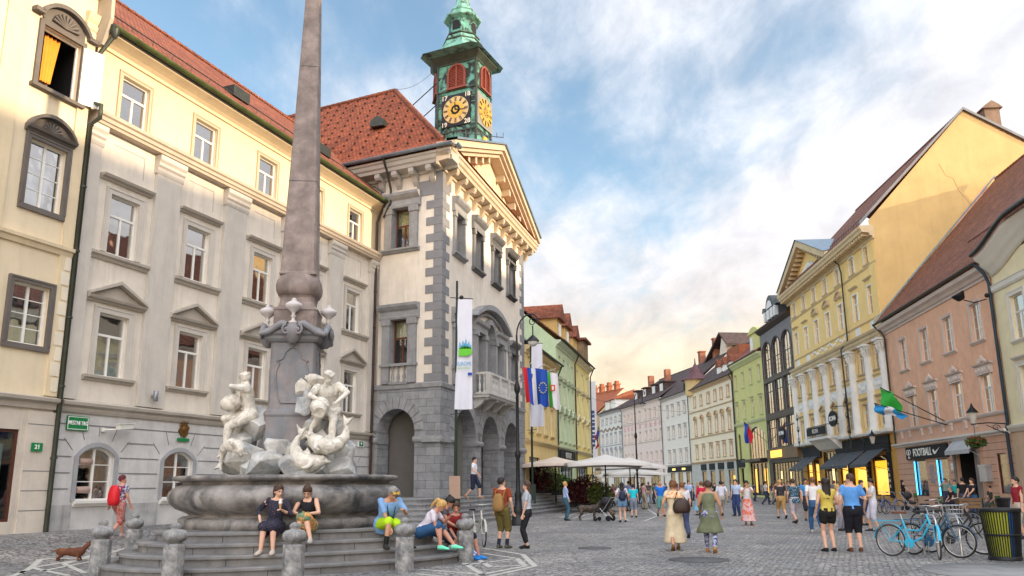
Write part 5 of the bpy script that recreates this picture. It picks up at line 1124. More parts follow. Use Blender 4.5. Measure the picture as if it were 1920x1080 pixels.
# ---------------------------------------------------------------- left row beyond the town hall
def left_row():
    dx, dy = (FE[0] - TE[0]) / 26.656, (FE[1] - TE[1]) / 26.656; pt = lambda u: (TE[0] + dx * u, TE[1] + dy * u)
    tr = mat('trim_yellow', (.60, .48, .25), .8, var=.1); y1 = mat('plaster_straw', (.66, .50, .22), .85, var=.08, dirt=.2)
    t, L = house(pt(.15), pt(10.3), 'town_house', 'low straw yellow house with pale green sheet roof right of the town hall', y1, [(7.5, 9.3, 1.0, 'flat'), (4.9, 6.8, 1.0, 'flat')], [1.5, 3.7, 5.9, 8.2], 10.2, (7, 14.8, mat('sheet_green', (.30, .38, .34), .5, met=.2, var=.12)), zgf=4.2, trim=tr, shops=[(1, 4, .4, 3.3), (6, 9, .4, 3.3)], band_z=(7.0,))
    g2 = mat('plaster_palegreen', (.52, .60, .38), .85, var=.08, dirt=.2)
    t, L = house(pt(10.35), pt(18.2), 'town_house', 'pale green house with ornate window heads in the left row', g2, [(9.7, 11.2, .9), (7.3, 9.1, .9, 'flat'), (4.8, 6.6, .9, 'seg')], [1.2, 3.1, 5.0, 6.8], 12.3, (5.5, 17.2, tile_brown), zgf=4.2, trim=mat('trim_palegreen', (.50, .56, .40), .8), shops=[(1, 6.5, .4, 3.2)], band_z=(7.0, 9.4))
    sign_board(t, .6, 7.2, 3.35, 4.15, board_dark, 'ROTOVZ', mat('letter_grey', (.55, .55, .5)), .6)
    for x in (2.2, 5.6):
        b = MB(); b.box(x - 1.0, x + 1.0, .1, 4, 12.5, 14.2); d = b.build('dormer', mat('plaster_ochre2', (.62, .42, .16), .85), t); b = MB(); b.prism([(x - 1.25, 14.2), (x + 1.25, 14.2), (x, 15.5)], -.2, 5); b.build('dormer_roof', tile_red, d); MB().box(x - .4, x + .4, .04, .1, 12.8, 13.9).build('dormer_window', glass_sky, d)
    t, L = house(pt(18.25), pt(26.65), 'town_house', 'bright yellow end house of the left row with eyebrow window heads', mat('plaster_lemon', (.74, .62, .22), .85, var=.08, dirt=.15), [(9.7, 11.2, .9), (7.3, 9.1, .9, 'flat'), (4.8, 6.6, .9, 'tri')], [1.4, 4.1, 6.8], 12.3, (5.5, 17.0, tile_brown), zgf=4.2, trim=mat('trim_lemon', (.66, .60, .40), .8), shops=[(1, 6.5, .4, 3.2)], band_z=(9.4,))
    b = MB(); b.box(5.5, 8.2, .0, 3, 12.5, 14.6); d = b.build('dormer', mat('dormer_brown', (.22, .15, .08), .85, var=.3), t); b = MB(); b.box(5.2, 8.5, -.3, 3.2, 14.6, 14.8); b.build('dormer_roof', tile_brown, d)
    for x in (1.5,): b = MB(); b.box(x - 1.0, x + 1.0, .1, 4, 12.5, 14.0); d = b.build('dormer', mat('plaster_ochre2', (.62, .42, .16)), t); b = MB(); b.prism([(x - 1.2, 14.0), (x + 1.2, 14.0), (x, 15.2)], -.2, 5); b.build('dormer_roof', tile_red, d)
left_row()
# ================================================================ figures: people, statues, animals
VOX = .014
TS = bpy.data.scenes.new('workbench')   # scratch scene for remeshing, removed at the end
def remeshed(mb, vox, smooth=2, disp=0., seed=0):
    me = bpy.data.meshes.new('m'); me.from_pydata(mb.v, [], mb.f)
    bm = bmesh.new(); bm.from_mesh(me); bmesh.ops.recalc_face_normals(bm, faces=bm.faces); bm.to_mesh(me); bm.free()
    o = bpy.data.objects.new('m', me); TS.collection.objects.link(o)
    r = o.modifiers.new('r', 'REMESH'); r.mode = 'VOXEL'; r.voxel_size = vox; r.use_smooth_shade = True
    if smooth: s_ = o.modifiers.new('s', 'SMOOTH'); s_.factor = .5; s_.iterations = smooth
    vl = TS.view_layers[0]; vl.update(); out = bpy.data.meshes.new_from_object(o.evaluated_get(vl.depsgraph))
    bpy.data.objects.remove(o); bpy.data.meshes.remove(me)
    if disp:
        from mathutils import noise
        for v in out.vertices:
            n = v.normal; p = v.co
            v.co = p + n * disp * (noise.noise(Vector((p.x * 9 + seed, p.y * 9, p.z * 5))) + .5 * noise.noise(Vector((p.x * 22 + seed, p.y * 22, p.z * 11))))
    return out
def raw(mb):
    me = bpy.data.meshes.new('m'); me.from_pydata(mb.v, [], mb.f); bm = bmesh.new(); bm.from_mesh(me); bmesh.ops.recalc_face_normals(bm, faces=bm.faces)
    for f_ in bm.faces: f_.smooth = True
    bm.to_mesh(me); bm.free(); return me
def join_mesh(me, mb):
    """append builder geometry to a mesh as the same body (fingers)"""
    bm = bmesh.new(); bm.from_mesh(me); vs = [bm.verts.new(v) for v in mb.v]
    for f in mb.f:
        try: q = bm.faces.new([vs[i] for i in f]); q.smooth = True
        except ValueError: pass
    bmesh.ops.recalc_face_normals(bm, faces=bm.faces); bm.to_mesh(me); bm.free()
def caps(b, a, c, ra, rc, n=10, mid=None, flat=1.):
    """closed limb segment with rounded ends; mid=(fraction, radius) gives a muscle"""
    a, c = Vector(a), Vector(c); d = c - a; L = d.length; d = d / max(L, 1e-6)
    pts = []; rs = []
    for k in range(4): t = pi / 2 * (1 - k / 4); pts.append(a - d * ra * sin(t)); rs.append(max(ra * cos(t), .002))
    pts.append(a); rs.append(ra)
    if mid: pts.append(a + d * L * mid[0]); rs.append(mid[1])
    pts.append(c); rs.append(rc)
    for k in range(1, 5): t = pi / 2 * k / 4; pts.append(c + d * rc * sin(t)); rs.append(max(rc * cos(t), .002))
    b.tube(pts, rs, n, flat=flat)
def ik(a, t, l1, l2, hint):
    a, t, hint = Vector(a), Vector(t), Vector(hint); d = t - a; D = min(max(d.length, abs(l1 - l2) + .01), (l1 + l2) * .999); u = d.normalized()
    x = (l1 * l1 - l2 * l2 + D * D) / (2 * D); h = sqrt(max(l1 * l1 - x * x, 0)); p = hint - u * hint.dot(u)
    if p.length < 1e-4: p = Vector((0, 1, 0)) - u * u.y
    return a + u * x + p.normalized() * h, a + u * D
class Fig:
    """local frame: x to the figure's left... y forward, z up. All joints in metres for a 1.75 m adult times s"""
    def __init__(f, h=1.75, male=True, pelvis=None, lean=0, side=0, twist=0, head=(0, 0), feet=None, hands=None, elb=None, knee=None, bulk=1., th=1.):
        s = f.s = h / 1.75; f.male = male; f.bulk = bulk; f.th = th; sw = (.185 if male else .165) * s; hw = .088 * s
        pz = pelvis if pelvis else (0, 0, .93); f.P = Vector(pz) * s
        f.T = Matrix.Translation(f.P) @ Matrix.Rotation(radians(twist), 4, 'Z') @ Matrix.Rotation(radians(side), 4, 'Y') @ Matrix.Rotation(radians(-lean), 4, 'X')
        Hp = Matrix.Translation(f.P) @ Matrix.Rotation(radians(twist) * .5, 4, 'Z')
        tp = lambda x, y, z: f.T @ Vector((x * s, y * s, z * s)); f.tp = tp
        f.sh = {k: f.T @ Vector((sg * sw, -.01 * s, .485 * s)) for k, sg in (('L', -1), ('R', 1))}
        f.hip = {k: Hp @ Vector((sg * hw, 0, -.02 * s)) for k, sg in (('L', -1), ('R', 1))}
        f.neck = tp(0, 0, .54); f.H = Matrix.Translation(tp(0, .005, .57)) @ Matrix.Rotation(radians(twist + head[0]), 4, 'Z') @ Matrix.Rotation(radians(-lean * .5 - head[1]), 4, 'X')
        f.hp = lambda x, y, z: f.H @ Vector((x * s, y * s, z * s))
        feet = feet or {'L': (-.11, 0, 0), 'R': (.11, .03, 0)}; f.toe = {}; f.ank = {}; f.kn = {}
        for k in 'LR':
            q = feet[k]; A = Vector(q[:3]) * s + Vector((0, 0, .075 * s)); yaw = radians(q[3] if len(q) > 3 else (8 if k == 'L' else -8)); pit = radians(q[4] if len(q) > 4 else 0)
            kn, an = ik(f.hip[k], A, .44 * s, .425 * s, (knee or {}).get(k, (0, 1, .05))); f.kn[k] = kn; f.ank[k] = an
            f.toe[k] = Vector((-sin(yaw) * cos(pit), cos(yaw) * cos(pit), -sin(pit)))
        hands = hands or {}; f.wr = {}; f.el = {}
        for k, sg in (('L', -1), ('R', 1)):
            q = hands.get(k, (sg * .25, .06, -.05)); W = tp(*q); e, w = ik(f.sh[k], W, .285 * s, .25 * s, f.T.to_3x3() @ Vector((elb or {}).get(k, (sg * .5, -.8, -.3)))); f.el[k] = e; f.wr[k] = w
    def torso(f, b, z0, z1, g=0., w=1., n=18):
        R = [(-.12, .150, .105, 0), (-.05, .172, .118, -.005), (.04, .165, .112, 0), (.14, .140 if f.male else .122, .098, .005), (.24, .150 if f.male else .135, .104, .01), (.34, .168 if f.male else .150, .112 if f.male else .118, .012), (.42, .178 if f.male else .158, .105, .005), (.48, .165 if f.male else .145, .082, 0), (.52, .11, .066, 0), (.55, .062, .058, 0), (.60, .052, .055, .005)]
        def at(z):
            for i in range(len(R) - 1):
                if R[i][0] <= z <= R[i + 1][0] + 1e-9: t = (z - R[i][0]) / (R[i + 1][0] - R[i][0]); return [R[i][j] + (R[i + 1][j] - R[i][j]) * t for j in (1, 2, 3)]
            return R[0][1:] if z < R[0][0] else R[-1][1:]
        zs = sorted({z0, z1} | {r[0] for r in R if z0 < r[0] < z1}); rings = []
        for z in zs:
            a, d, o = at(z); a = (a * f.bulk + g) * w; d = (d * f.bulk + g) * w; rings.append([f.tp(a * cos(2 * pi * k / n), o + d * sin(2 * pi * k / n), z) for k in range(n)])
        b.loft(rings)
    def leg(f, b, k, g=0., f0=0., f1=2.):
        s = f.s * f.th; h, kn, an = f.hip[k], f.kn[k], f.ank[k]; B = f.bulk
        if f1 <= 1: caps(b, h, h.lerp(kn, f1), (.092 * B + g) * s, (.092 * B + (.060 - .092 * B) * f1 + g * 1.25) * s); return
        caps(b, h, kn, (.092 * B + g) * s, (.056 + g) * s)
        e = f1 - 1
        caps(b, kn, kn.lerp(an, e), (.055 + g) * s, ((.036 if e > .9 else .05) + g) * s, mid=(.3 / max(e, .4), (.058 + g) * s) if e > .4 else None)
    def foot(f, b, k, g=0.):
        s = f.s; a = f.ank[k]; t = f.toe[k]; u = Vector((0, 0, 1)); x = t.cross(u).normalized(); up = x.cross(t).normalized(); rings = []
        for y, w, h0, h1 in ((-.062, .022, .01, .06), (-.05, .034, 0, .085), (.0, .036, 0, .095), (.06, .04, 0, .075), (.12, .046, 0, .05), (.165, .044, 0, .035), (.195, .026, .004, .026)):
            rings.append([a + t * y * s + x * (cos(q) * (w + g) * s) + up * ((-.075 + (h0 + h1) / 2 + sin(q) * (h1 - h0) / 2 + sin(q) * g) * s) for q in [2 * pi * i / 10 for i in range(10)]])
        b.loft(rings)
    def arm(f, b, k, g=0., fr=2.):
        s = f.s * f.th; S, e, w = f.sh[k], f.el[k], f.wr[k]; B = f.bulk
        if fr <= 1: caps(b, S, S.lerp(e, fr), (.054 * B + g) * s, (.044 * B + g * 1.2) * s); return
        caps(b, S, e, (.052 * B + g) * s, (.038 + g) * s, mid=(.35, (.049 * B + g) * s)); caps(b, e, e.lerp(w, fr - 1), (.038 + g) * s, ((.027 if fr > 1.9 else .033) + g) * s)
    def hand(f, b, fb, k, curl=.5, dirn=None, detail=True):
        s = f.s; w = f.wr[k]; d = (dirn or (w - f.el[k])).normalized(); sg = -1 if k == 'L' else 1
        px = d.cross(Vector((0, 0, 1)) if abs(d.z) < .9 else Vector((0, 1, 0))).normalized(); n = px.cross(d).normalized()
        if abs(d.z) >= .6: px, n = n, -px * sg
        c = w + d * .045 * s; rings = []
        for y, a, t in ((-.04, .024, .018), (0, .034, .015), (.045, .041, .014), (.06, .036, .010)): rings.append([c + d * y * s + px * cos(q) * a * s + n * sin(q) * t * s for q in [2 * pi * i / 10 for i in range(10)]])
        b.loft(rings)
        for i in range(4):
            base = c + d * .05 * s + px * (-.030 + .020 * i) * s; L = (.062, .074, .070, .054)[i] * s; a1, a2 = curl * .7 + .06 * i, curl * 1.6
            p1 = base + (d * cos(a1) - n * sin(a1)) * L * .5; p2 = p1 + (d * cos(a2) - n * sin(a2)) * L * .35; p3 = p2 + (d * cos(a2 * 1.2) - n * sin(a2 * 1.2)) * L * .25
            fb.tube([base - d * .01 * s, p1, p2, p3], [.0092 * s, .0085 * s, .0078 * s, .0055 * s], 6)
        tb = c + px * -.034 * s - d * .01 * s; fb.tube([tb, tb + (px * -.6 + d * .8) * .028 * s, tb + (px * -.35 + d * .9 - n * .4) * .058 * s], [.012 * s, .010 * s, .007 * s], 6)
    def headgeo(f, b):
        s = f.s; hp = f.hp
        def ell(c, r, n=14, m=10): b.loft([[hp(c[0] + r[0] * max(cos(-pi / 2 + pi * i / m), .03) * cos(2 * pi * q / n), c[1] + r[1] * max(cos(-pi / 2 + pi * i / m), .03) * sin(2 * pi * q / n), c[2] + r[2] * sin(-pi / 2 + pi * i / m)) for q in range(n)] for i in range(m + 1)])
        ell((0, -.004, .125), (.077, .094, .098)); ell((0, .022, .066), (.060, .066, .070)); ell((0, .056, .024), (.030, .030, .026))
        b.tube([hp(0, .082, .105), hp(0, .098, .078), hp(0, .108, .064), hp(0, .086, .056)], [.008 * s, .012 * s, .015 * s, .008 * s], 8)
        ell((0, .084, .040), (.022, .012, .010)); ell((0, .080, .122), (.048, .014, .012))
        for sg in (-1, 1): ell((sg * .078, -.004, .086), (.012, .022, .032), 8, 6)
        caps(b, f.tp(0, 0, .50), hp(0, -.01, .05), .056 * s, .052 * s)
HAIRS = {}
def hairgeo(f, b, style):
    hp = f.hp; s = f.s
    def cap(g, ycut, n=18, m=9, low=.0):
        rings = []
        for i in range(m + 1):
            t = -.35 + (pi / 2 + .35) * i / m; rings.append([hp((.077 + g) * max(cos(t), .03) * cos(q), -.012 + (.094 + g) * max(cos(t), .03) * sin(q) * (1 if sin(q) < 0 else ycut), .128 + (.098 + g) * sin(t) + (max(0, sin(q)) * .045 * (1 - i / m))) for q in [2 * pi * j / n for j in range(n)]])
        b.loft(rings)
    cap(.014 if style == 'short' else .02, .86)
    b.loft([[hp((.07 + .012) * cos(q), -.03 + .07 * sin(q), z) for q in [2 * pi * j / 14 for j in range(14)]] for z in (.045, .09, .14)]) if style != 'short' else b.loft([[hp(.07 * cos(q), -.032 + .062 * sin(q), z) for q in [2 * pi * j / 14 for j in range(14)]] for z in (.06, .10, .14)])
    if style == 'long':
        b.loft([[hp(w * cos(q), y + d * sin(q), z) for q in [2 * pi * j / 12 for j in range(12)]] for z, w, d, y in ((.15, .085, .07, -.03), (.06, .09, .055, -.05), (-.05, .10, .045, -.07), (-.16, .095, .04, -.09), (-.27, .06, .03, -.10))])
    if style == 'pony':
        b.tube([hp(0, -.09, .16), hp(0, -.14, .15), hp(0, -.155, .08), hp(0, -.14, -.02), hp(0, -.13, -.10)], [.03 * s, .042 * s, .04 * s, .03 * s, .012 * s], 10)
    if style == 'bun': b.loft([[hp(.042 * max(cos(t), .1) * cos(q), -.09 + .042 * max(cos(t), .1) * sin(q), .2 + .042 * sin(t)) for q in [2 * pi * j / 10 for j in range(10)]] for t in (-1.5, -.8, 0, .8, 1.5)])
SKINS = {'fair': (.62, .36, .25), 'tan': (.46, .24, .14), 'red': (.52, .25, .17)}
HC = {'brown': (.06, .03, .018), 'dark': (.018, .013, .012), 'blond': (.50, .30, .10), 'grey': (.25, .24, .23), 'darkred': (.10, .012, .02), 'auburn': (.17, .07, .025), 'bald': (.4, .22, .14)}
def cmat(c, pattern=None):
    nm = 'cloth_%02x%02x%02x' % tuple(int(max(0, min(1, v)) * 255) for v in c) + (pattern[0] if pattern else '')
    if pattern:
        kind, c2, sc, at = pattern
        return mat(nm, c, .85, var=.12, vscale=6, bump=.3, bscale=25, col2=c2, c2at=at, c2w=.03, c2scale=sc)
    return mat(nm, c, .85, var=.14, vscale=5, bump=.35, bscale=22, spec=.2)
def obj_from(me, name, m, parent):
    me.materials.clear(); me.materials.append(m)
    if not me.uv_layers: me.uv_layers.new(name='UVMap')
    me.name = name; return obj(name, me, parent)
def person(label, x, y, z, face, f, top=None, bot=None, shoes=(.03, .03, .03), hair=('short', 'brown'), skin='fair', hem=.0, sleeve=.5, neck=.5, vox=None, curl=.5, group=None, barefoot=False, socks=None, fine=False, cat='person', seatdrape=False):
    """top=(kind,colour[,pattern]) kinds tee, tank, dress, shirt; bot=(kind,colour[,pattern]) kinds shorts, long, skirt, hotpants, crop"""
    v = vox or (VOX if hypot(x, y) < 27 else .021); t = tag(obj('person', None, None, (x, y, z), radians(face - 90)), label, cat, group)
    b = MB(); fb = MB(); f.torso(b, -.12, .60); f.headgeo(b)
    for k in 'LR': f.leg(b, k); f.foot(b, k); f.arm(b, k); f.hand(b, fb, k, curl if not isinstance(curl, dict) else curl[k])
    me = remeshed(b, v if not fine else v * .8, 1)
    if v < .02: join_mesh(me, fb)
    obj_from(me, 'body', mat('skin_' + skin, SKINS[skin], .55, var=.08, vscale=8, spec=.4), t)
    if hair and hair[0]:
        b = MB(); hairgeo(f, b, hair[0]); obj_from(raw(b), 'hair', mat('hair_' + hair[1], HC[hair[1]], .5, var=.35, vscale=25, bump=.6, bscale=60), t)
    if top:
        b = MB(); kind = top[0]; z0 = hem if kind != 'dress' else -.1
        f.torso(b, z0, .50 if kind != 'tank' else .47, .014 if kind != 'tank' else .01)
        if kind in ('tee', 'shirt', 'dress') and sleeve > 0:
            for k in 'LR': f.arm(b, k, .009, sleeve)
        if kind == 'tank' or sleeve == 0:
            for sg in (-1, 1): b.tube([f.tp(sg * .10, .09, .40), f.tp(sg * .105, .03, .525), f.tp(sg * .10, -.08, .42)], .03 * f.s, 8)
        if kind == 'shirt' and hem < 0: f.torso(b, hem - .06, .05, .035)
        if kind == 'dress':
            drop = top[3] if len(top) > 3 else .5; fl = top[4] if len(top) > 4 else .1
            if seatdrape:
                for k in 'LR': f.leg(b, k, .045, 0, .95)
                for k in 'LR': caps(b, f.hip[k].lerp(f.kn[k], .2) + Vector((0, -.02, -.05)), f.kn[k] + Vector((0, -.04, -.14)), .08, .07)
            else:
                c = f.P; n = 20; rings = []
                fx = (f.kn['L'] + f.kn['R']) / 2
                for i in range(9):
                    q = i / 8; zz = c.z + .03 - (drop + .03) * q; w = .175 + fl * q + .01 * sin(q * 9); cx = c.x + (fx.x - c.x) * q * .7; cy = c.y + (fx.y - c.y) * q * .7
                    rings.append([(cx + (w + .012 * q * sin(5 * 2 * pi * k / n)) * cos(2 * pi * k / n), cy + (w * .75 + .012 * q * sin(5 * 2 * pi * k / n)) * sin(2 * pi * k / n), zz) for k in range(n)])
                b.loft(rings)
        obj_from(raw(b) if v > .016 else remeshed(b, v * 1.2, 2, .014, x), {'tee': 'shirt', 'shirt': 'shirt', 'tank': 'top', 'dress': 'dress'}[kind], cmat(top[1], top[2] if len(top) > 2 else None), t)
    if bot:
        b = MB(); kind = bot[0]; f.torso(b, -.13, .09, .018)
        ext = {'shorts': .92, 'hotpants': .38, 'long': 1.93, 'crop': 1.7, 'knee': 1.1}.get(kind, .5); g = {'shorts': .035, 'hotpants': .02, 'long': .022, 'crop': .02, 'knee': .03}.get(kind, .03)
        if len(bot) > 3: g = bot[3]
        if kind == 'skirt':
            drop, fl = (bot[4] if len(bot) > 4 else .8), (bot[5] if len(bot) > 5 else .12)
            if seatdrape:
                for k in 'LR': f.leg(b, k, .045, 0, .98); caps(b, f.hip[k].lerp(f.kn[k], .3) + Vector((0, -.02, -.07)), f.kn[k] + Vector((0, -.03, -.16)), .08, .07)
            else:
                c = f.P; n = 22; rings = []; fx = (f.kn['L'] + f.kn['R']) / 2
                for i in range(9):
                    q = i / 8; zz = c.z + .08 - (drop + .08) * q; w = .165 + fl * q; cx = c.x + (fx.x - c.x) * q * .7; cy = c.y + (fx.y - c.y) * q * .7
                    rings.append([(cx + (w + .02 * q * sin(6 * 2 * pi * k / n)) * cos(2 * pi * k / n), cy + (w * .8 + .02 * q * sin(6 * 2 * pi * k / n)) * sin(2 * pi * k / n), zz) for k in range(n)])
                b.loft(rings)
        else:
            for k in 'LR': f.leg(b, k, g, 0, ext)
        obj_from(raw(b) if v > .016 else remeshed(b, v * 1.2, 2, .012, y), {'shorts': 'shorts', 'hotpants': 'shorts', 'knee': 'shorts', 'skirt': 'skirt'}.get(kind, 'trousers'), cmat(bot[1], bot[2] if len(bot) > 2 else None), t)
    if not barefoot:
        for k in 'LR':
            b = MB(); f.foot(b, k, .008)
            obj_from(raw(b), 'shoe', cmat(shoes), t)
            if socks: b = MB(); caps(b, f.ank[k], f.ank[k].lerp(f.kn[k], .32), .044 * f.s, .05 * f.s); obj_from(raw(b), 'sock', cmat(socks), t)
    if fine:
        for sg in (-1, 1):
            b = MB(); e = f.hp(sg * .031, .084, .108); b.ball(e, .009 * f.s, 8, 6); b.build('eye', mat('eye_dark', (.02, .015, .012), .3, var=0), t)
            b = MB(); b.tube([f.hp(sg * .016, .096, .126), f.hp(sg * .034, .092, .130), f.hp(sg * .050, .080, .124)], .0042 * f.s, 5); b.build('eyebrow', mat('hair_' + hair[1], HC[hair[1]]), t)
        b = MB(); b.tube([f.hp(-.022, .092, .040), f.hp(0, .1, .038), f.hp(.022, .092, .040)], [.003, .006, .003], 6); b.build('lips', mat('lips', (.42, .12, .10), .5), t)
    return t
# ================================================================ the fountain
FX, FY = -4.9, 17.7
foun_dark = mat('fountain_stone', (.24, .22, .205), .5, var=.5, vscale=2.2, bump=.3, bscale=20, col2=(.055, .055, .06), c2at=.55, c2w=.1, c2scale=1.7, dirt=.5)
step_m = mat('fountain_step', (.17, .165, .165), .6, var=.3, vscale=1.8, bump=.3, bscale=22, col2=(.24, .225, .21), c2at=.58, c2w=.1, c2scale=1.2, dirt=.4)
obel_m = mat('obelisk_marble', (.18, .138, .122), .6, var=.3, vscale=2.5, bump=.25, bscale=24, col2=(.29, .23, .205), c2at=.54, c2w=.14, c2scale=2.2, dirt=.35)
ped_m = mat('pedestal_marble', (.17, .175, .19), .55, var=.25, vscale=2, bump=.2, bscale=20, col2=(.24, .20, .19), c2at=.55, c2w=.12, c2scale=1.8, dirt=.3)
marble = mat('statue_marble', (.68, .63, .55), .6, var=.25, vscale=5, bump=.3, bscale=25, col2=(.34, .31, .27), c2at=.58, c2w=.08, c2scale=5, dirt=.85)
rock_m = mat('rock_marble', (.46, .44, .41), .65, var=.4, vscale=3, bump=.5, bscale=18, col2=(.30, .32, .34), c2at=.56, c2w=.1, c2scale=2.2, dirt=.8)
def fountain():
    t = thing('fountain', 'marble fountain with tall obelisk, white river god statues and a dark lobed basin on steps', 'fountain', (FX, FY, 0)); t.scale = (1.03,) * 3
    def outl(R, amp=.10, th=238, n=108): return [(R * (1 + amp * cos(3 * (2 * pi * k / n - radians(th)))) * cos(2 * pi * k / n), R * (1 + amp * cos(3 * (2 * pi * k / n - radians(th)))) * sin(2 * pi * k / n)) for k in range(n)]
    for i in range(4):
        z0, z1 = .18 * i, .18 * (i + 1); R = 3.42 - .29 * i; b = MB()
        P, Q, S_ = outl(R - .05), outl(R), outl(R - .35)
        b.loft([[(p[0], p[1], z0 - (.1 if i == 0 else 0)) for p in P], [(p[0], p[1], z1 - .06) for p in P], [(p[0], p[1], z1 - .055) for p in Q], [(p[0], p[1], z1 - .015) for p in Q], [(p[0] * .994, p[1] * .994, z1) for p in Q], [(p[0], p[1], z1) for p in S_]] + ([[(p[0] * .3, p[1] * .3, z1) for p in Q]] if i == 3 else []), 0, False)
        o = b.build('step', step_m, t)
        j = MB()
        for k in range(0, 18):
            th = 2 * pi * (k + .37 * i) / 18; kk = int(th / 2 / pi * 108) % 108; p = P[kk]; n_ = Vector((p[0], p[1], 0)).normalized(); s_ = Vector((-n_.y, n_.x, 0)); c = Vector((p[0], p[1], 0)) + n_ * .002
            j.add([c - s_ * .006 + Vector((0, 0, z0)), c + s_ * .006 + Vector((0, 0, z0)), c + s_ * .006 + Vector((0, 0, z1 - .07)), c - s_ * .006 + Vector((0, 0, z1 - .07))], [(0, 1, 2, 3)])
        j.build('step_joint', mat('joint_black', (.04, .04, .04), .9), o, fix=False)
    # basin: lobed plan
    def lob(R, z, amp=.02): return [(p[0], p[1], z) for p in outl(R, amp, 298, 120)]
    b = MB(); pr = [(2.0, .70), (2.28, .72), (2.28, .93), (2.2, .97), (2.05, 1.0), (2.12, 1.05), (2.35, 1.14), (2.48, 1.26), (2.53, 1.38), (2.49, 1.5), (2.37, 1.6), (2.24, 1.645), (2.22, 1.67), (2.30, 1.70), (2.42, 1.72), (2.45, 1.76), (2.44, 1.80), (2.38, 1.82), (2.16, 1.82), (2.1, 1.78), (2.06, 1.5), (.5, 1.45)]
    pr = [(r * .945 if r > 1 else r, z * .955 if z > .9 else z) for r, z in pr]; b.loft([lob(r, z) for r, z in pr], 0, True, False); bs = b.build('basin', foun_dark, t)
    for th in (238, 358):    # carved shells between the lobes
        a = radians(th); b = MB(); c = Vector((cos(a) * 2.12, sin(a) * 2.12, 1.28)); b.ball(c, .24, 14, 8, 0, (1.1, 1.1, .95)); b.build('carved_boss', foun_dark, bs)
    b = MB(); b.add([(p[0], p[1], 1.66) for p in outl(1.96, .045, 298, 60)], [tuple(range(60))]); b.build('water', mat('fountain_water', (.03, .05, .05), .08, spec=.8, var=0, bump=.3, bscale=8), bs)
    # pedestal and obelisk, square plan turned a little
    R_ = Matrix.Rotation(radians(6.4), 4, 'Z')
    def sq(w, z, ch=.0, ox=0): w2 = w / 2; return [R_ @ Vector((x, y, z)) for x, y in ((-w2, -w2 + ch), (-w2 + ch, -w2), (w2 - ch, -w2), (w2, -w2 + ch), (w2, w2 - ch), (w2 - ch, w2), (-w2 + ch, w2), (-w2, w2 - ch))]
    b = MB(); b.loft([sq(w, z, .05) for w, z in ((1.05, 1.45), (1.05, 2.95), (1.09, 3.0), (1.07, 3.06), (.97, 3.12), (.95, 3.2), (.95, 4.58))], 0, False); pd = b.build('pedestal', ped_m, t)
    for a in range(4):
        b = MB(); b.M = R_ @ Matrix.Rotation(a * pi / 2, 4, 'Z')
        P = [(-.28, 3.4), (-.34, 3.75), (-.33, 3.95), (-.27, 4.1), (-.33, 4.14), (-.2, 4.2), (-.17, 4.32), (-.08, 4.42), (0, 4.44)]; P = P + [(-p[0], p[1]) for p in P[-2::-1]]; P = P + [(.2, 3.25), (-.2, 3.25)]
        b.tube([(p[0], -.48, p[1]) for p in P + P[:1]], .022, 6); b.build('cartouche', ped_m, pd)
    b = MB(); b.loft([sq(w, z, .04) for w, z in ((1.04, 4.56), (1.14, 4.62), (1.16, 4.68), (1.26, 4.72), (1.28, 4.8), (1.1, 4.86), (.98, 4.9))], 0, False)
    for a in range(4):
        b.M = R_ @ Matrix.Rotation(a * pi / 2, 4, 'Z')
        for sg in (-1, 1):      # swan neck mouldings rising to the middle, with a scroll
            P = [(sg * .68, -.66, 4.70), (sg * .5, -.66, 4.74), (sg * .34, -.67, 4.86), (sg * .22, -.68, 4.93), (sg * .12, -.7, 4.9)]
            b.tube(P, [.05, .065, .075, .08, .07], 8, flat=1.0)
            S_ = [(sg * (.12 + .10 * (1 - j / 15) * sin(j * .62)), -.74, 4.78 + .12 * (1 - j / 15) * cos(j * .62)) for j in range(15)]; b.tube(S_, .032, 6)
        b.lathe([(.05, 4.5), (.12, 4.56), (.17, 4.68), (.19, 4.8), (.15, 4.9), (.1, 4.95)], 10, (0, -.62, 0))
    b.M = None; b.build('cornice', ped_m, t)
    for a in range(4):
        b = MB(); b.M = R_ @ Matrix.Rotation(a * pi / 2, 4, 'Z'); b.lathe([(.09, 0), (.10, .03), (.04, .07), (.035, .13), (.06, .16), (.03, .2), (.05, .25), (.15, .33), (.185, .38), (.17, .43), (.09, .48), (.05, .5), (.055, .53), (.02, .56)], 14, (0, -.66, 4.93)); b.build('urn', mat('urn_marble', (.52, .48, .47), .6, var=.1), t)
    b = MB(); b.loft([sq(w, z, .06) for w, z in ((.92, 4.88), (.92, 5.26), (.95, 5.29), (.9, 5.34), (.78, 5.38), (.72, 5.48), (.72, 5.58), (.76, 5.62))], 0, False)
    def rsq(w, z, e=.6, n=32): return [R_ @ Vector((w / 2 * math.copysign(abs(cos(q)) ** e, cos(q)), w / 2 * math.copysign(abs(sin(q)) ** e, sin(q)), z)) for q in [2 * pi * k / n for k in range(n)]]
    b.loft([rsq(w, z) for w, z in ((.76, 5.62), (.88, 5.66), (.97, 5.76), (.99, 5.86), (.95, 5.98), (.86, 6.05), (.82, 6.12))], 0, True); b.build('plinth_ball', obel_m, t)
    b = MB(); b.loft([sq(w, z, w * .05) for w, z in ((.80, 6.10), (.80, 6.13), (.76, 6.17), (.525, 9.8), (.335, 13.15), (.30, 13.9), (.02, 14.35))], 0, False); b.build('obelisk', obel_m, t)
    for z, w in ((8.3, .622), (11.2, .446)): b = MB(); b.loft([sq(w + .006, z, .03), sq(w + .004, z + .012, .03)], 0, False); b.build('joint_line', mat('joint_black', (.04, .04, .04)), t)
    # rocks: faceted boulders round the pedestal
    random.seed(11)
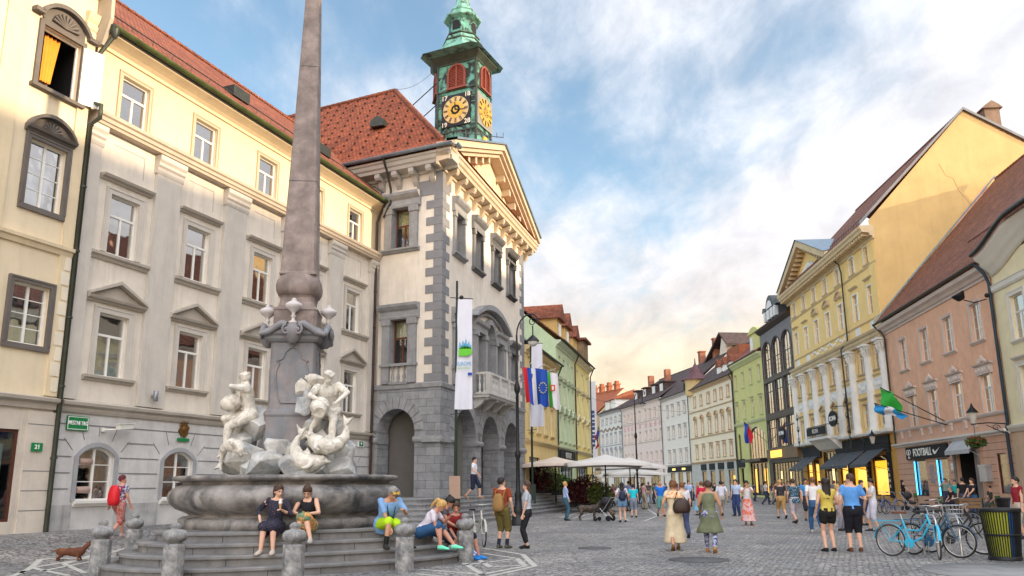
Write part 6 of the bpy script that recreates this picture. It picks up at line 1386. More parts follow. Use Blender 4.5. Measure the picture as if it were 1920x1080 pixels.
    def rock(c, r, seed, sc=(1, 1, 1)):
        rd = random.Random(seed); bm = bmesh.new()
        for _ in range(15):
            v = Vector((rd.gauss(0, 1), rd.gauss(0, 1), rd.gauss(0, 1))).normalized() * r * rd.uniform(.82, 1.08); bm.verts.new((c[0] + v.x * sc[0], c[1] + v.y * sc[1], c[2] + v.z * sc[2]))
        bmesh.ops.convex_hull(bm, input=bm.verts); me = bpy.data.meshes.new('rock')
        for g_ in [v for v in bm.verts if not v.link_faces]: bm.verts.remove(g_)
        bmesh.ops.bevel(bm, geom=bm.edges[:], offset=r * .02, segments=1, affect='EDGES'); bm.to_mesh(me); bm.free(); me.materials.append(rock_m); uvify(me); obj('rock', me, t)
    rocks = [(-.92, -.5, 1.85, .42), (-1.1, .0, 1.9, .4), (-.75, -.75, 2.15, .42), (-1.0, -.35, 2.45, .36), (-.66, -.5, 2.75, .34), (-.62, -.45, 3.05, .30), (-.25, -.95, 1.95, .44), (-.1, -.75, 2.3, .32), (.3, -.9, 1.9, .42), (.75, -.75, 1.9, .45), (1.1, -.45, 1.85, .42), (.72, -.62, 2.35, .36), (.95, -.4, 2.3, .4), (.62, -.55, 2.75, .36), (.98, -.3, 2.65, .34), (.42, -.72, 3.15, .24), (.48, -.68, 3.35, .18), (1.0, .2, 2.1, .5), (-.9, .5, 2.2, .5), (0, .9, 2.1, .6), (.85, -.3, 3.0, .30), (.2, -.62, 2.2, .3), (-.55, -.8, 1.8, .36), (.5, -1.0, 1.72, .3)]
    for i, (x, y, z, r) in enumerate(rocks): rock((x, y, z), r, i + 5, (1, .9, .95))
    # river gods
    def statue(nm, lab, M_, f, extra):
        b = MB(); fb = MB(); f.torso(b, -.12, .60); f.headgeo(b)
        for k in 'LR': f.leg(b, k); f.foot(b, k); f.arm(b, k); f.hand(b, fb, k, .5)
        hairgeo(f, b, 'short')
        for i in range(14):
            a = 2 * pi * i / 14; b.ball(f.hp(.085 * cos(a), -.01 + .1 * sin(a), .17 + .02 * sin(3 * a)), .03, 6, 5)
        for i in range(10): b.ball(f.hp(.05 * cos(i * 1.9), .06 + .02 * sin(i), .03 - .012 * i), .024, 6, 5)   # beard
        extra(b, f)
        me = remeshed(b, .014, 1, .004); join_mesh(me, fb); o = obj_from(me, 'statue', marble, t); o.matrix_local = M_; o['label'] = lab; return o
    def ex_r(b, f):   # drapery behind the shoulder, urn under the arms, cloth over the lap
        b.loft([[(x + w * cos(q), y + .05 * sin(q), z + w * .5 * sin(q)) for q in [2 * pi * k / 14 for k in range(14)]] for x, y, z, w in ((.2, -.12, 1.42, .16), (.34, -.16, 1.5, .2), (.46, -.2, 1.38, .2), (.52, -.2, 1.2, .12))])
        for i in range(5): caps(b, (.0 + .05 * i, -.02, .98 - .02 * i), (.34 + .03 * i, .1, .42 - .02 * i), .06, .045)
        for i in range(4): caps(b, (-.2 + .1 * i, .05, .88), (-.12 + .13 * i, .30, .78), .06, .05)
    def urn(M_, nm='water_urn'):
        b = MB(); b.M = M_; b.lathe([(.05, -.28), (.14, -.26), (.22, -.1), (.235, .05), (.19, .2), (.11, .28), (.10, .34), (.15, .38), (.14, .40), (.08, .36)], 18); b.build(nm, marble, t)
    fr = Fig(1.8, True, (0, 0, .82), lean=22, side=8, twist=8, head=(12, 18), feet={'L': (-.06, .42, .12, 0, 25), 'R': (.30, .28, .42, -10, 20)}, hands={'L': (-.12, .34, .30), 'R': (.18, .36, .34)}, elb={'L': (-1, .1, .2), 'R': (1, -.1, .1)}, bulk=1.2, th=1.3)
    statue('statue', 'bearded river god bending over an urn', Matrix.Translation((.88, -.52, 2.12)) @ Matrix.Scale(1.1, 4) @ Matrix.Rotation(radians(180 + 14), 4, 'Z'), fr, ex_r)
    urn(Matrix.Translation((.80, -.96, 3.12)) @ Matrix.Scale(.85, 4) @ Matrix.Rotation(radians(118), 4, 'X') @ Matrix.Rotation(radians(10), 4, 'Y'))
    fl = Fig(1.8, True, (0, 0, .84), lean=10, side=-10, twist=-10, head=(-25, 10), feet={'L': (-.05, .40, .10, 0, 25), 'R': (.25, .2, .35, 0, 15)}, hands={'L': (.0, .24, .50), 'R': (.28, .16, .15)}, elb={'L': (-1, .3, .4), 'R': (1, -.3, -.2)}, bulk=1.2, th=1.3)
    def ex_l(b, f):
        for i in range(5): caps(b, (-.12 + .06 * i, .08, .92 - .02 * i), (.2 + .03 * i, .22, .45), .06, .045)
    statue('statue', 'river god turned to the left with raised arm', Matrix.Translation((-.78, -.50, 2.06)) @ Matrix.Scale(1.1, 4) @ Matrix.Rotation(radians(180 - 62), 4, 'Z'), fl, ex_l)
    urn(Matrix.Translation((-1.16, -.62, 3.24)) @ Matrix.Rotation(radians(80), 4, 'Y') @ Matrix.Rotation(radians(20), 4, 'X') @ Matrix.Scale(.78, 4))
    fb_ = Fig(1.8, True, (0, 0, .84), lean=15, head=(0, 10), feet={'L': (-.1, .4, .1, 0, 20), 'R': (.2, .3, .3, 0, 15)}, hands={'L': (-.1, .3, .3), 'R': (.2, .3, .3)}, bulk=1.2, th=1.3)
    statue('statue', 'river god on the far side', Matrix.Translation((.1, .85, 2.1)), fb_, ex_r)
    def dolphin(M_, flip=1):
        b = MB(); P = [(0, 0, 0), (.12, -.06, -.06), (.28, -.08, -.12), (.46, -.05, -.10), (.62, 0, .02), (.70, .02, .2), (.66, .02, .36), (.58, 0, .46)]; r = [.05, .14, .19, .185, .15, .10, .06, .035]
        P = [(p[0] * flip, p[1], p[2]) for p in P]; b.tube(P, r, 14); b.ball((.07 * flip, -.12, .02), .05, 8, 6); b.ball((.03 * flip, -.02, -.05), .09, 8, 6, 0, (1.4, 1, .6))
        b.prism([(.58 * flip, .44), (.48 * flip, .62), (.60 * flip, .54), (.72 * flip, .64), (.66 * flip, .46)], -.04, .04)
        b.prism([(.3 * flip, .04), (.42 * flip, .2), (.5 * flip, .04)], -.05, -.01); b.tube([(.25 * flip, -.22, -.12), (.3 * flip, -.34, -.2), (.4 * flip, -.36, -.22)], [.06, .05, .02], 8)
        me = remeshed(b, .016, 1, .004); o = obj_from(me, 'dolphin', marble, t); o.matrix_local = M_
    dolphin(Matrix.Translation((-.66, -.95, 2.15)) @ Matrix.Rotation(radians(-15), 4, 'Z') @ Matrix.Rotation(radians(200), 4, 'Y') @ Matrix.Scale(.8, 4)); dolphin(Matrix.Translation((1.0, -1.0, 2.05)) @ Matrix.Rotation(radians(6), 4, 'Y'), -1); dolphin(Matrix.Translation((.62, -.98, 2.55)) @ Matrix.Rotation(radians(20), 4, 'Y'), 1)
    return t
fountain()
# ---------------------------------------------------------------- stone bollards round the fountain
def bollards():
    m = mat('bollard_stone', (.33, .32, .31), .7, var=.4, vscale=7, bump=.6, bscale=25, col2=(.14, .14, .145), c2at=.5, c2w=.12, c2scale=5, dirt=.4)
    root = thing('bollard', 'x', 'bollard'); b = MB()
    oc = lambda r, z: [(r * cos(pi / 8 + pi * k / 4), r * sin(pi / 8 + pi * k / 4), z) for k in range(8)]
    b.loft([oc(.178, -.05), oc(.178, .60), oc(.165, .63), oc(.12, .64)], 0, False); b.build('post', m, root)
    b = MB(); n = 24
    def rib(r, z): return [(r * (1 + .06 * abs(cos(4 * 2 * pi * k / n))) * cos(2 * pi * k / n), r * (1 + .06 * abs(cos(4 * 2 * pi * k / n))) * sin(2 * pi * k / n), z) for k in range(n)]
    b.loft([rib(.10, .63), rib(.11, .655), rib(.16, .68), rib(.19, .74), rib(.185, .80), rib(.15, .845), rib(.08, .865), rib(.065, .87), rib(.085, .90), rib(.085, .93), rib(.06, .965), rib(.01, .98)], 0, True); b.build('cap', m, root)
    data = [((185, 1077), 'leftmost stone bollard with ribbed cap, standing by the red backpack', None), ((322, 1093), 'stone bollard with bulbous cap between the leftmost bollard and seated women', None), ((548, 1095), 'stone bollard right below the two seated young women', None), ((758, 1073), 'stone bollard in front of the man in neon yellow shorts', None), ((872, 1053), 'stone bollard beside the seated woman with blue trainers', None), (None, 'small stone bollard behind the left corner of the fountain steps', (-8.75, 18.8)), (None, 'stone bollard at the back of the fountain, hidden side', (-1.6, 20.6))]
    for i, (p, lab, w) in enumerate(data[:6]):
        o = root if i == 0 else copy_tree(root); x, y = w or G(*p); o.location = (x, y, gh(x, y)); o.rotation_euler = (0, 0, i * .3); o['label'] = lab; o['group'] = 'stone bollards round the fountain'
bollards()
# ---------------------------------------------------------------- pale stone inlay lines in the paving
def inlay():
    m = mat('inlay_white', (.44, .42, .38), .7, var=.25, vscale=6, bump=.3, bscale=30)
    b = MB()
    def strip(pts, w=.11):
        P = [G(*p) for p in pts]
        for i in range(len(P) - 1):
            a, c = Vector(P[i]), Vector(P[i + 1]); d = (c - a).normalized(); n = Vector((-d.y, d.x)) * w / 2; k = max(1, int((c - a).length / .4))
            for j in range(k):
                p, q = a.lerp(c, j / k), a.lerp(c, (j + 1) / k); vs = [(v.x, v.y, gh(v.x, v.y) + .006) for v in (p - n, p + n, q + n, q - n)]; b.add(vs, [(0, 1, 2, 3)])
    for s_ in ([(905, 1028), (980, 1040), (1003, 1062), (900, 1085)], [(905, 1038), (968, 1047), (985, 1062), (890, 1080)], [(890, 1045), (920, 1064), (980, 1060)], [(870, 1056), (905, 1078)], [(870, 1060), (935, 1052), (968, 1047)], [(790, 1068), (860, 1074), (905, 1078)], [(780, 1076), (850, 1084)],
               [(245, 1035), (160, 1050), (60, 1065), (20, 1082)], [(235, 1044), (150, 1057), (75, 1072)], [(200, 1040), (120, 1058), (160, 1075)], [(150, 1050), (75, 1055), (40, 1075)], [(60, 1065), (130, 1080)],
               [(1050, 971), (1094, 959), (1160, 957), (1210, 952)], [(1090, 975), (1150, 964), (1225, 962)], [(1150, 975), (1235, 968), (1210, 952)], [(1208, 977), (1240, 965), (1270, 955)], [(1140, 962), (1180, 976)], [(1110, 966), (1200, 972)], [(1075, 972), (1120, 960)]): strip(s_, .12)
    tag(b.build('paving_inlay', m, fix=False), kind='structure')
    for (x, y), r in (((1115, 1028), .42), ((1310, 1050), .62), ((1545, 1085), .4)):
        X, Y = G(x, y); b = MB(); b.lathe([(r, 0), (r, .008), (.001, .009)], 24, (X, Y, gh(X, Y) + .003)); tag(b.build('drain_cover', mat('cast_iron', (.10, .10, .105), .7, met=.2, var=.3, vscale=14, bump=.5, bscale=40)), {1115: 'small round iron cover in the paving left of the woman in cream', 1310: 'large round iron cover in the paving below the woman in green', 1545: 'round iron cover at the bottom edge right of centre'}[x], 'drain cover')
inlay()
# ================================================================ people
def W_(px, py, z=0):
    x, y = G(px, py, z); return x, y
def feetw(ph=1, st=.3): return {'L': (-.09, st * .8 * ph, .0 if ph > 0 else .05, 0, 0 if ph > 0 else 35), 'R': (.09, -st * ph, .05 if ph > 0 else 0, 0, 35 if ph > 0 else 0)}
def stand(label, px, py, face, h=1.7, male=True, z=None, walk=0, hands=None, elb=None, head=(0, 0), lean=0, bulk=1., feet=None, side=0, twist=0, pos=None, **k):
    x, y = pos or W_(px, py); zz = gh(x, y) if z is None else z
    if pos is None and z: x, y = W_(px, py, z)
    f = Fig(h, male, (0, 0, .93 if not walk else .895), lean=lean + (3 if walk else 0), side=side, twist=twist, head=head, feet=feet or (feetw(walk) if walk else None), hands=hands or ({'L': (-.24, .12 * -walk, 0), 'R': (.24, .16 * walk, .0)} if walk else None), elb=elb, bulk=bulk)
    return person(label, x, y, zz, face, f, **k), f
def sit(label, px, py, zs, zf, face, h=1.7, male=True, back=.5, hands=None, elb=None, head=(0, 0), lean=10, side=0, twist=0, feet=None, knee=None, bulk=1., **k):
    if py < 10:      # py = tread index of the fountain steps
        i = py; zs = .185 * (i + 1); d_ = ray(px, 995 - 10 * i); y = 13.
        while y < 19:
            x = y * d_[0] / d_[1]; dx, dy = x - FX, y - FY; th = atan2(dy, dx)
            if hypot(dx, dy) < 1.03 * (3.42 - .29 * i) * (1 + .10 * cos(3 * (th - radians(238)))) + .04: break
            y += .02
        zf = .185 * zf if zf >= 0 else 0.0
    else: x, y = W_(px, py, zs + .1)
    a = radians(face); x += cos(a) * back; y += sin(a) * back
    f = Fig(h, male, (0, -back / (h / 1.75), (zs - zf + .1) / (h / 1.75)), lean=lean, side=side, twist=twist, head=head, feet=feet, hands=hands, elb=elb, knee=knee, bulk=bulk)
    return person(label, x, y, zf, face, f, **k), f
def held(name, label, cat, mb, m, per, fig, k, off=(0, 0, 0)):
    """an object in a hand: placed in world space at the wrist of hand k"""
    w = fig.wr[k] + (fig.wr[k] - fig.el[k]).normalized() * .09 * fig.s + Vector(off)
    bpy.context.view_layer.update(); M_ = Matrix.Translation(per.location) @ Matrix.Rotation(per.rotation_euler.z, 4, 'Z')
    o = mb.build(name, m); o.location = M_ @ w; o.rotation_euler.z = per.rotation_euler.z; return tag(o, label, cat)
def bag(name, label, cat, m, per, c, sc, strap=None):
    M_ = Matrix.Translation(per.location) @ Matrix.Rotation(per.rotation_euler.z, 4, 'Z')
    b = MB(); n = 14; b.loft([[(sc[0] * r * math.copysign(abs(cos(q)) ** .7, cos(q)), sc[1] * r * math.copysign(abs(sin(q)) ** .8, sin(q)), z * sc[2]) for q in [2 * pi * k / n for k in range(n)]] for z, r in ((-1, .55), (-.93, .85), (-.5, 1), (.2, .95), (.7, .75), (.95, .5), (1, .2))])
    o = b.build(name, m); o.location = M_ @ Vector(c); o.rotation_euler.z = per.rotation_euler.z; tag(o, label, cat)
    if strap:
        b = MB(); cc = Vector(c)
        for path in strap: b.tube([Vector(p) - cc for p in path], .014, 6)
        b.build('strap', m, o)
    return o
SL = lambda f: [[f.tp(sg * .10, -.17, .20), f.tp(sg * .13, -.12, .44), f.tp(sg * .13, .02, .53), f.tp(sg * .13, .13, .42), f.tp(sg * .15, .10, .2), f.tp(sg * .15, -.12, .1)] for sg in (-1, 1)]
floral = ('fl', (.45, .22, .18), 60, .63); floral2 = ('fm', (.75, .30, .08), 9, .52); spots = ('sp', (.45, .55, .62), 28, .58)
# ---- seated on the fountain steps
p, f = sit('woman in dark floral dress seated on the fountain steps, eating ice cream', 516, 3, 0, 2, 272, 1.68, False, .46, hands={'L': (-.20, .28, .36), 'R': (.26, .12, .10)}, elb={'L': (-.6, -.3, -.8), 'R': (.8, -.6, 0)}, head=(42, 6), lean=8, side=-6, top=('dress', (.018, .02, .04), floral, .5, .1), sleeve=1.5, seatdrape=True, hair=('pony', 'brown'), shoes=(.45, .38, .32), fine=True)
b = MB(); b.lathe([(.008, -.08), (.028, .03), (.03, .035)], 10); b.ball((0, 0, .06), .034, 10, 8, 1); b.ball((0, 0, .10), .024, 8, 6, 1); held('ice_cream', 'white ice cream cone held by the woman in floral dress', 'ice cream', b, [mat('wafer', (.5, .3, .12)), mat('cream_white', (.8, .75, .66), .5)], p, f, 'L', (0, .02, .06))
p, f = sit('woman in black sleeveless top and bright tropical skirt looking at her phone', 577, 3, 0, 3, 274, 1.66, False, .42, hands={'L': (-.07, .33, .28), 'R': (.07, .33, .28)}, elb={'L': (-.9, -.2, -.6), 'R': (.9, -.2, -.6)}, head=(0, 28), lean=8, feet={'L': (-.16, .08, 0, 10), 'R': (.15, .02, 0, -10)}, top=('tank', (.015, .015, .018)), bot=('skirt', (.10, .20, .12), floral2), seatdrape=True, sleeve=0, hair=('bun', 'brown'), shoes=(.4, .36, .32), fine=True, skin='fair')
b = MB(); b.box(-.035, .035, -.006, .006, -.07, .07); held('phone', 'black phone in the hands of the woman with tropical skirt', 'phone', b, iron, p, f, 'L', (.07, .02, .03))
p, f = sit('man in light blue shirt and neon yellow shorts seated, head resting on his hand', 722, 3, 0, 2, 300, 1.8, True, .48, hands={'L': (-.16, .34, .50), 'R': (.05, .52, .12)}, elb={'L': (-.8, .2, -1), 'R': (.9, 0, -.4)}, head=(8, 22), lean=32, feet={'L': (-.28, .08, 0, 15), 'R': (.16, .02, 0, -8)}, top=('shirt', (.20, .36, .62)), hem=-.12, bot=('shorts', (.42, .66, .02), None, .028), sleeve=.75, hair=('short', 'grey'), shoes=(.03, .028, .028), socks=(.015, .015, .015), skin='tan', fine=True, bulk=1.12)
b = MB(); b.tube([(-.07, 0, .0), (-.05, .05, .01), (.05, .05, .01), (.07, 0, 0)], .008, 6); b.lathe([(.03, 0), (.03, .012), (.001, .012)], 10, (-.035, .05, .0)); b.lathe([(.03, 0), (.03, .012), (.001, .012)], 10, (.035, .05, .0)); o = b.build('sunglasses', mat('lens_amber', (.6, .35, .03), .2), p, f.hp(0, .075, .195)); o.rotation_euler = (radians(-50), 0, 0)
b = MB(); b.box(-.07, .07, -.04, .04, -.045, .045); b.lathe([(.035, 0), (.035, .06), (.03, .06)], 12); cm_ = b.build('camera_bag', iron); M_ = Matrix.Translation(p.location) @ Matrix.Rotation(p.rotation_euler.z, 4, 'Z'); cm_.location = M_ @ f.tp(.02, .22, .22); cm_.rotation_euler = (0, 0, p.rotation_euler.z); tag(cm_, 'black camera hanging from the neck of the man in neon shorts', 'camera')
st = MB()
for sg in (-1, 1): st.tube([M_ @ f.tp(sg * .04, .22, .25) - cm_.location, M_ @ f.tp(sg * .08, .125, .42) - cm_.location, M_ @ f.tp(sg * .07, .0, .55) - cm_.location, M_ @ f.tp(0, -.07, .55) - cm_.location], .009, 5)
so_ = st.build('strap', iron); so_.parent = cm_; so_.matrix_parent_inverse = Matrix.Rotation(-p.rotation_euler.z, 4, 'Z')
p, f = sit('blond woman in white tee and blue shorts bowed over with hand on her hair', 790, 2, 0, 1.6, 350, 1.68, False, .46, hands={'L': (-.08, .30, .60), 'R': (.10, .42, .14)}, elb={'L': (-.8, .4, -1), 'R': (1, .2, -.3)}, head=(-5, 30), lean=38, feet={'L': (-.1, .22, 0), 'R': (.12, -.02, 0)}, top=('tee', (.66, .60, .68)), bot=('shorts', (.03, .09, .20)), hair=('pony', 'blond'), shoes=(.18, .72, .48), skin='red', sleeve=.55)
p, f = sit('woman with dark hair hidden behind the blond woman, lilac trainers and phone', 816, 2, 0, 1.2, 356, 1.66, False, .5, hands={'L': (-.06, .42, .26), 'R': (.08, .42, .26)}, head=(0, 30), lean=26, feet={'L': (-.1, .36, -.1, 0, 20), 'R': (.1, .30, -.1, 0, 20)}, top=('tee', (.10, .09, .10)), bot=('shorts', (.05, .05, .07)), hair=('bun', 'dark'), shoes=(.38, .42, .78), skin='red')
p, f = sit('smiling woman with glasses in dark red blouse seated low with blue trainers', 848, 1, 0, .1, 352, 1.68, False, .5, hands={'L': (-.05, .42, .20), 'R': (.14, .34, .10)}, head=(-30, 8), lean=14, twist=-45, feet={'L': (-.1, .06, .0, 0), 'R': (.08, -.06, .0, 0)}, top=('shirt', (.20, .02, .02)), bot=('shorts', (.02, .02, .04)), hair=('bun', 'brown'), shoes=(.03, .22, .62), skin='red', sleeve=.9, fine=True)
# ---- standing near the hall
p, f = stand('man in rust red tee and olive shorts with tan drawstring backpack', 942, 1028, 62, 1.78, True, head=(-30, -8), hands={'L': (-.25, .05, -.04), 'R': (.26, .08, -.02)}, top=('tee', (.26, .055, .025)), bot=('knee', (.14, .11, .035), None, .035), hair=('short', 'dark'), socks=(.02, .025, .04), shoes=(.10, .09, .07), sleeve=.6)
bag('backpack', 'tan canvas drawstring backpack on the man in rust red', 'backpack', mat('canvas_tan', (.30, .17, .06), .9, var=.2, bump=.4), p, f.tp(0, -.21, .18), (.15, .10, .22), SL(f))
stand('young woman in light grey tee and black trousers facing the backpacked man', 989, 1028, 178, 1.67, False, head=(0, -2), hands={'L': (-.20, .10, -.04), 'R': (.22, .06, -.06)}, top=('tee', (.42, .46, .52)), bot=('crop', (.018, .018, .022)), hair=('long', 'brown'), shoes=(.015, .015, .015), sleeve=.6)
stand('boy in white tee and dark shorts walking along the town hall steps', 888, 934, -12, 1.72, True, z=1.05, walk=1, top=('tee', (.68, .68, .72), ('bl', (.05, .22, .55), 6, .6)), bot=('knee', (.02, .025, .05)), hair=('short', 'dark'), shoes=(.35, .2, .12), hands={'L': (-.24, .18, .02), 'R': (.26, .26, .12)})
p, f = stand('woman with dark red hair and red backpack walking past the grey house', 216, 1030, 68, 1.66, False, walk=1, head=(-45, 0), top=('tee', (.50, .50, .56), ('st', (.08, .05, .16), 14, .5)), bot=('knee', (.40, .22, .20), ('flr', (.35, .05, .03), 20, .52)), hair=('short', 'darkred'), shoes=(.4, .3, .3), skin='red', bulk=1.12, hem=-.06)
bag('backpack', 'bright red backpack worn by the woman with dark red hair', 'backpack', mat('nylon_red', (.60, .012, .02), .5, var=.1), p, f.tp(0, -.22, .24), (.16, .12, .26), SL(f))
# ---- the square, nearest first
p, f = stand('woman in long cream dress with orange shawl and brown shoulder bag', 1268, 1032, 84, 1.7, False, walk=-1, head=(-25, 0), top=('dress', (.62, .52, .36), None, .70, .09), hair=('bun', 'auburn'), shoes=(.16, .08, .03), skin='tan', sleeve=.3, hands={'L': (-.30, .0, .0), 'R': (.2, .2, .2)}, bulk=1.08)
b = MB(); b.M = Matrix.Translation(p.location) @ Matrix.Rotation(p.rotation_euler.z, 4, 'Z'); n = 20
b.loft([[f.tp((w + .01 * sin(5 * q)) * cos(q), d * sin(q), z) for q in [2 * pi * k / n for k in range(n)]] for z, w, d in ((.36, .235, .17), (.40, .235, .17), (.46, .215, .13), (.51, .15, .10), (.54, .09, .08))]); tag(b.build('shawl', cmat((.66, .30, .14), ('shw', (.75, .60, .40), 10, .5))), 'pale orange shawl over the shoulders of the woman in cream', 'shawl')
bag('shoulder_bag', 'large dark brown bag on the back of the woman in cream', 'bag', mat('leather_brown', (.035, .018, .014), .45, var=.2), p, f.tp(.16, -.22, .16), (.21, .10, .17), [[f.tp(.0, -.20, .3), f.tp(.08, -.1, .5), f.tp(.14, .05, .52), f.tp(.3, -.1, .3)]])
p, f = stand('woman in olive sleeveless tunic and patterned leggings with tan boots', 1334, 1036, 76, 1.68, False, walk=1, head=(28, 0), top=('dress', (.15, .165, .10), None, .42, .13), bot=('long', (.35, .36, .50), ('lg', (.05, .05, .12), 16, .5), .012), hair=('short', 'brown'), shoes=(.35, .16, .05), skin='tan', sleeve=0, hands={'L': (-.2, .25, .1), 'R': (.27, .1, 0)}, bulk=1.08)
stand('woman with long black hair, yellow patterned top and black shorts', 1558, 1034, 92, 1.68, False, head=(-8, 0), hands={'L': (-.24, .10, .0), 'R': (.22, .22, .12)}, top=('tee', (.55, .42, .08), ('yt', (.15, .12, .03), 30, .62)), bot=('hotpants', (.012, .012, .014), None, .03), hair=('long', 'dark'), shoes=(.02, .02, .02), sleeve=.25, bulk=1.05)
stand('man in bright blue tee and black knee shorts, head turned left', 1606, 1034, 78, 1.78, True, head=(58, 0), hands={'L': (-.26, .04, -.02), 'R': (.27, .1, .02)}, top=('tee', (.10, .28, .62)), bot=('knee', (.014, .014, .02), None, .035), hair=('short', 'brown'), shoes=(.12, .05, .03), sleeve=.6, bulk=1.08)
stand('woman with camera in white blouse and red tie dye skirt', 1404, 985, 262, 1.68, False, hands={'L': (-.06, .26, .52), 'R': (.06, .26, .52)}, elb={'L': (-.9, .2, -1), 'R': (.9, .2, -1)}, head=(0, 5), top=('tee', (.66, .60, .62)), bot=('skirt', (.60, .14, .08), ('td', (.60, .42, .42), 5, .5), .03, .72, .12), hair=('long', 'dark'), shoes=(.2, .1, .06), skin='tan')
p, f = stand('man in white tee and slim jeans walking away holding a hand', 1532, 999, 84, 1.8, True, walk=1, top=('tee', (.68, .66, .66)), bot=('long', (.04, .10, .22), None, .016), hair=('short', 'auburn'), shoes=(.4, .38, .36))
stand('man in navy patterned shirt and pale shorts walking away', 1493, 981, 96, 1.78, True, walk=-1, top=('shirt', (.02, .05, .10), ('hw', (.30, .50, .55), 22, .56)), bot=('knee', (.46, .40, .44), None, .035), hair=('short', 'brown'), shoes=(.05, .04, .04), hem=-.08)
stand('man with sunglasses in blue polo standing behind the couple', 1516, 976, 262, 1.76, True, top=('tee', (.06, .26, .58)), bot=('knee', (.03, .03, .04)), hair=('short', 'dark'), skin='tan')
stand('man in white tee and khaki shorts carrying a pink jacket on his arm', 1467, 972, 88, 1.76, True, walk=1, top=('tee', (.03, .03, .035), ('pk', (.40, .08, .25), 4, .6)), bot=('knee', (.42, .26, .10), None, .035), hair=('short', 'blond'), shoes=(.02, .02, .02))
stand('older man in white shirt with strap across back, dark cap', 1355, 967, 92, 1.74, True, top=('shirt', (.58, .58, .66)), bot=('long', (.36, .33, .30), None, .03), hair=('short', 'dark'), sleeve=.7, shoes=(.05, .04, .04), walk=-1)
stand('man in pale blue shirt and navy trousers half hidden behind the photographer', 1383, 967, 230, 1.78, True, top=('shirt', (.42, .52, .72)), bot=('long', (.03, .05, .14), None, .03), hair=('short', 'dark'))
stand('boy in white tee and shorts beside the blue bicycle, looking left', 1642, 996, 165, 1.70, True, hands={'L': (-.1, .30, .22), 'R': (.1, .30, .20)}, head=(0, 10), top=('tee', (.66, .66, .70)), bot=('knee', (.55, .53, .62), None, .035), hair=('short', 'dark'), shoes=(.04, .04, .05), feet={'L': (-.11, -.1, 0), 'R': (.11, .12, 0)})
stand('woman in dark blue dress talking to the boy in white', 1622, 985, 290, 1.66, False, top=('dress', (.02, .03, .07), None, .5, .1), hair=('bun', 'brown'), sleeve=0, hands={'L': (-.15, .3, .2), 'R': (.2, .2, .1)})
stand('child with fair hair in white top, facing the blue shirted man', 1577, 995, 300, 1.5, False, top=('tee', (.62, .56, .54)), bot=('long', (.25, .25, .3)), hair=('bun', 'blond'))
p, f = stand('girl with long black hair, denim shorts and navy backpack', 1168, 979, 86, 1.66, False, hands={'L': (-.22, .1, .14), 'R': (.22, .2, .1)}, top=('tee', (.62, .60, .66)), bot=('hotpants', (.16, .30, .50), None, .03), hair=('long', 'dark'), shoes=(.02, .02, .03))
bag('backpack', 'small navy backpack on the girl in denim shorts', 'backpack', mat('nylon_navy', (.012, .018, .05), .6), p, f.tp(0, -.2, .22), (.14, .10, .2), SL(f))
stand('boy in turquoise tee standing right of the navy backpack', 1189, 970, 80, 1.58, True, top=('tee', (.02, .50, .62)), bot=('knee', (.22, .26, .34), None, .03), hair=('short', 'dark'))
stand('man in periwinkle shirt behind the girl with backpack', 1180, 958, 110, 1.78, True, top=('tee', (.28, .34, .72)), bot=('long', (.1, .1, .14)), hair=('short', 'brown'))
stand('bald man in royal blue tee and teal shorts', 1240, 968, 275, 1.76, True, top=('tee', (.02, .16, .62)), bot=('knee', (.12, .30, .30), None, .03), hair=None, skin='red', walk=1, bulk=1.12)
stand('woman in pale pink tee standing beside the far bicycle', 1208, 955, 20, 1.68, True, top=('tee', (.62, .36, .38)), bot=('long', (.38, .32, .24), None, .025), hair=('short', 'dark'), hands={'L': (-.15, .3, .2), 'R': (.15, .35, .2)})
stand('blond woman in pale blue jacket and jeans by the hall steps', 1061, 976, 5, 1.72, False, top=('tee', (.34, .42, .64)), bot=('long', (.05, .12, .18), None, .014), hair=('short', 'blond'), sleeve=1.8, shoes=(.03, .03, .03), hem=-.08, hands={'L': (-.2, .2, .0), 'R': (.22, .12, -.05)})
stand('little girl in pale blue dress near the woman in green', 1310, 966, 200, 1.2, False, top=('dress', (.20, .42, .58), None, .4, .1), hair=('long', 'brown'))
stand('man in sky blue shirt far down the street centre', 1293, 950, 265, 1.8, True, top=('shirt', (.38, .50, .75)), bot=('long', (.03, .04, .08), None, .03), hair=('short', 'dark'), sleeve=.8, vox=.022)
stand('woman in crimson jacket just behind the woman in green', 1318, 972, 80, 1.68, False, top=('tee', (.55, .02, .06)), bot=('long', (.06, .05, .06)), hair=('short', 'auburn'), sleeve=1.6)
stand('man in white shirt and dark trousers right of the cream dress', 1283, 1008, 88, 1.66, True, walk=1, top=('tee', (.62, .60, .66)), bot=('long', (.05, .06, .12), None, .03), hair=('short', 'auburn'))
stand('man in grey green tee drinking beside the shop door', 1778, 955, 225, 1.78, True, hands={'L': (-.2, .1, 0), 'R': (.08, .28, .5)}, top=('tee', (.24, .34, .30)), bot=('long', (.05, .06, .1)), hair=('short', 'dark'), vox=.018)
stand('man in black tee with back turned at the cafe tables', 1812, 968, 80, 1.76, True, top=('tee', (.015, .015, .018)), bot=('knee', (.05, .06, .1)), hair=('short', 'dark'), vox=.018, bulk=1.1)
stand('woman in black top with arms forward beside the awning post', 1830, 972, 200, 1.72, False, hands={'L': (-.1, .35, .1), 'R': (.1, .35, .1)}, top=('tee', (.02, .02, .024)), bot=('long', (.04, .08, .16)), hair=('pony', 'brown'), vox=.018)
stand('woman in teal top standing behind the cafe tables', 1796, 958, 230, 1.66, False, top=('tee', (.02, .40, .38)), bot=('long', (.05, .05, .06)), hair=('short', 'brown'), vox=.018)
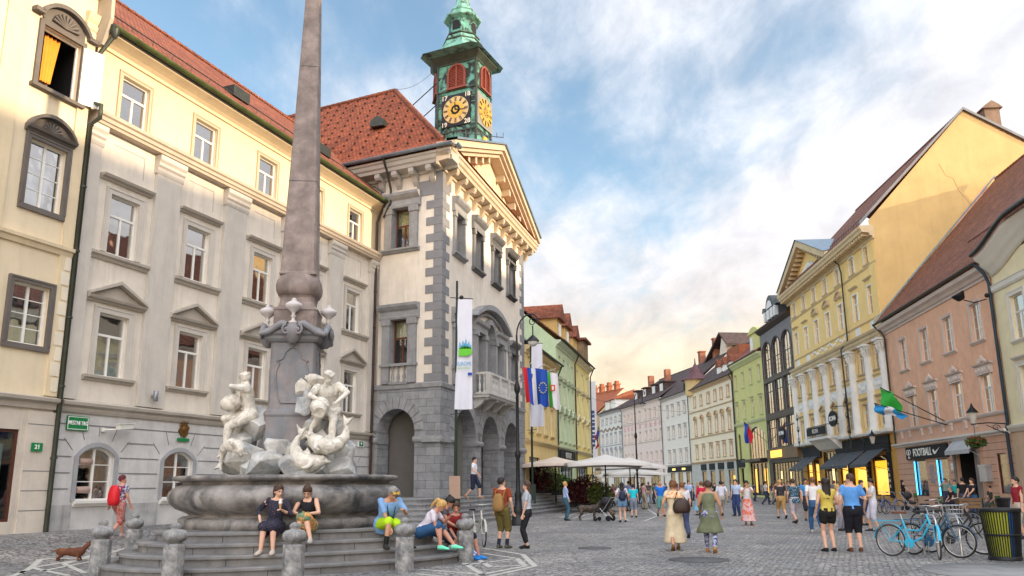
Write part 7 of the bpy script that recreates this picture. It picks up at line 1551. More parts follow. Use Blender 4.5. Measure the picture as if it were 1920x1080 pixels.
stand('woman in dark coat pushing a stroller past the yellow palace', 1697, 954, 330, 1.7, False, top=('tee', (.02, .02, .024)), bot=('long', (.02, .02, .03)), hair=('long', 'dark'), hands={'L': (-.2, .42, .12), 'R': (.2, .42, .12)}, vox=.018)
stand('person in maroon shirt at the right edge of the picture', 1918, 1010, 180, 1.7, False, top=('tee', (.25, .02, .03)), bot=('knee', (.5, .42, .34)), hair=('short', 'dark'))
sc_m = dict(vox=.03)
far = [('man in light blue tee seated at the green cafe table', 1735, 948, 0, (.15, .40, .60), (.1, .1, .15), 'grey'), ('seated man in dark jacket and red collar outside the sports shop', 1788, 962, 180, (.04, .02, .03), (.03, .03, .05), 'grey'), ('man in dark camouflage shirt seated near the far litter bin', 1863, 962, 200, (.06, .06, .05), (.1, .1, .1), 'dark')]
for lab, px, py, fc, c, c2, hc in far: sit(lab, px, py - 22, .45, 0, fc, 1.72, True, .5, top=('tee', c), bot=('long', c2), hair=('short', hc), vox=.02, feet={'L': (-.12, .1, 0), 'R': (.12, .12, 0)}, hands={'L': (-.15, .3, .1), 'R': (.15, .3, .1)})
cc = [('black', (.02, .02, .02)), ('white', (.6, .58, .58)), ('rose', (.5, .2, .22)), ('grey', (.2, .2, .22)), ('navy', (.03, .05, .14)), ('beige', (.42, .34, .24)), ('green', (.08, .2, .1)), ('orange', (.6, .22, .05))]
places = [('near the far street lamp', 1218, 946, 6), ('in front of the white house', 1262, 938, 6), ('by the turret house shops', 1332, 938, 6), ('near the green house', 1400, 938, 5), ('before the glazed dark building', 1465, 944, 5), ('before the palace shops', 1570, 950, 7), ('under the cafe parasols', 1120, 950, 7)]
random.seed(5); used = set()
for pl, px, py, n in places:
    for i in range(n):
        cn, c = cc[(i * 3 + px) % 8]; kk = ('woman', 'man')[(i + px) % 2]; bt = ('dark', 'pale')[i % 2]; lab = '%s in %s top and %s trousers %s' % (kk, cn, bt, pl)
        if lab in used: continue
        used.add(lab); stand(lab, px + (i - n / 2) * 11.5 + random.uniform(-3, 3), py + random.uniform(-3, 4), random.choice([90, 270, 0, 180, 45, 225]), 1.64 if kk == 'woman' else 1.76, kk == 'man', walk=random.choice([0, 1, -1]), top=('tee', c), bot=('long', (.04, .05, .08) if bt == 'dark' else (.4, .36, .3)), hair=('long' if kk == 'woman' else 'short', random.choice(['dark', 'brown', 'blond'])), vox=.032, group='people far down the street')
# ---- person at the open window of the cream house
M_ = ch_t.matrix_basis if False else Matrix.Translation(ch_t.location) @ Matrix.Rotation(ch_t.rotation_euler.z, 4, 'Z'); q = M_ @ Vector((hypot(L0[0] + LN[0] * .1 - LD[0] * .22 - (L0[0] - LD[0] * 7.5 + LN[0] * .1), L0[1] + LN[1] * .1 - LD[1] * .22 - (L0[1] - LD[1] * 7.5 + LN[1] * .1)) + .22 - 1.35, .62, 11.3))
f = Fig(1.65, False, (0, -.1, .93), lean=20, head=(30, 18), hands={'L': (-.2, .42, .18), 'R': (.15, .40, .3)}, elb={'L': (-1, 0, -.4), 'R': (1, 0, -.4)})
t_ = person('woman with auburn hair leaning out of the open top window', q.x, q.y, q.z + .12, -55, f, top=('tee', (.5, .3, .25)), bot=('long', (.1, .1, .1)), hair=('short', 'auburn'), vox=.02)
# ---------------------------------------------------------------- dogs
def dog(label, x, y, face, L, hgt, col, col2=None, long_=False):
    t = tag(obj('dog', None, None, (x, y, gh(x, y)), radians(face)), label, 'dog'); b = MB(); r = L * (.15 if long_ else .17); bz = hgt - r
    # x forward
    pts = [(-.48 * L, 0, bz + r * .25), (-.36 * L, 0, bz + r * .1), (-.1 * L, 0, bz + r * .1), (.15 * L, 0, bz - r * .05), (.34 * L, 0, bz + r * .05), (.46 * L, 0, bz + r * .5)]
    b.tube(pts, [r * .55, r * .85, r * .78, r * 1.0, r * 1.05, r * .7], 14, flat=1.15)
    hx, hz = (.64 * L, bz + r * (1.7 if not long_ else 1.9)); caps(b, (.40 * L, 0, bz + r * .4), (hx - .04 * L, 0, hz), r * .72, r * .5)
    b.tube([(hx - .1 * L, 0, hz + r * .1), (hx, 0, hz + r * .15), (hx + .1 * L, 0, hz), (hx + .22 * L, 0, hz - r * .12), (hx + .27 * L, 0, hz - r * .14)], [r * .35, r * .58, r * .42, r * .26, r * .2], 12)
    for sg in (-1, 1):
        b.ball((hx - .03 * L, sg * r * .5, hz - r * .1), r * .4, 8, 6, 0, (.7, .3, 1.3))
        lw = r * .27
        caps(b, (.32 * L, sg * r * .6, bz - r * .1), (.30 * L, sg * r * .62, bz * .55), lw * 1.7, lw * 1.1); caps(b, (.30 * L, sg * r * .62, bz * .55), (.32 * L + sg * .02 * L, sg * r * .62, .03), lw * 1.05, lw * .9); caps(b, (.32 * L + sg * .02 * L, sg * r * .62, .022), (.37 * L, sg * r * .62, .018), lw * .9, lw * .8)
        caps(b, (-.36 * L, sg * r * .5, bz), (-.30 * L, sg * r * .62, bz * .58), lw * 2.2, lw * 1.3); caps(b, (-.30 * L, sg * r * .62, bz * .58), (-.43 * L, sg * r * .6, bz * .34), lw * 1.2, lw * .85); caps(b, (-.43 * L, sg * r * .6, bz * .34), (-.41 * L, sg * r * .6, .03), lw * .85, lw * .8); caps(b, (-.41 * L, sg * r * .6, .02), (-.36 * L, sg * r * .6, .018), lw * .9, lw * .8)
    b.tube([(-.46 * L, 0, bz + r * .5), (-.58 * L, 0, bz + r * .35), (-.72 * L, 0, bz + r * (-.2 if not long_ else .5))], [r * .3, r * .2, r * .08], 8)
    obj_from(remeshed(b, .012 if long_ else .018, 1, .004), 'body', mat('fur_' + label[:5].strip(), col, .7, var=.2, vscale=12, bump=.7, bscale=70, col2=col2, c2at=.55, c2w=.04, c2scale=6), t)
    MB().ball((hx + .275 * L, 0, hz - r * .1), r * .1, 8, 6).build('nose', iron, t); 
    for sg in (-1, 1): MB().ball((hx + .06 * L, sg * r * .36, hz + r * .22), r * .08, 6, 5).build('eye', iron, t)
    return t
x, y = G(131, 1049, .05); dog('reddish brown dachshund standing on the paving left of the fountain', x, y, 12 , .58, .27, (.11, .035, .015), (.16, .06, .02), True)
x, y = W_(1103, 976); dog('tall dark brindle dog standing near the fountain square centre', x, y, -12, .9, .66, (.045, .035, .03), (.13, .09, .06))
x, y = W_(1148, 974); dog('small tan dog sitting by the black pushchair', x, y, 100, .5, .36, (.2, .12, .07), (.06, .04, .03))

# ================================================================ signs, lamps, banners, cafe, bicycles
def frame_of(t): return Matrix.Translation(t.location) @ Matrix.Rotation(t.rotation_euler.z, 4, 'Z')
def put(o, base, p, rz=0): o.location = frame_of(base) @ Vector(p); o.rotation_euler.z = base.rotation_euler.z + rz; return o
sgreen = mat('sign_green', (.01, .20, .06), .4, var=.03)
o = put(tag(MB().prism([(-.33, -.2), (.33, -.2), (.35, -.18), (.35, .18), (.33, .2), (-.33, .2), (-.35, .18), (-.35, -.18)], -.05, -.02).build('street_sign', sgreen), 'green street name sign reading MESTNI TRG on the grey house', 'street sign'), gh_t, (.62, 0, 3.33))
text('MESTNI TRG', .155, letter_w, o, (0, -.056, 0), bold=True, sx=.72); b = MB(); flatring(b, .62, .32, .015, -.058, -.05, 0, -.16); b.build('border', letter_w, o)
o = put(tag(MB().box(-.16, .16, -.04, -.02, -.11, .11).build('house_number', sgreen), 'small green house number plate 21 on the corner pier', 'house number'), ch_t, (6.85, -.05, 2.62)); text('21', .16, letter_w, o, (0, -.045, 0), bold=True)
o = put(tag(MB().box(-.26, .26, -.05, -.02, -.14, .14).build('aed_sign', letter_w), 'white and green heart defibrillator sign by the town hall downpipe', 'sign'), gh_t, (15.28, 0, 3.42)); b = MB(); b.box(-.14, .2, -.055, -.05, -.11, .11); b.build('panel', sgreen, o); b = MB()
for sg in (-1, 1): b.ball((.03 + sg * .03, -.058, .02), .04, 8, 6, 0, (1, .15, 1))
b.prism([(-.035, .015), (.03, -.07), (.095, .015)], -.062, -.056); b.build('heart', letter_w, o)
b = MB(); b.prism([(cos(a) * (.2 + .03 * sin(6 * a)), .28 + sin(a) * (.24 + .03 * cos(5 * a))) for a in [2 * pi * k / 40 for k in range(40)]], -.06, -.02); b.ball((0, -.05, .28), .11, 12, 8, 0, (.8, .4, 1.1))
for k in range(5): b.ball((-.12 + .06 * k, -.05, .52 + .03 * (k % 2)), .04, 6, 5)
o = put(tag(b.build('coat_of_arms', mat('gilt_brown', (.16, .08, .02), .4, met=.4, var=.3)), 'brown gilt crest above the second arched window of the grey house', 'crest'), gh_t, (4.6, 0, 3.12)); MB().box(-.25, .25, -.05, -.02, -.1, .0).build('plate', sgreen, o)
def wall_lamp(u, z, lab):
    b = MB(); b.lathe([(.06, -.16), (.075, -.15), (.075, .15), (.06, .16)], 12, (0, -.16, 0)); b.box(-.03, .03, -.12, 0, -.04, .04); return put(tag(b.build('wall_lamp', mat('lamp_grey', (.25, .26, .28), .4, met=.5)), lab, 'wall lamp'), gh_t, (u, -.11, z))
wall_lamp(3.08, 4.32, 'grey cylinder wall lamp on the first pilaster of the grey house')
def cctv(u, z, lab):
    b = MB(); b.M = Matrix.Translation((.45, -.35, .1)) @ Matrix.Rotation(-.1, 4, 'Y') @ Matrix.Rotation(.2, 4, 'Z'); b.box(-.3, .3, -.07, .07, -.06, .08); b.box(-.34, .36, -.09, .09, .08, .1); b.M = None; b.tube([(0, 0, 0), (0, -.2, 0), (.3, -.33, .02)], .025, 6); b.lathe([(.07, -.05), (.07, .05)], 10, (0, -.03, 0)); put(tag(b.build('security_camera', mat('camera_white', (.7, .69, .62), .4, var=.05)), lab, 'security camera'), gh_t, (u, 0, z))
cctv(1.5, 3.2, 'white security camera on an arm above the first arched window')
for z in (1.52, 2.3):
    b = MB(); b.M = Matrix.Rotation(pi / 2, 4, 'Y'); b.lathe([(.085, -.2), (.10, .2), (.08, .2)], 14); put(tag(b.build('window_tube', mat('duct_pink', (.50, .34, .28), .6)), 'pinkish drum in the %s part of the first arched window' % ('lower' if z < 2 else 'upper'), 'drum'), gh_t, (1.1, .12, z))
# vertical banners
def banner(px, ytop, ybot, ypole, D, w, label, logo):
    d = ray(px, ypole); x = d[0] / d[1] * D; zt = CZ + ray(px, ytop)[2] / ray(px, ytop)[1] * D; zb = CZ + ray(px, ybot)[2] / ray(px, ybot)[1] * D; zp = CZ + ray(px, ypole)[2] / ray(px, ypole)[1] * D
    t = thing('banner_pole', label + ' pole', 'pole', (x, D, 0)); b = MB(); b.tube([(0, 0, .1), (0, 0, zp)], [.07, .05], 8); b.box(-.18, .18, -.18, .18, .2, 1.6); b.build('pole', mat('pole_dark', (.02, .04, .03), .5, met=.3), t); b = MB(); b.tube([(-.3, 0, zt + .1), (w + .1, 0, zt + .03)], .02, 6); b.ball((.2, 0, zt + .1), .1, 8, 6); b.tube([(-.25, 0, zb - .2), (w * .5, 0, zb - .15)], .018, 6); b.build('arm', iron, t)
    n, m_ = 10, 26; vs = []
    for j in range(m_ + 1):
        for i in range(n + 1):
            q = j / m_; vs.append((.05 + w * i / n * (1 + .25 * q) - .12 * q, .05 * sin(i * .8 + j * .16) * (q + .2) - .06, zt - (zt - zb) * q))
    b = MB(); b.add(vs, [(j * (n + 1) + i, j * (n + 1) + i + 1, (j + 1) * (n + 1) + i + 1, (j + 1) * (n + 1) + i) for j in range(m_) for i in range(n)], 0, True)
    c = tag(b.build('banner', mat('banner_white', (.66, .66, .74), .7, var=.04, bump=.1), None, (x, D, 0), fix=False), label, 'banner')
    if logo:
        H = zt - zb; L = lambda s, z, sz, m: text(s, sz, m, c, (w * .52, -.16, zt - H * z), sx=.8, depth=.004)
        lb = mat('print_blue', (.02, .30, .50), .6); lg = mat('print_green', (.12, .50, .03), .6)
        b = MB()
        for k, hh in enumerate((.35, .2, .42, .3, .5, .28, .38, .22)): b.prism([(.13 + k * .065, 0), (.18 + k * .065, 0), (.18 + k * .065, hh * .7), (.155 + k * .065, hh * .9), (.13 + k * .065, hh * .7)], -.165, -.155)
        o = b.build('skyline_print', lb, c); o.location.z = zt - H * .46
        b = MB(); b.prism([(.1, 0), (.25, .1), (.45, .12), (.66, .04), (.68, -.2), (.5, -.3), (.1, -.32)], -.165, -.155); o = b.build('leaf_print', lg, c); o.location.z = zt - H * .46
        L('EUROPE', .595, .22, lb); L('GREEN CAPITAL', .635, .1, lg); MB().box(.5, .68, -.165, -.155, zt - H * .70, zt - H * .675).build('flag_print', mat('eu_blue', (.01, .05, .35), .6), c)
    return t
banner(857, 562, 768, 527, 34.0, .62, 'tall white banner with green leaf print on the town hall corner', True)
banner(995, 645, 800, 640, 46.0, .62, 'plain white hanging banner behind the three flags', False)
# flags on the balcony
def flag(label, px, ypx, D, w, h, cols, emblem=None, vertical=True, tilt=0, base=None):
    d = ray(px, ypx); x = d[0] / d[1] * D; z = CZ + d[2] / d[1] * D; t = thing('flag', label, 'flag', (x, D, z)); n, m_ = 12, 14; nc = len(cols)
    for ci, cm_ in enumerate(cols):
        b = MB(); vs = []; i0, i1 = n * ci // nc, n * (ci + 1) // nc
        for j in range(m_ + 1):
            for i in range(i0, i1 + 1): q = j / m_; s_ = i / n; vs.append((w * s_ * (1 - .12 * q) + .18 * q + tilt * q, .07 * sin(s_ * 9 + q * 2) * (.3 + q) - .2 * s_ * .5, -h * q - .12 * s_ + .06 * sin(s_ * 7) * q))
        k = i1 - i0 + 1; b.add(vs, [(j * k + i, j * k + i + 1, (j + 1) * k + i + 1, (j + 1) * k + i) for j in range(m_) for i in range(k - 1)], 0, True); b.build('flag_cloth', cm_, t, fix=False)
    if emblem: emblem(t, w, h)
    if base:
        b = MB(); e = Vector(base) - Vector((x, D, z)); b.tube([e, Vector((w * .5, 0, .08)), Vector((w * .5, 0, .08)) + (Vector((w * .5, 0, .08)) - e).normalized() * .25], .022, 6); b.build('flag_pole', mat('pole_white', (.6, .6, .58), .4), t)
    return t
fr_, fb_2, fw_ = mat('flag_red', (.62, .02, .03), .7, var=.05), mat('flag_blue', (.015, .07, .38), .7, var=.05), mat('flag_white', (.70, .68, .70), .7, var=.04)
bb = frame_of(th_t) @ Vector((8.8, -.9, 7.1)); bb2 = frame_of(th_t) @ Vector((9.1, -.9, 7.1)); bb3 = frame_of(th_t) @ Vector((9.4, -.9, 7.1))
def em_slo(t, w, h): b = MB(); b.prism([(w * .60, -h * .2), (w * .78, -h * .2), (w * .77, -h * .3), (w * .69, -h * .36), (w * .61, -h * .3)], -.16, -.14); b.build('shield', fb_2, t)
def em_eu(t, w, h):
    for k in range(12):
        a = 2 * pi * k / 12; cx, cz = w * .62 + cos(a) * w * .3, -h * .55 + sin(a) * w * .42; b = MB(); P = [(cx + (.045 if q % 2 == 0 else .02) * sin(2 * pi * q / 10), cz + (.045 if q % 2 == 0 else .02) * cos(2 * pi * q / 10)) for q in range(10)]; b.prism(P, -.19, -.17); b.build('star', mat('star_yellow', (.75, .6, .03), .6), t)
def em_lj(t, w, h): b = MB(); b.box(w * .35, w * .75, -.17, -.15, -h * .55, -h * .38); b.build('shield', mat('shield_orange', (.62, .08, .02), .7), t); MB().box(w * .47, w * .63, -.18, -.17, -h * .52, -h * .42).build('castle', fw_, t)
flag('red, blue and white national flag hanging from the balcony', 980, 688, 42.3, .68, 1.95, [fr_, fb_2, fw_], em_slo, base=bb)
flag('dark blue flag with ring of yellow stars', 1003, 690, 42.5, .66, 2.0, [fb_2], em_eu, base=bb2, tilt=-.05)
flag('white and green city flag with orange shield', 1024, 697, 42.8, .62, 1.95, [mat('flag_green', (.08, .45, .06), .7), fw_, fw_], em_lj, base=bb3)
# flags on the peach house and over the far parasols
def slant_flag(label, base, tip, cols, w, h):
    t = thing('flag', label, 'flag', base); e = Vector(tip) - Vector(base); b = MB(); b.tube([(0, 0, 0), e], .03, 6); b.build('flag_pole', iron, t)
    for ci, cm_ in enumerate(cols):
        b = MB(); vs = []; k = 5
        for j in range(9):
            for i in range(k): q = j / 8; s_ = (ci + i / (k - 1)) / len(cols); p = e * (1 - .42 * s_ * w / 1.5); vs.append((p.x + .1 * sin(q * 6 + s_ * 5), p.y + .15 * sin(q * 5 + s_ * 8), p.z - h * q * (1 - .3 * s_) - .05 * sin(s_ * 9)))
        b.add(vs, [(j * k + i, j * k + i + 1, (j + 1) * k + i + 1, (j + 1) * k + i) for j in range(8) for i in range(k - 1)], 0, True); b.build('flag_cloth', cm_, t, fix=False)
pf = Matrix.Translation((R1[0], R1[1], 0)) @ Matrix.Rotation(atan2(P0[1] - R1[1], P0[0] - R1[0]), 4, 'Z'); gf_ = mat('flag_green2', (.04, .42, .05), .7)
slant_flag('bright green flag on a slanting pole of the peach house', pf @ Vector((9.0, -.05, 4.95)), pf @ Vector((4.2, -2.0, 7.6)), [gf_, gf_], 1.1, 1.7)
slant_flag('blue and white flag on the lower pole of the peach house', pf @ Vector((8.9, -.05, 4.8)), pf @ Vector((4.0, -2.4, 6.6)), [mat('flag_sky', (.03, .28, .60), .7), fw_, mat('flag_sky', (.03, .28, .6))], 1.6, .6)
slant_flag('small national flag above the white parasols', (7.2, 72.5, 4.6), (7.6, 70.5, 6.6), [fb_2, fr_], 1.5, 1.6)
gb_ = Matrix.Translation((G1[0], G1[1], 0)) @ Matrix.Rotation(atan2(B1[1] - G1[1], B1[0] - G1[0]), 4, 'Z')
slant_flag('blue flag on the green house beside the arched window', gb_ @ Vector((12.3, -.05, 6.0)), gb_ @ Vector((11.2, -2.2, 8.4)), [fb_2, fr_], 1.2, 2.4)
# ---- street lamps
def scroll_lamp(x, y, hgt, label, arm=.62, sg=1):
    t = thing('street_lamp', label, 'street lamp', (x, y, 0)); b = MB()
    b.lathe([(.34, 0), (.34, .12), (.26, .2), (.22, .5), (.24, .6), (.15, .75), (.13, 1.1), (.15, 1.2), (.09, 1.35), (.075, 2.6), (.12, 2.7), (.12, 2.82), (.07, 2.95), (.06, 5.2), (.11, 5.3), (.13, 5.45), (.09, 5.6), (.05, 5.75), (.04, hgt - .9)], 14)
    b.build('post', iron, t); b = MB(); H = hgt
    b.tube([(0, 0, H - .9)] + [(sg * (arm * (1 - cos(a))), 0, H - .9 + .9 * sin(a)) for a in [pi / 2 * k / 6 for k in range(1, 7)]] + [(sg * (arm + .26 * sin(a)), 0, H - .26 + .26 * cos(a)) for a in [pi * k / 6 for k in range(1, 5)]], .032, 8)
    b.tube([(sg * (arm + .05 + (.2 - .012 * j) * cos(j * .6)), 0, H - .35 + (.2 - .012 * j) * sin(j * .6)) for j in range(15)], .02, 6); b.tube([(sg * (arm + .05), 0, H - .5), (sg * (arm + .05), 0, H - 1.0)], .03, 6); b.build('scroll_arm', iron, t)
    b = MB(); b.lathe([(.04, .15), (.1, .1), (.2, 0), (.26, -.08), (.26, -.12)], 14, (sg * (arm + .05), 0, H - 1.05)); s_ = b.build('lamp_shade', iron, t); b = MB(); b.lathe([(.22, 0), (.2, -.1), (.1, -.2), (.01, -.22)], 14, (sg * (arm + .05), 0, H - 1.16)); b.build('lamp_glass', mat('lamp_glass', (.6, .6, .58), .3), s_)
x, y = W_(972, 985); scroll_lamp(x, y, 8.55, 'black cast iron scroll lamp in front of the town hall')
x, y = W_(1197, 945); scroll_lamp(x, y, 9.2, 'tall black scroll lamp in the middle distance of the street')
def lantern(label, base, out, z, s=1., basket=False):
    t = thing('wall_lantern', label, 'lantern', (base[0], base[1], z)); e = Vector((-out, 0, 0)); b = MB(); b.tube([(0, 0, 0), e * .5 + Vector((0, 0, .05)), e], .03, 6); b.tube([(0, 0, -.5), e * .6 + Vector((0, 0, -.06))], .02, 6)
    b.tube([e * .3 + Vector(((.22 - .013 * j) * cos(j * .6), 0, -.2 + (.22 - .013 * j) * sin(j * .6) * .8)) for j in range(16)], .018, 5); b.build('bracket', iron, t)
    b = MB(); b.lathe([(.09 * s, 0), (.19 * s, .42 * s)], 6, e); l = b.build('lamp_glass', mat('lantern_glass', (.55, .52, .46), .2, spec=.8), t); b = MB(); b.lathe([(.24 * s, .42 * s), (.22 * s, .46 * s), (.08 * s, .62 * s), (.04 * s, .72 * s), (.01, .8 * s)], 6, e); b.lathe([(.11 * s, -.04), (.11 * s, .01)], 6, e); b.build('lamp_shade', iron, l); return t, Vector((base[0], base[1], z)) + e
wl, we = lantern('large wall lantern on scrolled bracket at the right edge', pf @ Vector((15.9, -.05, 0)), 1.55, 4.35, 1.3)
lantern('wall lantern in front of the yellow palace awnings', (R1[0] - .0, R1[1] + .6, 0), 1.3, 4.2, 1.2)
# ---- planting
leafr = random.Random(2)
def foliage(c, r, n, m, parent, name='leaves', sz=.07, sc=(1, 1, 1), vox=None):
    b = MB(); vs = []; fs = []
    for i in range(n):
        v = Vector((leafr.gauss(0, 1), leafr.gauss(0, 1), leafr.gauss(0, 1))).normalized() * (r * (leafr.uniform(.55, 1.05))); p = Vector((c[0] + v.x * sc[0], c[1] + v.y * sc[1], c[2] + v.z * sc[2])); u = Vector((leafr.gauss(0, 1), leafr.gauss(0, 1), leafr.gauss(0, 1))).normalized(); w = u.cross(Vector((leafr.gauss(0, 1), leafr.gauss(0, 1), 1))).normalized(); s = sz * leafr.uniform(.6, 1.4)
        o = len(vs); vs += [p - u * s, p + w * s * .5, p + u * s, p - w * s * .5]; fs.append((o, o + 1, o + 2, o + 3))
    b.add(vs, fs); return b.build(name, m, parent, fix=False)
leaf_g = mat('leaf_green', (.05, .12, .02), .6, var=.4, vscale=8); leaf_r = mat('leaf_darkred', (.09, .02, .022), .6, var=.45, vscale=6); leaf_d = mat('leaf_olive', (.10, .13, .03), .6, var=.4, vscale=6)
def planter(label, x, y, z, kind):
    t = thing('planter', label, 'planter', (x, y, z)); b = MB(); b.lathe([(.22, 0), (.36, .38), (.40, .42), (.38, .46), (.3, .44)], 16); b.build('pot', mat('pot_black', (.025, .027, .03), .5), t)
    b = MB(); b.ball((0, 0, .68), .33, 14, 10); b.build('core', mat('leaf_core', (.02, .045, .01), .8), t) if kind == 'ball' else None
    if kind == 'ball': foliage((0, 0, .7), .38, 1500, leaf_g, t, sz=.035)
    return t
x, y = W_(911, 921, 1.05); planter('round clipped box bush in a black pot, left of the two', x, y, 1.05, 'ball'); x, y = W_(958, 919, 1.05); planter('round clipped box bush in a black pot, right of the two', x, y, 1.05, 'ball')
for i, (px, D, hh, m, lab, z) in enumerate(((1008, 52, 1.9, leaf_r, 'dark red leafy shrub nearest the hall steps', .9), (1030, 53, 1.7, leaf_d, 'olive green leafy shrub among the red ones', .9), (1078, 50, 1.6, leaf_r, 'dark red shrub left of the cafe parasol pole', .2), (1100, 49, 1.9, leaf_r, 'largest dark red shrub in front of the cafe terrace', .1), (1125, 48, 1.5, leaf_d, 'low olive shrub below the main white parasol', .1), (1050, 55, 1.5, leaf_g, 'green shrub half hidden by the blond woman', .7))):
    d = ray(px, 910); x = d[0] / d[1] * D; t = thing('shrub', lab, 'shrub', (x, D, z)); b = MB()
    for k in range(7): a = k * .9; b.tube([(0, 0, 0), (cos(a) * .2, sin(a) * .2, hh * .4), (cos(a) * .5, sin(a) * .5, hh * .8)], [.03, .02, .008], 5)
    b.build('stems', mat('bark', (.06, .04, .03), .9), t); foliage((0, 0, hh * .58), hh * .52, 1400, m, t, sz=.085, sc=(1, .9, .95)); b = MB(); b.box(-.6, .6, -.3, .3, 0, .35); b.build('trough', mat('trough_dark', (.03, .03, .032), .7), t)
# flower basket under the lantern
t = thing('flower_basket', 'hanging basket of red and green flowers below the big wall lantern', 'flower basket', tuple(we + Vector((0, 0, -.95)))); b = MB(); b.lathe([(.05, -.25), (.25, -.1), (.3, 0)], 12); b.tube([(0, 0, 0), (0, 0, .9)], .012, 5); b.build('basket', iron, t); foliage((0, 0, .05), .5, 500, leaf_g, t, sz=.08, sc=(1, .8, .55)); foliage((0, 0, .12), .48, 160, mat('petal_red', (.5, .03, .05), .6), t, 'flowers', .05, (1, .8, .5))
# ---- cafe parasols, tables
def parasol(label, px, D, w, ztop, drop, m):
    d = ray(px, 910); x = d[0] / d[1] * D; t = thing('parasol', label, 'parasol', (x, D, 0)); h = w / 2; b = MB(); n = 6
    for s in range(4):
        for r in range(n):
            pass
    ring = lambda q: [((1 if k in (1, 2) else -1) * h * q, (1 if k in (2, 3) else -1) * h * q, ztop - drop * q ** .8) for k in range(4)]
    R_ = [];
    for q in (.02, .25, .5, .75, 1.0):
        P = []; c = ring(q)
        for k in range(4):
            a, e = c[k], c[(k + 1) % 4]
            for j in range(6): f_ = j / 6; P.append((a[0] + (e[0] - a[0]) * f_, a[1] + (e[1] - a[1]) * f_, a[2] + .10 * q * sin(pi * f_)))
        R_.append(P)
    R_.append([(p[0], p[1], p[2] - .18) for p in R_[-1]]); b.loft(R_, 0, True, False); b.build('canopy', m, t, fix=False); b = MB(); b.lathe([(.5, 0), (.5, .08), (.05, .1), (.035, ztop - .1)], 10); b.build('pole', iron, t); b = MB()
    for k in range(8): a = 2 * pi * k / 8; b.tube([(0, 0, ztop - .1 - drop * .1), (cos(a) * h * .9, sin(a) * h * .9, ztop - drop * .93)], .015, 4)
    b.build('ribs', iron, t)
pw = mat('parasol_white', (.56, .53, .50), .8, var=.04); pt_ = mat('parasol_tan', (.60, .50, .42), .8, var=.04)
parasol('largest white cafe parasol in the middle of the picture', 1136, 47, 4.7, 3.3, .6, pw); parasol('tan parasol left of the large white one', 1042, 50, 4.2, 3.3, .55, pt_); parasol('white parasol right behind the largest one', 1182, 58, 4.6, 3.5, .75, pw); parasol('low white parasol behind the lamp post', 1190, 68, 4.8, 3.0, .6, pw); parasol('farthest white parasol by the pink house', 1165, 76, 5.0, 2.9, .6, pw)
def table_set(label, x, y, z=0, m=None, s=1., rz=0):
    t = thing('cafe_table', label, 'table', (x, y, z), rz); b = MB(); b.lathe([(.36, .72), (.38, .73), (.38, .75), (.01, .75)], 16); b.build('tabletop', m or mat('table_wood', (.20, .11, .05), .5), t); b = MB(); b.lathe([(.2, 0), (.2, .02), (.03, .05), (.025, .72)], 10); b.build('leg', iron, t)
CH = {}
def chair(label, x, y, z, rz, group='chairs of the street cafes'):
    if 'c' not in CH:
        t = thing('cafe_chair', label, 'chair'); b = MB(); b.box(-.2, .2, -.2, .2, .43, .46); b.build('seat', mat('chair_green', (.06, .16, .03), .6), t); b = MB(); b.box(-.2, .2, -.21, -.18, .6, .85); b.build('backrest', MC['chair_green'], t)
        for sx in (-1, 1):
            for sy in (-1, 1): b = MB(); b.tube([(sx * .18, sy * .18, 0), (sx * .17, sy * .17, .44 if sy > 0 else .86)], .014, 6); b.build('leg', iron, t)
        CH['c'] = t
    else: t = copy_tree(CH['c'])
    t.location = (x, y, z); t.rotation_euler.z = rz; t['label'] = label; t['group'] = group; return t
cn = ['first', 'second', 'third', 'fourth']
for i, (px, py, lab, nc_) in enumerate(((1742, 950, 'round cafe table by the seated man in blue', 2), (1800, 968, 'cafe table nearest the bicycles', 3), (1845, 962, 'round cafe table in front of the shop door', 2), (1090, 947, 'round cafe table left under the white parasol', 3), (1150, 944, 'round cafe table right under the white parasol', 3), (1068, 938, 'round cafe table by the red shrubs', 2))):
    x, y = W_(px, py); table_set(lab, x, y)
    for k in range(nc_): a = 2 * pi * k / nc_ + i; chair('green cafe chair on the %s side of the %s' % (('left', 'near', 'right')[k] if nc_ == 3 else ('left', 'right')[k], lab.replace('round ', '').replace('cafe ', '')), x + cos(a) * .62, y + sin(a) * .62, 0, a + pi / 2)
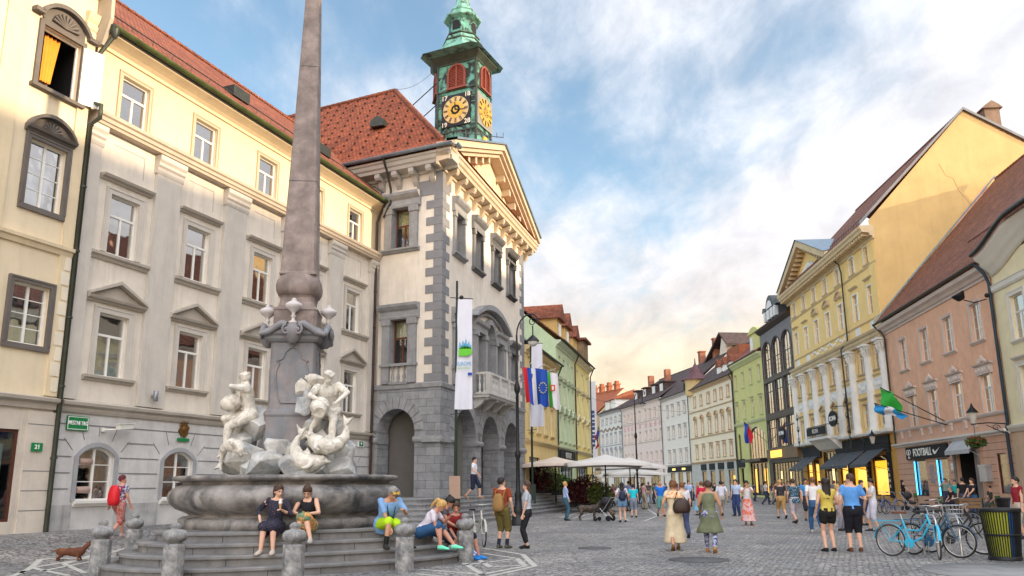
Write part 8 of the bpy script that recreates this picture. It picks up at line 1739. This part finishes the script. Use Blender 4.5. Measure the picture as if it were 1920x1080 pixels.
# ---- bicycles
def bike(label, A, B, fc, steer=0., basket=False, tyre=(.02, .02, .02), lean=0., rack=True, saddle=(.02, .02, .02), guard=True, far=False):
    d = Vector((B[0] - A[0], B[1] - A[1])).normalized(); t = thing('bicycle', label, 'bicycle', (A[0], A[1], gh(*A)), atan2(d.y, d.x), 'bicycles parked on the square'); t.rotation_euler.x = lean
    fm = mat('bike_%02x%02x%02x' % tuple(int(c * 255) for c in fc), fc, .35, spec=.6, var=.05); R = .335; wb = 1.06; st = mat('bike_steel', (.5, .5, .5), .3, met=.8, var=.05); tm = mat('tyre_%d' % int(tyre[0] * 100), tyre, .8)
    def wheel(Mx):
        ci = lambda r, n: [Mx @ Vector((cos(2 * pi * k / n) * r, 0, sin(2 * pi * k / n) * r)) for k in range(n)]
        def torus(r, rr, n=36): b = MB(); b.loft([[Mx @ Vector((cos(2 * pi * k / n) * (r + rr * cos(q)), rr * sin(q), sin(2 * pi * k / n) * (r + rr * cos(q)))) for q in [2 * pi * j / 8 for j in range(8)]] for k in range(n)], 0, True, False, True); return b
        w = torus(R - .018, .019).build('wheel', tm, t); torus(R - .042, .010).build('rim', st, w); b = MB(); P = ci(R - .045, 16)
        for k, p in enumerate(P): b.tube([Mx @ Vector((0, .03 if k % 2 else -.03, 0)), p], .0025 if not far else .004, 4)
        b.tube([Mx @ Vector((0, -.05, 0)), Mx @ Vector((0, .05, 0))], .02, 8); b.build('spokes', st, w)
        if guard: g = MB(); n = 20; g.loft([[Mx @ Vector((cos(a) * (R + .025), y_, sin(a) * (R + .025))) for y_ in (-.028, 0, .028)] + [Mx @ Vector((cos(a) * (R + .018), y_, sin(a) * (R + .018))) for y_ in (.028, 0, -.028)] for a in [radians(10) + radians(165) * k / n for k in range(n + 1)]]); g.build('mudguard', fm, t)
    wheel(Matrix.Translation((0, 0, R)))
    hp_ = Vector((wb - .20, 0, .80)); ht = Vector((wb - .24, 0, .93)); S = Matrix.Translation((wb - .05, 0, 0)) @ Matrix.Rotation(steer, 4, 'Z') @ Matrix.Translation((-(wb - .05), 0, 0)); wheel(S @ Matrix.Translation((wb, 0, R)))
    bb_ = Vector((.44, 0, .30)); se = Vector((.30, 0, .78)); b = MB()
    b.tube([bb_, se], .019, 8); b.tube([(wb - .235, 0, .90), (wb - .17, 0, .68)], .024, 8); b.tube([(wb - .18, 0, .70), (.70, 0, .42), bb_], .021, 8); b.tube([(wb - .21, 0, .80), (.66, 0, .56), (.36, 0, .56)], .018, 8)
    for y_ in (-.045, .045): b.tube([bb_ + Vector((0, y_ * .5, 0)), (0, y_, R)], .010, 6); b.tube([(.34, y_ * .4, .66), (0, y_, R)], .009, 6)
    b.build('frame', fm, t); b = MB()
    for y_ in (-.05, .05): b.tube([S @ Vector((wb - .165, y_ * .8, .66)), S @ Vector((wb - .08, y_, .45)), S @ Vector((wb, y_, R))], .012, 6)
    b.build('fork', fm, t); b = MB(); b.tube([se, (.27, 0, .90)], .013, 6); b.build('seat_post', st, t); b = MB(); b.loft([[(x_, w_ * cos(q), .92 + .025 * sin(q)) for q in [2 * pi * k / 10 for k in range(10)]] for x_, w_ in ((.12, .07), (.16, .095), (.24, .075), (.32, .03), (.41, .015))]); b.build('saddle', mat('saddle_%d' % int(saddle[0] * 100), saddle, .5), t)
    b = MB(); b.tube([S @ Vector(p) for p in ((wb - .24, 0, .9), (wb - .27, 0, 1.02), (wb - .22, 0, 1.05))], .014, 6); b.tube([S @ Vector(p) for p in ((wb - .48, -.28, 1.04), (wb - .36, -.29, 1.05), (wb - .24, -.16, 1.07), (wb - .2, 0, 1.05), (wb - .24, .16, 1.07), (wb - .36, .29, 1.05), (wb - .48, .28, 1.04))], .012, 6); h = b.build('handlebar', st, t)
    b = MB()
    for y_ in (-.285, .285): b.tube([S @ Vector((wb - .50, y_, 1.04)), S @ Vector((wb - .38, y_ * 1.02, 1.05))], .017, 8)
    b.build('grips', mat('saddle_2', (.02, .02, .02)), h)
    b = MB(); b.M = Matrix.Translation((.44, -.06, .30)) @ Matrix.Rotation(pi / 2, 4, 'X'); b.lathe([(.10, -.01), (.105, 0), (.10, .01)], 20); b.M = None; b.build('chain_guard', fm, t); b = MB(); b.tube([(.44, -.08, .30), (.42, -.09, .14)], .011, 6); b.tube([(.44, .07, .30), (.46, .08, .46)], .011, 6); b.box(.37, .47, -.18, -.09, .125, .145); b.box(.41, .51, .09, .18, .455, .475); b.tube([(.44, -.09, .30), (.44, .08, .3)], .014, 6); b.build('crank', st, t)
    if rack:
        b = MB()
        for y_ in (-.06, .06): b.tube([(-.34, y_, .74), (.22, y_, .74)], .009, 6); b.tube([(-.2, y_, .74), (0, y_ * .9, R)], .006, 5)
        for x_ in (-.34, -.2, -.05, .1): b.tube([(x_, -.06, .74), (x_, .06, .74)], .007, 5)
        b.build('rack', fm, t)
    if basket:
        b = MB(); c = S @ Vector((wb - .02, 0, .82))
        for z_, r in ((0, .13), (.08, .145), (.16, .16), (.25, .175)): P = [(c.x + cos(2 * pi * k / 16) * r, c.y + sin(2 * pi * k / 16) * r * 1.1, c.z + z_) for k in range(17)]; b.tube(P, .006, 4)
        for k in range(16): a = 2 * pi * k / 16; b.tube([(c.x + cos(a) * .13, c.y + sin(a) * .143, c.z), (c.x + cos(a) * .175, c.y + sin(a) * .19, c.z + .25)], .005, 4)
        b.build('basket', mat('basket_wire', (.45, .47, .5), .4, met=.5), t)
    b = MB(); b.tube([(.30, .04, .28), (.26, .16, .02)], .01, 5); b.build('kickstand', st, t); return t
bike('bright sky blue ladies bicycle with brown saddle, nearest the camera', W_(1673, 1043), W_(1774, 1050), (.03, .40, .62), -1.0, saddle=(.16, .05, .02), tyre=(.06, .05, .045))
bike('dark blue bicycle with wire basket behind the sky blue one', W_(1713, 1040), W_(1818, 1048), (.02, .10, .20), .25, basket=True)
bike('black bicycle between the basket bicycle and the litter bins', W_(1745, 1036), W_(1845, 1040), (.02, .02, .025), .1)
bike('grey bicycle with silver handlebar standing behind the blue ones', W_(1727, 1006), W_(1812, 1012), (.35, .36, .38), .3, rack=False)
bike('black bicycle with crate, nearest the cafe tables', W_(1752, 1000), W_(1830, 1002), (.03, .03, .03), -.3)
bike('white bicycle with black tyres behind the seated women, right of the steps', (G(909, 1026)[0] - .45, G(909, 1026)[1] + .97), G(909, 1026), (.55, .55, .50), -.25, rack=False)
bike('dark bicycle by the yellow palace, left of two', W_(1650, 962), W_(1672, 960), (.03, .05, .12), .2, far=True); bike('bluish bicycle by the yellow palace, right of two', W_(1662, 964), W_(1690, 963), (.10, .14, .3), -.2, far=True)
bike('pale blue bicycle held beside the woman in pale pink', W_(1206, 954), W_(1236, 952), (.3, .42, .6), .1, far=True)
x, y = W_(1822, 1002); t = thing('crate', 'brown wooden crate above the parked bicycles', 'crate', (x, y, .78), -.2); b = MB()
for z in (0, .1, .2):
    for yy in (-.2, .2): b.box(-.3, .3, yy - .01, yy + .01, z, z + .08)
    for xx in (-.3, .3): b.box(xx - .01, xx + .01, -.19, .19, z, z + .08)
b.box(-.29, .29, -.19, .19, -.02, 0); b.build('slats', mat('crate_wood', (.16, .09, .045), .8, var=.3), t)
for k in (-1, 1): b = MB(); b.tube([(k * .22, 0, -.02), (k * .22, 0, -.78)], .015, 6); b.build('leg', iron, t)
# bicycle stands
for i, px in enumerate((1748, 1790)):
    x, y = W_(px, 1044); b = MB(); b.tube([(0, -.3, 0), (0, -.3, .75), (0, -.22, .85), (0, .22, .85), (0, .3, .75), (0, .3, 0)], .025, 8); o = b.build('bicycle_stand', mat('bike_steel', (.5, .5, .5), .3, met=.8), None, (x, y, 0)); tag(o, ('steel hoop stand under the sky blue bicycle', 'steel hoop stand under the basket bicycle')[i], 'bicycle stand')
# ---- litter bins
def bin_(label, x, y, cols, rz=0):
    t = thing('litter_bin', label, 'litter bin', (x, y, 0), rz); n = 44; b = MB()
    for k in range(n):
        a = 2 * pi * k / n; r0, r1 = .28, .36; ca, sa_ = cos(a), sin(a); tx, ty = -sa_ * .011, ca * .011
        P = [(ca * r0 + tx, sa_ * r0 + ty, .06), (ca * r0 - tx, sa_ * r0 - ty, .06), (ca * (r0 + .008) - tx, sa_ * (r0 + .008) - ty, .06), (ca * (r0 + .008) + tx, sa_ * (r0 + .008) + ty, .06)]; Q = [(ca * r1 + tx, sa_ * r1 + ty, .96), (ca * r1 - tx, sa_ * r1 - ty, .96), (ca * (r1 + .008) - tx, sa_ * (r1 + .008) - ty, .96), (ca * (r1 + .008) + tx, sa_ * (r1 + .008) + ty, .96)]; b.loft([P, Q], 0, False)
    b.build('slats', iron, t); b = MB(); b.lathe([(.30, .0), (.31, .07), (.29, .08)], 28)
    for z, r in ((.5, .325), (.97, .37)): b.lathe([(r, z - .02), (r + .012, z - .02), (r + .012, z + .02), (r, z + .02)], 28)
    b.lathe([(.37, .97), (.39, .99), (.37, 1.02), (.25, 1.01), (.23, .95)], 28); b.build('rim', iron, t)
    for i, c in enumerate(cols):
        b = MB(); a0, a1 = c[1], c[2]; k = 8; vs = []
        for j in range(k + 1): a = radians(a0 + (a1 - a0) * j / k); vs += [(cos(a) * .265, sin(a) * .265, .08), (cos(a) * .345, sin(a) * .345, .95)]
        b.add(vs, [(2 * j, 2 * j + 2, 2 * j + 3, 2 * j + 1) for j in range(k)], 0, True); b.build('liner', c[0], t, fix=False)
ly, lb_, ld = mat('liner_yellow', (.42, .45, .02), .5, var=.05), mat('liner_blue', (.01, .08, .28), .5), mat('liner_black', (.03, .022, .018), .6)
x, y = W_(1886, 1050); bin_('black slatted litter bin with yellow liner, front of two', x, y, [(ly, 150, 262), (lb_, 262, 282), (ld, 282, 420)]); x, y = W_(1886, 992); bin_('black slatted litter bin with blue liner, behind the yellow one', x + .2, y, [(lb_, 240, 330), (ld, 120, 240)])
X, Y = G(1905, 1078); b = MB(); b.lathe([(1.6, 0), (1.6, .012), (.001, .013)], 40, (X + .35, Y + .35, .004)); tag(b.build('round_paving', slab), kind='structure')
# ---- pushchairs
def pushchair(label, x, y, rz, c):
    t = thing('pushchair', label, 'pushchair', (x, y, 0), rz); m = mat('push_%d' % int(c[0] * 99), c, .7)
    for xx, yy, r in ((-.3, -.25, .12), (-.3, .25, .12), (.32, -.2, .09), (.32, .2, .09)): b = MB(); b.M = Matrix.Translation((xx, yy, r)) @ Matrix.Rotation(pi / 2, 4, 'X'); b.lathe([(r * .8, -.02), (r, -.015), (r, .015), (r * .8, .02)], 16); b.build('wheel', iron, t)
    b = MB()
    for yy in (-.22, .22): b.tube([(.32, yy, .1), (-.1, yy, .5), (-.45, yy, 1.0)], .014, 6); b.tube([(-.3, yy, .12), (.1, yy, .55)], .014, 6)
    b.tube([(-.45, -.22, 1.0), (-.45, .22, 1.0)], .016, 6); b.build('frame', mat('bike_steel', (.5, .5, .5)), t); b = MB(); b.loft([[(x_, .2 * cos(q) * w, z_ + .1 * sin(q) * w) for q in [2 * pi * k / 10 for k in range(10)]] for x_, z_, w in ((.3, .42, .6), (.1, .42, 1), (-.1, .5, 1.1), (-.25, .75, 1))]); b.build('seat', m, t); b = MB(); b.ball((-.12, 0, .82), .26, 12, 8, 0, (1, .85, .8)); b.build('hood', m, t)
x, y = W_(1133, 977); pushchair('black and white pushchair beside the dark dog', x, y, 2.6, (.02, .02, .025)); x, y = W_(1708, 957); pushchair('dark pushchair pushed past the yellow palace', x, y, -.9, (.04, .035, .04))
# ---- overhead wires, tall advertising banner down the street
def wire(lab, pts): b = MB(); b.tube(pts, .012, 4); tag(b.build('overhead_wire', iron), lab, 'wire')
def sag(a, c, s, n=14): return [tuple(a[i] + (c[i] - a[i]) * k / n - (s * 4 * (k / n) * (1 - k / n) if i == 2 else 0) for i in range(3)) for k in range(n + 1)]
wire('thin wire across the street from the left row to the green house', sag((5.2, 66, 9.0), (26, 96, 10.4), .8)); wire('thin wire across the far street near the pink houses', sag((7, 74, 8.2), (24.5, 128, 11.5), .8)); wire('short cable from roof to the clock tower', sag(tuple(frame_of(th_t) @ Vector(TOB(7.07, 6.4, 25.4))), tuple(frame_of(th_t) @ Vector(TOB(7.0, 3.2, 26.3))), .5))
d = ray(1110, 780); D = 78.; t = thing('advertising_banner', 'tall white vertical banner with blue lettering at the end of the left row', 'banner', (d[0] / d[1] * D, D, 0)); MB().box(-.35, .45, -.04, .04, 3.8, 11.6).build('panel', mat('banner_white', (.66, .66, .74)), t); b = MB(); [b.box(-.1, .25, -.05, -.04, 5.2 + k * .4, 5.2 + k * .4 + (.3 if k % 3 else .2)) for k in range(9)]; b.build('print', mat('print_navy', (.05, .08, .25), .6), t)
MB().tube([(-.45, 0, 0), (-.45, 0, 11.8)], .06, 8).build('pole', iron, t)
# A-board by the first arch
x, y = W_(853, 935, 1.05); t = thing('a_board', 'small leaning notice board by the first arch of the hall', 'notice board', (x, y, 1.05), .2); b = MB(); b.M = Matrix.Rotation(-.2, 4, 'X'); b.box(-.22, .22, -.02, .02, 0, .9); b.build('board', mat('board_pinkish', (.34, .22, .16), .7), t)
bpy.context.view_layer.update()
bpy.data.scenes.remove(TS)
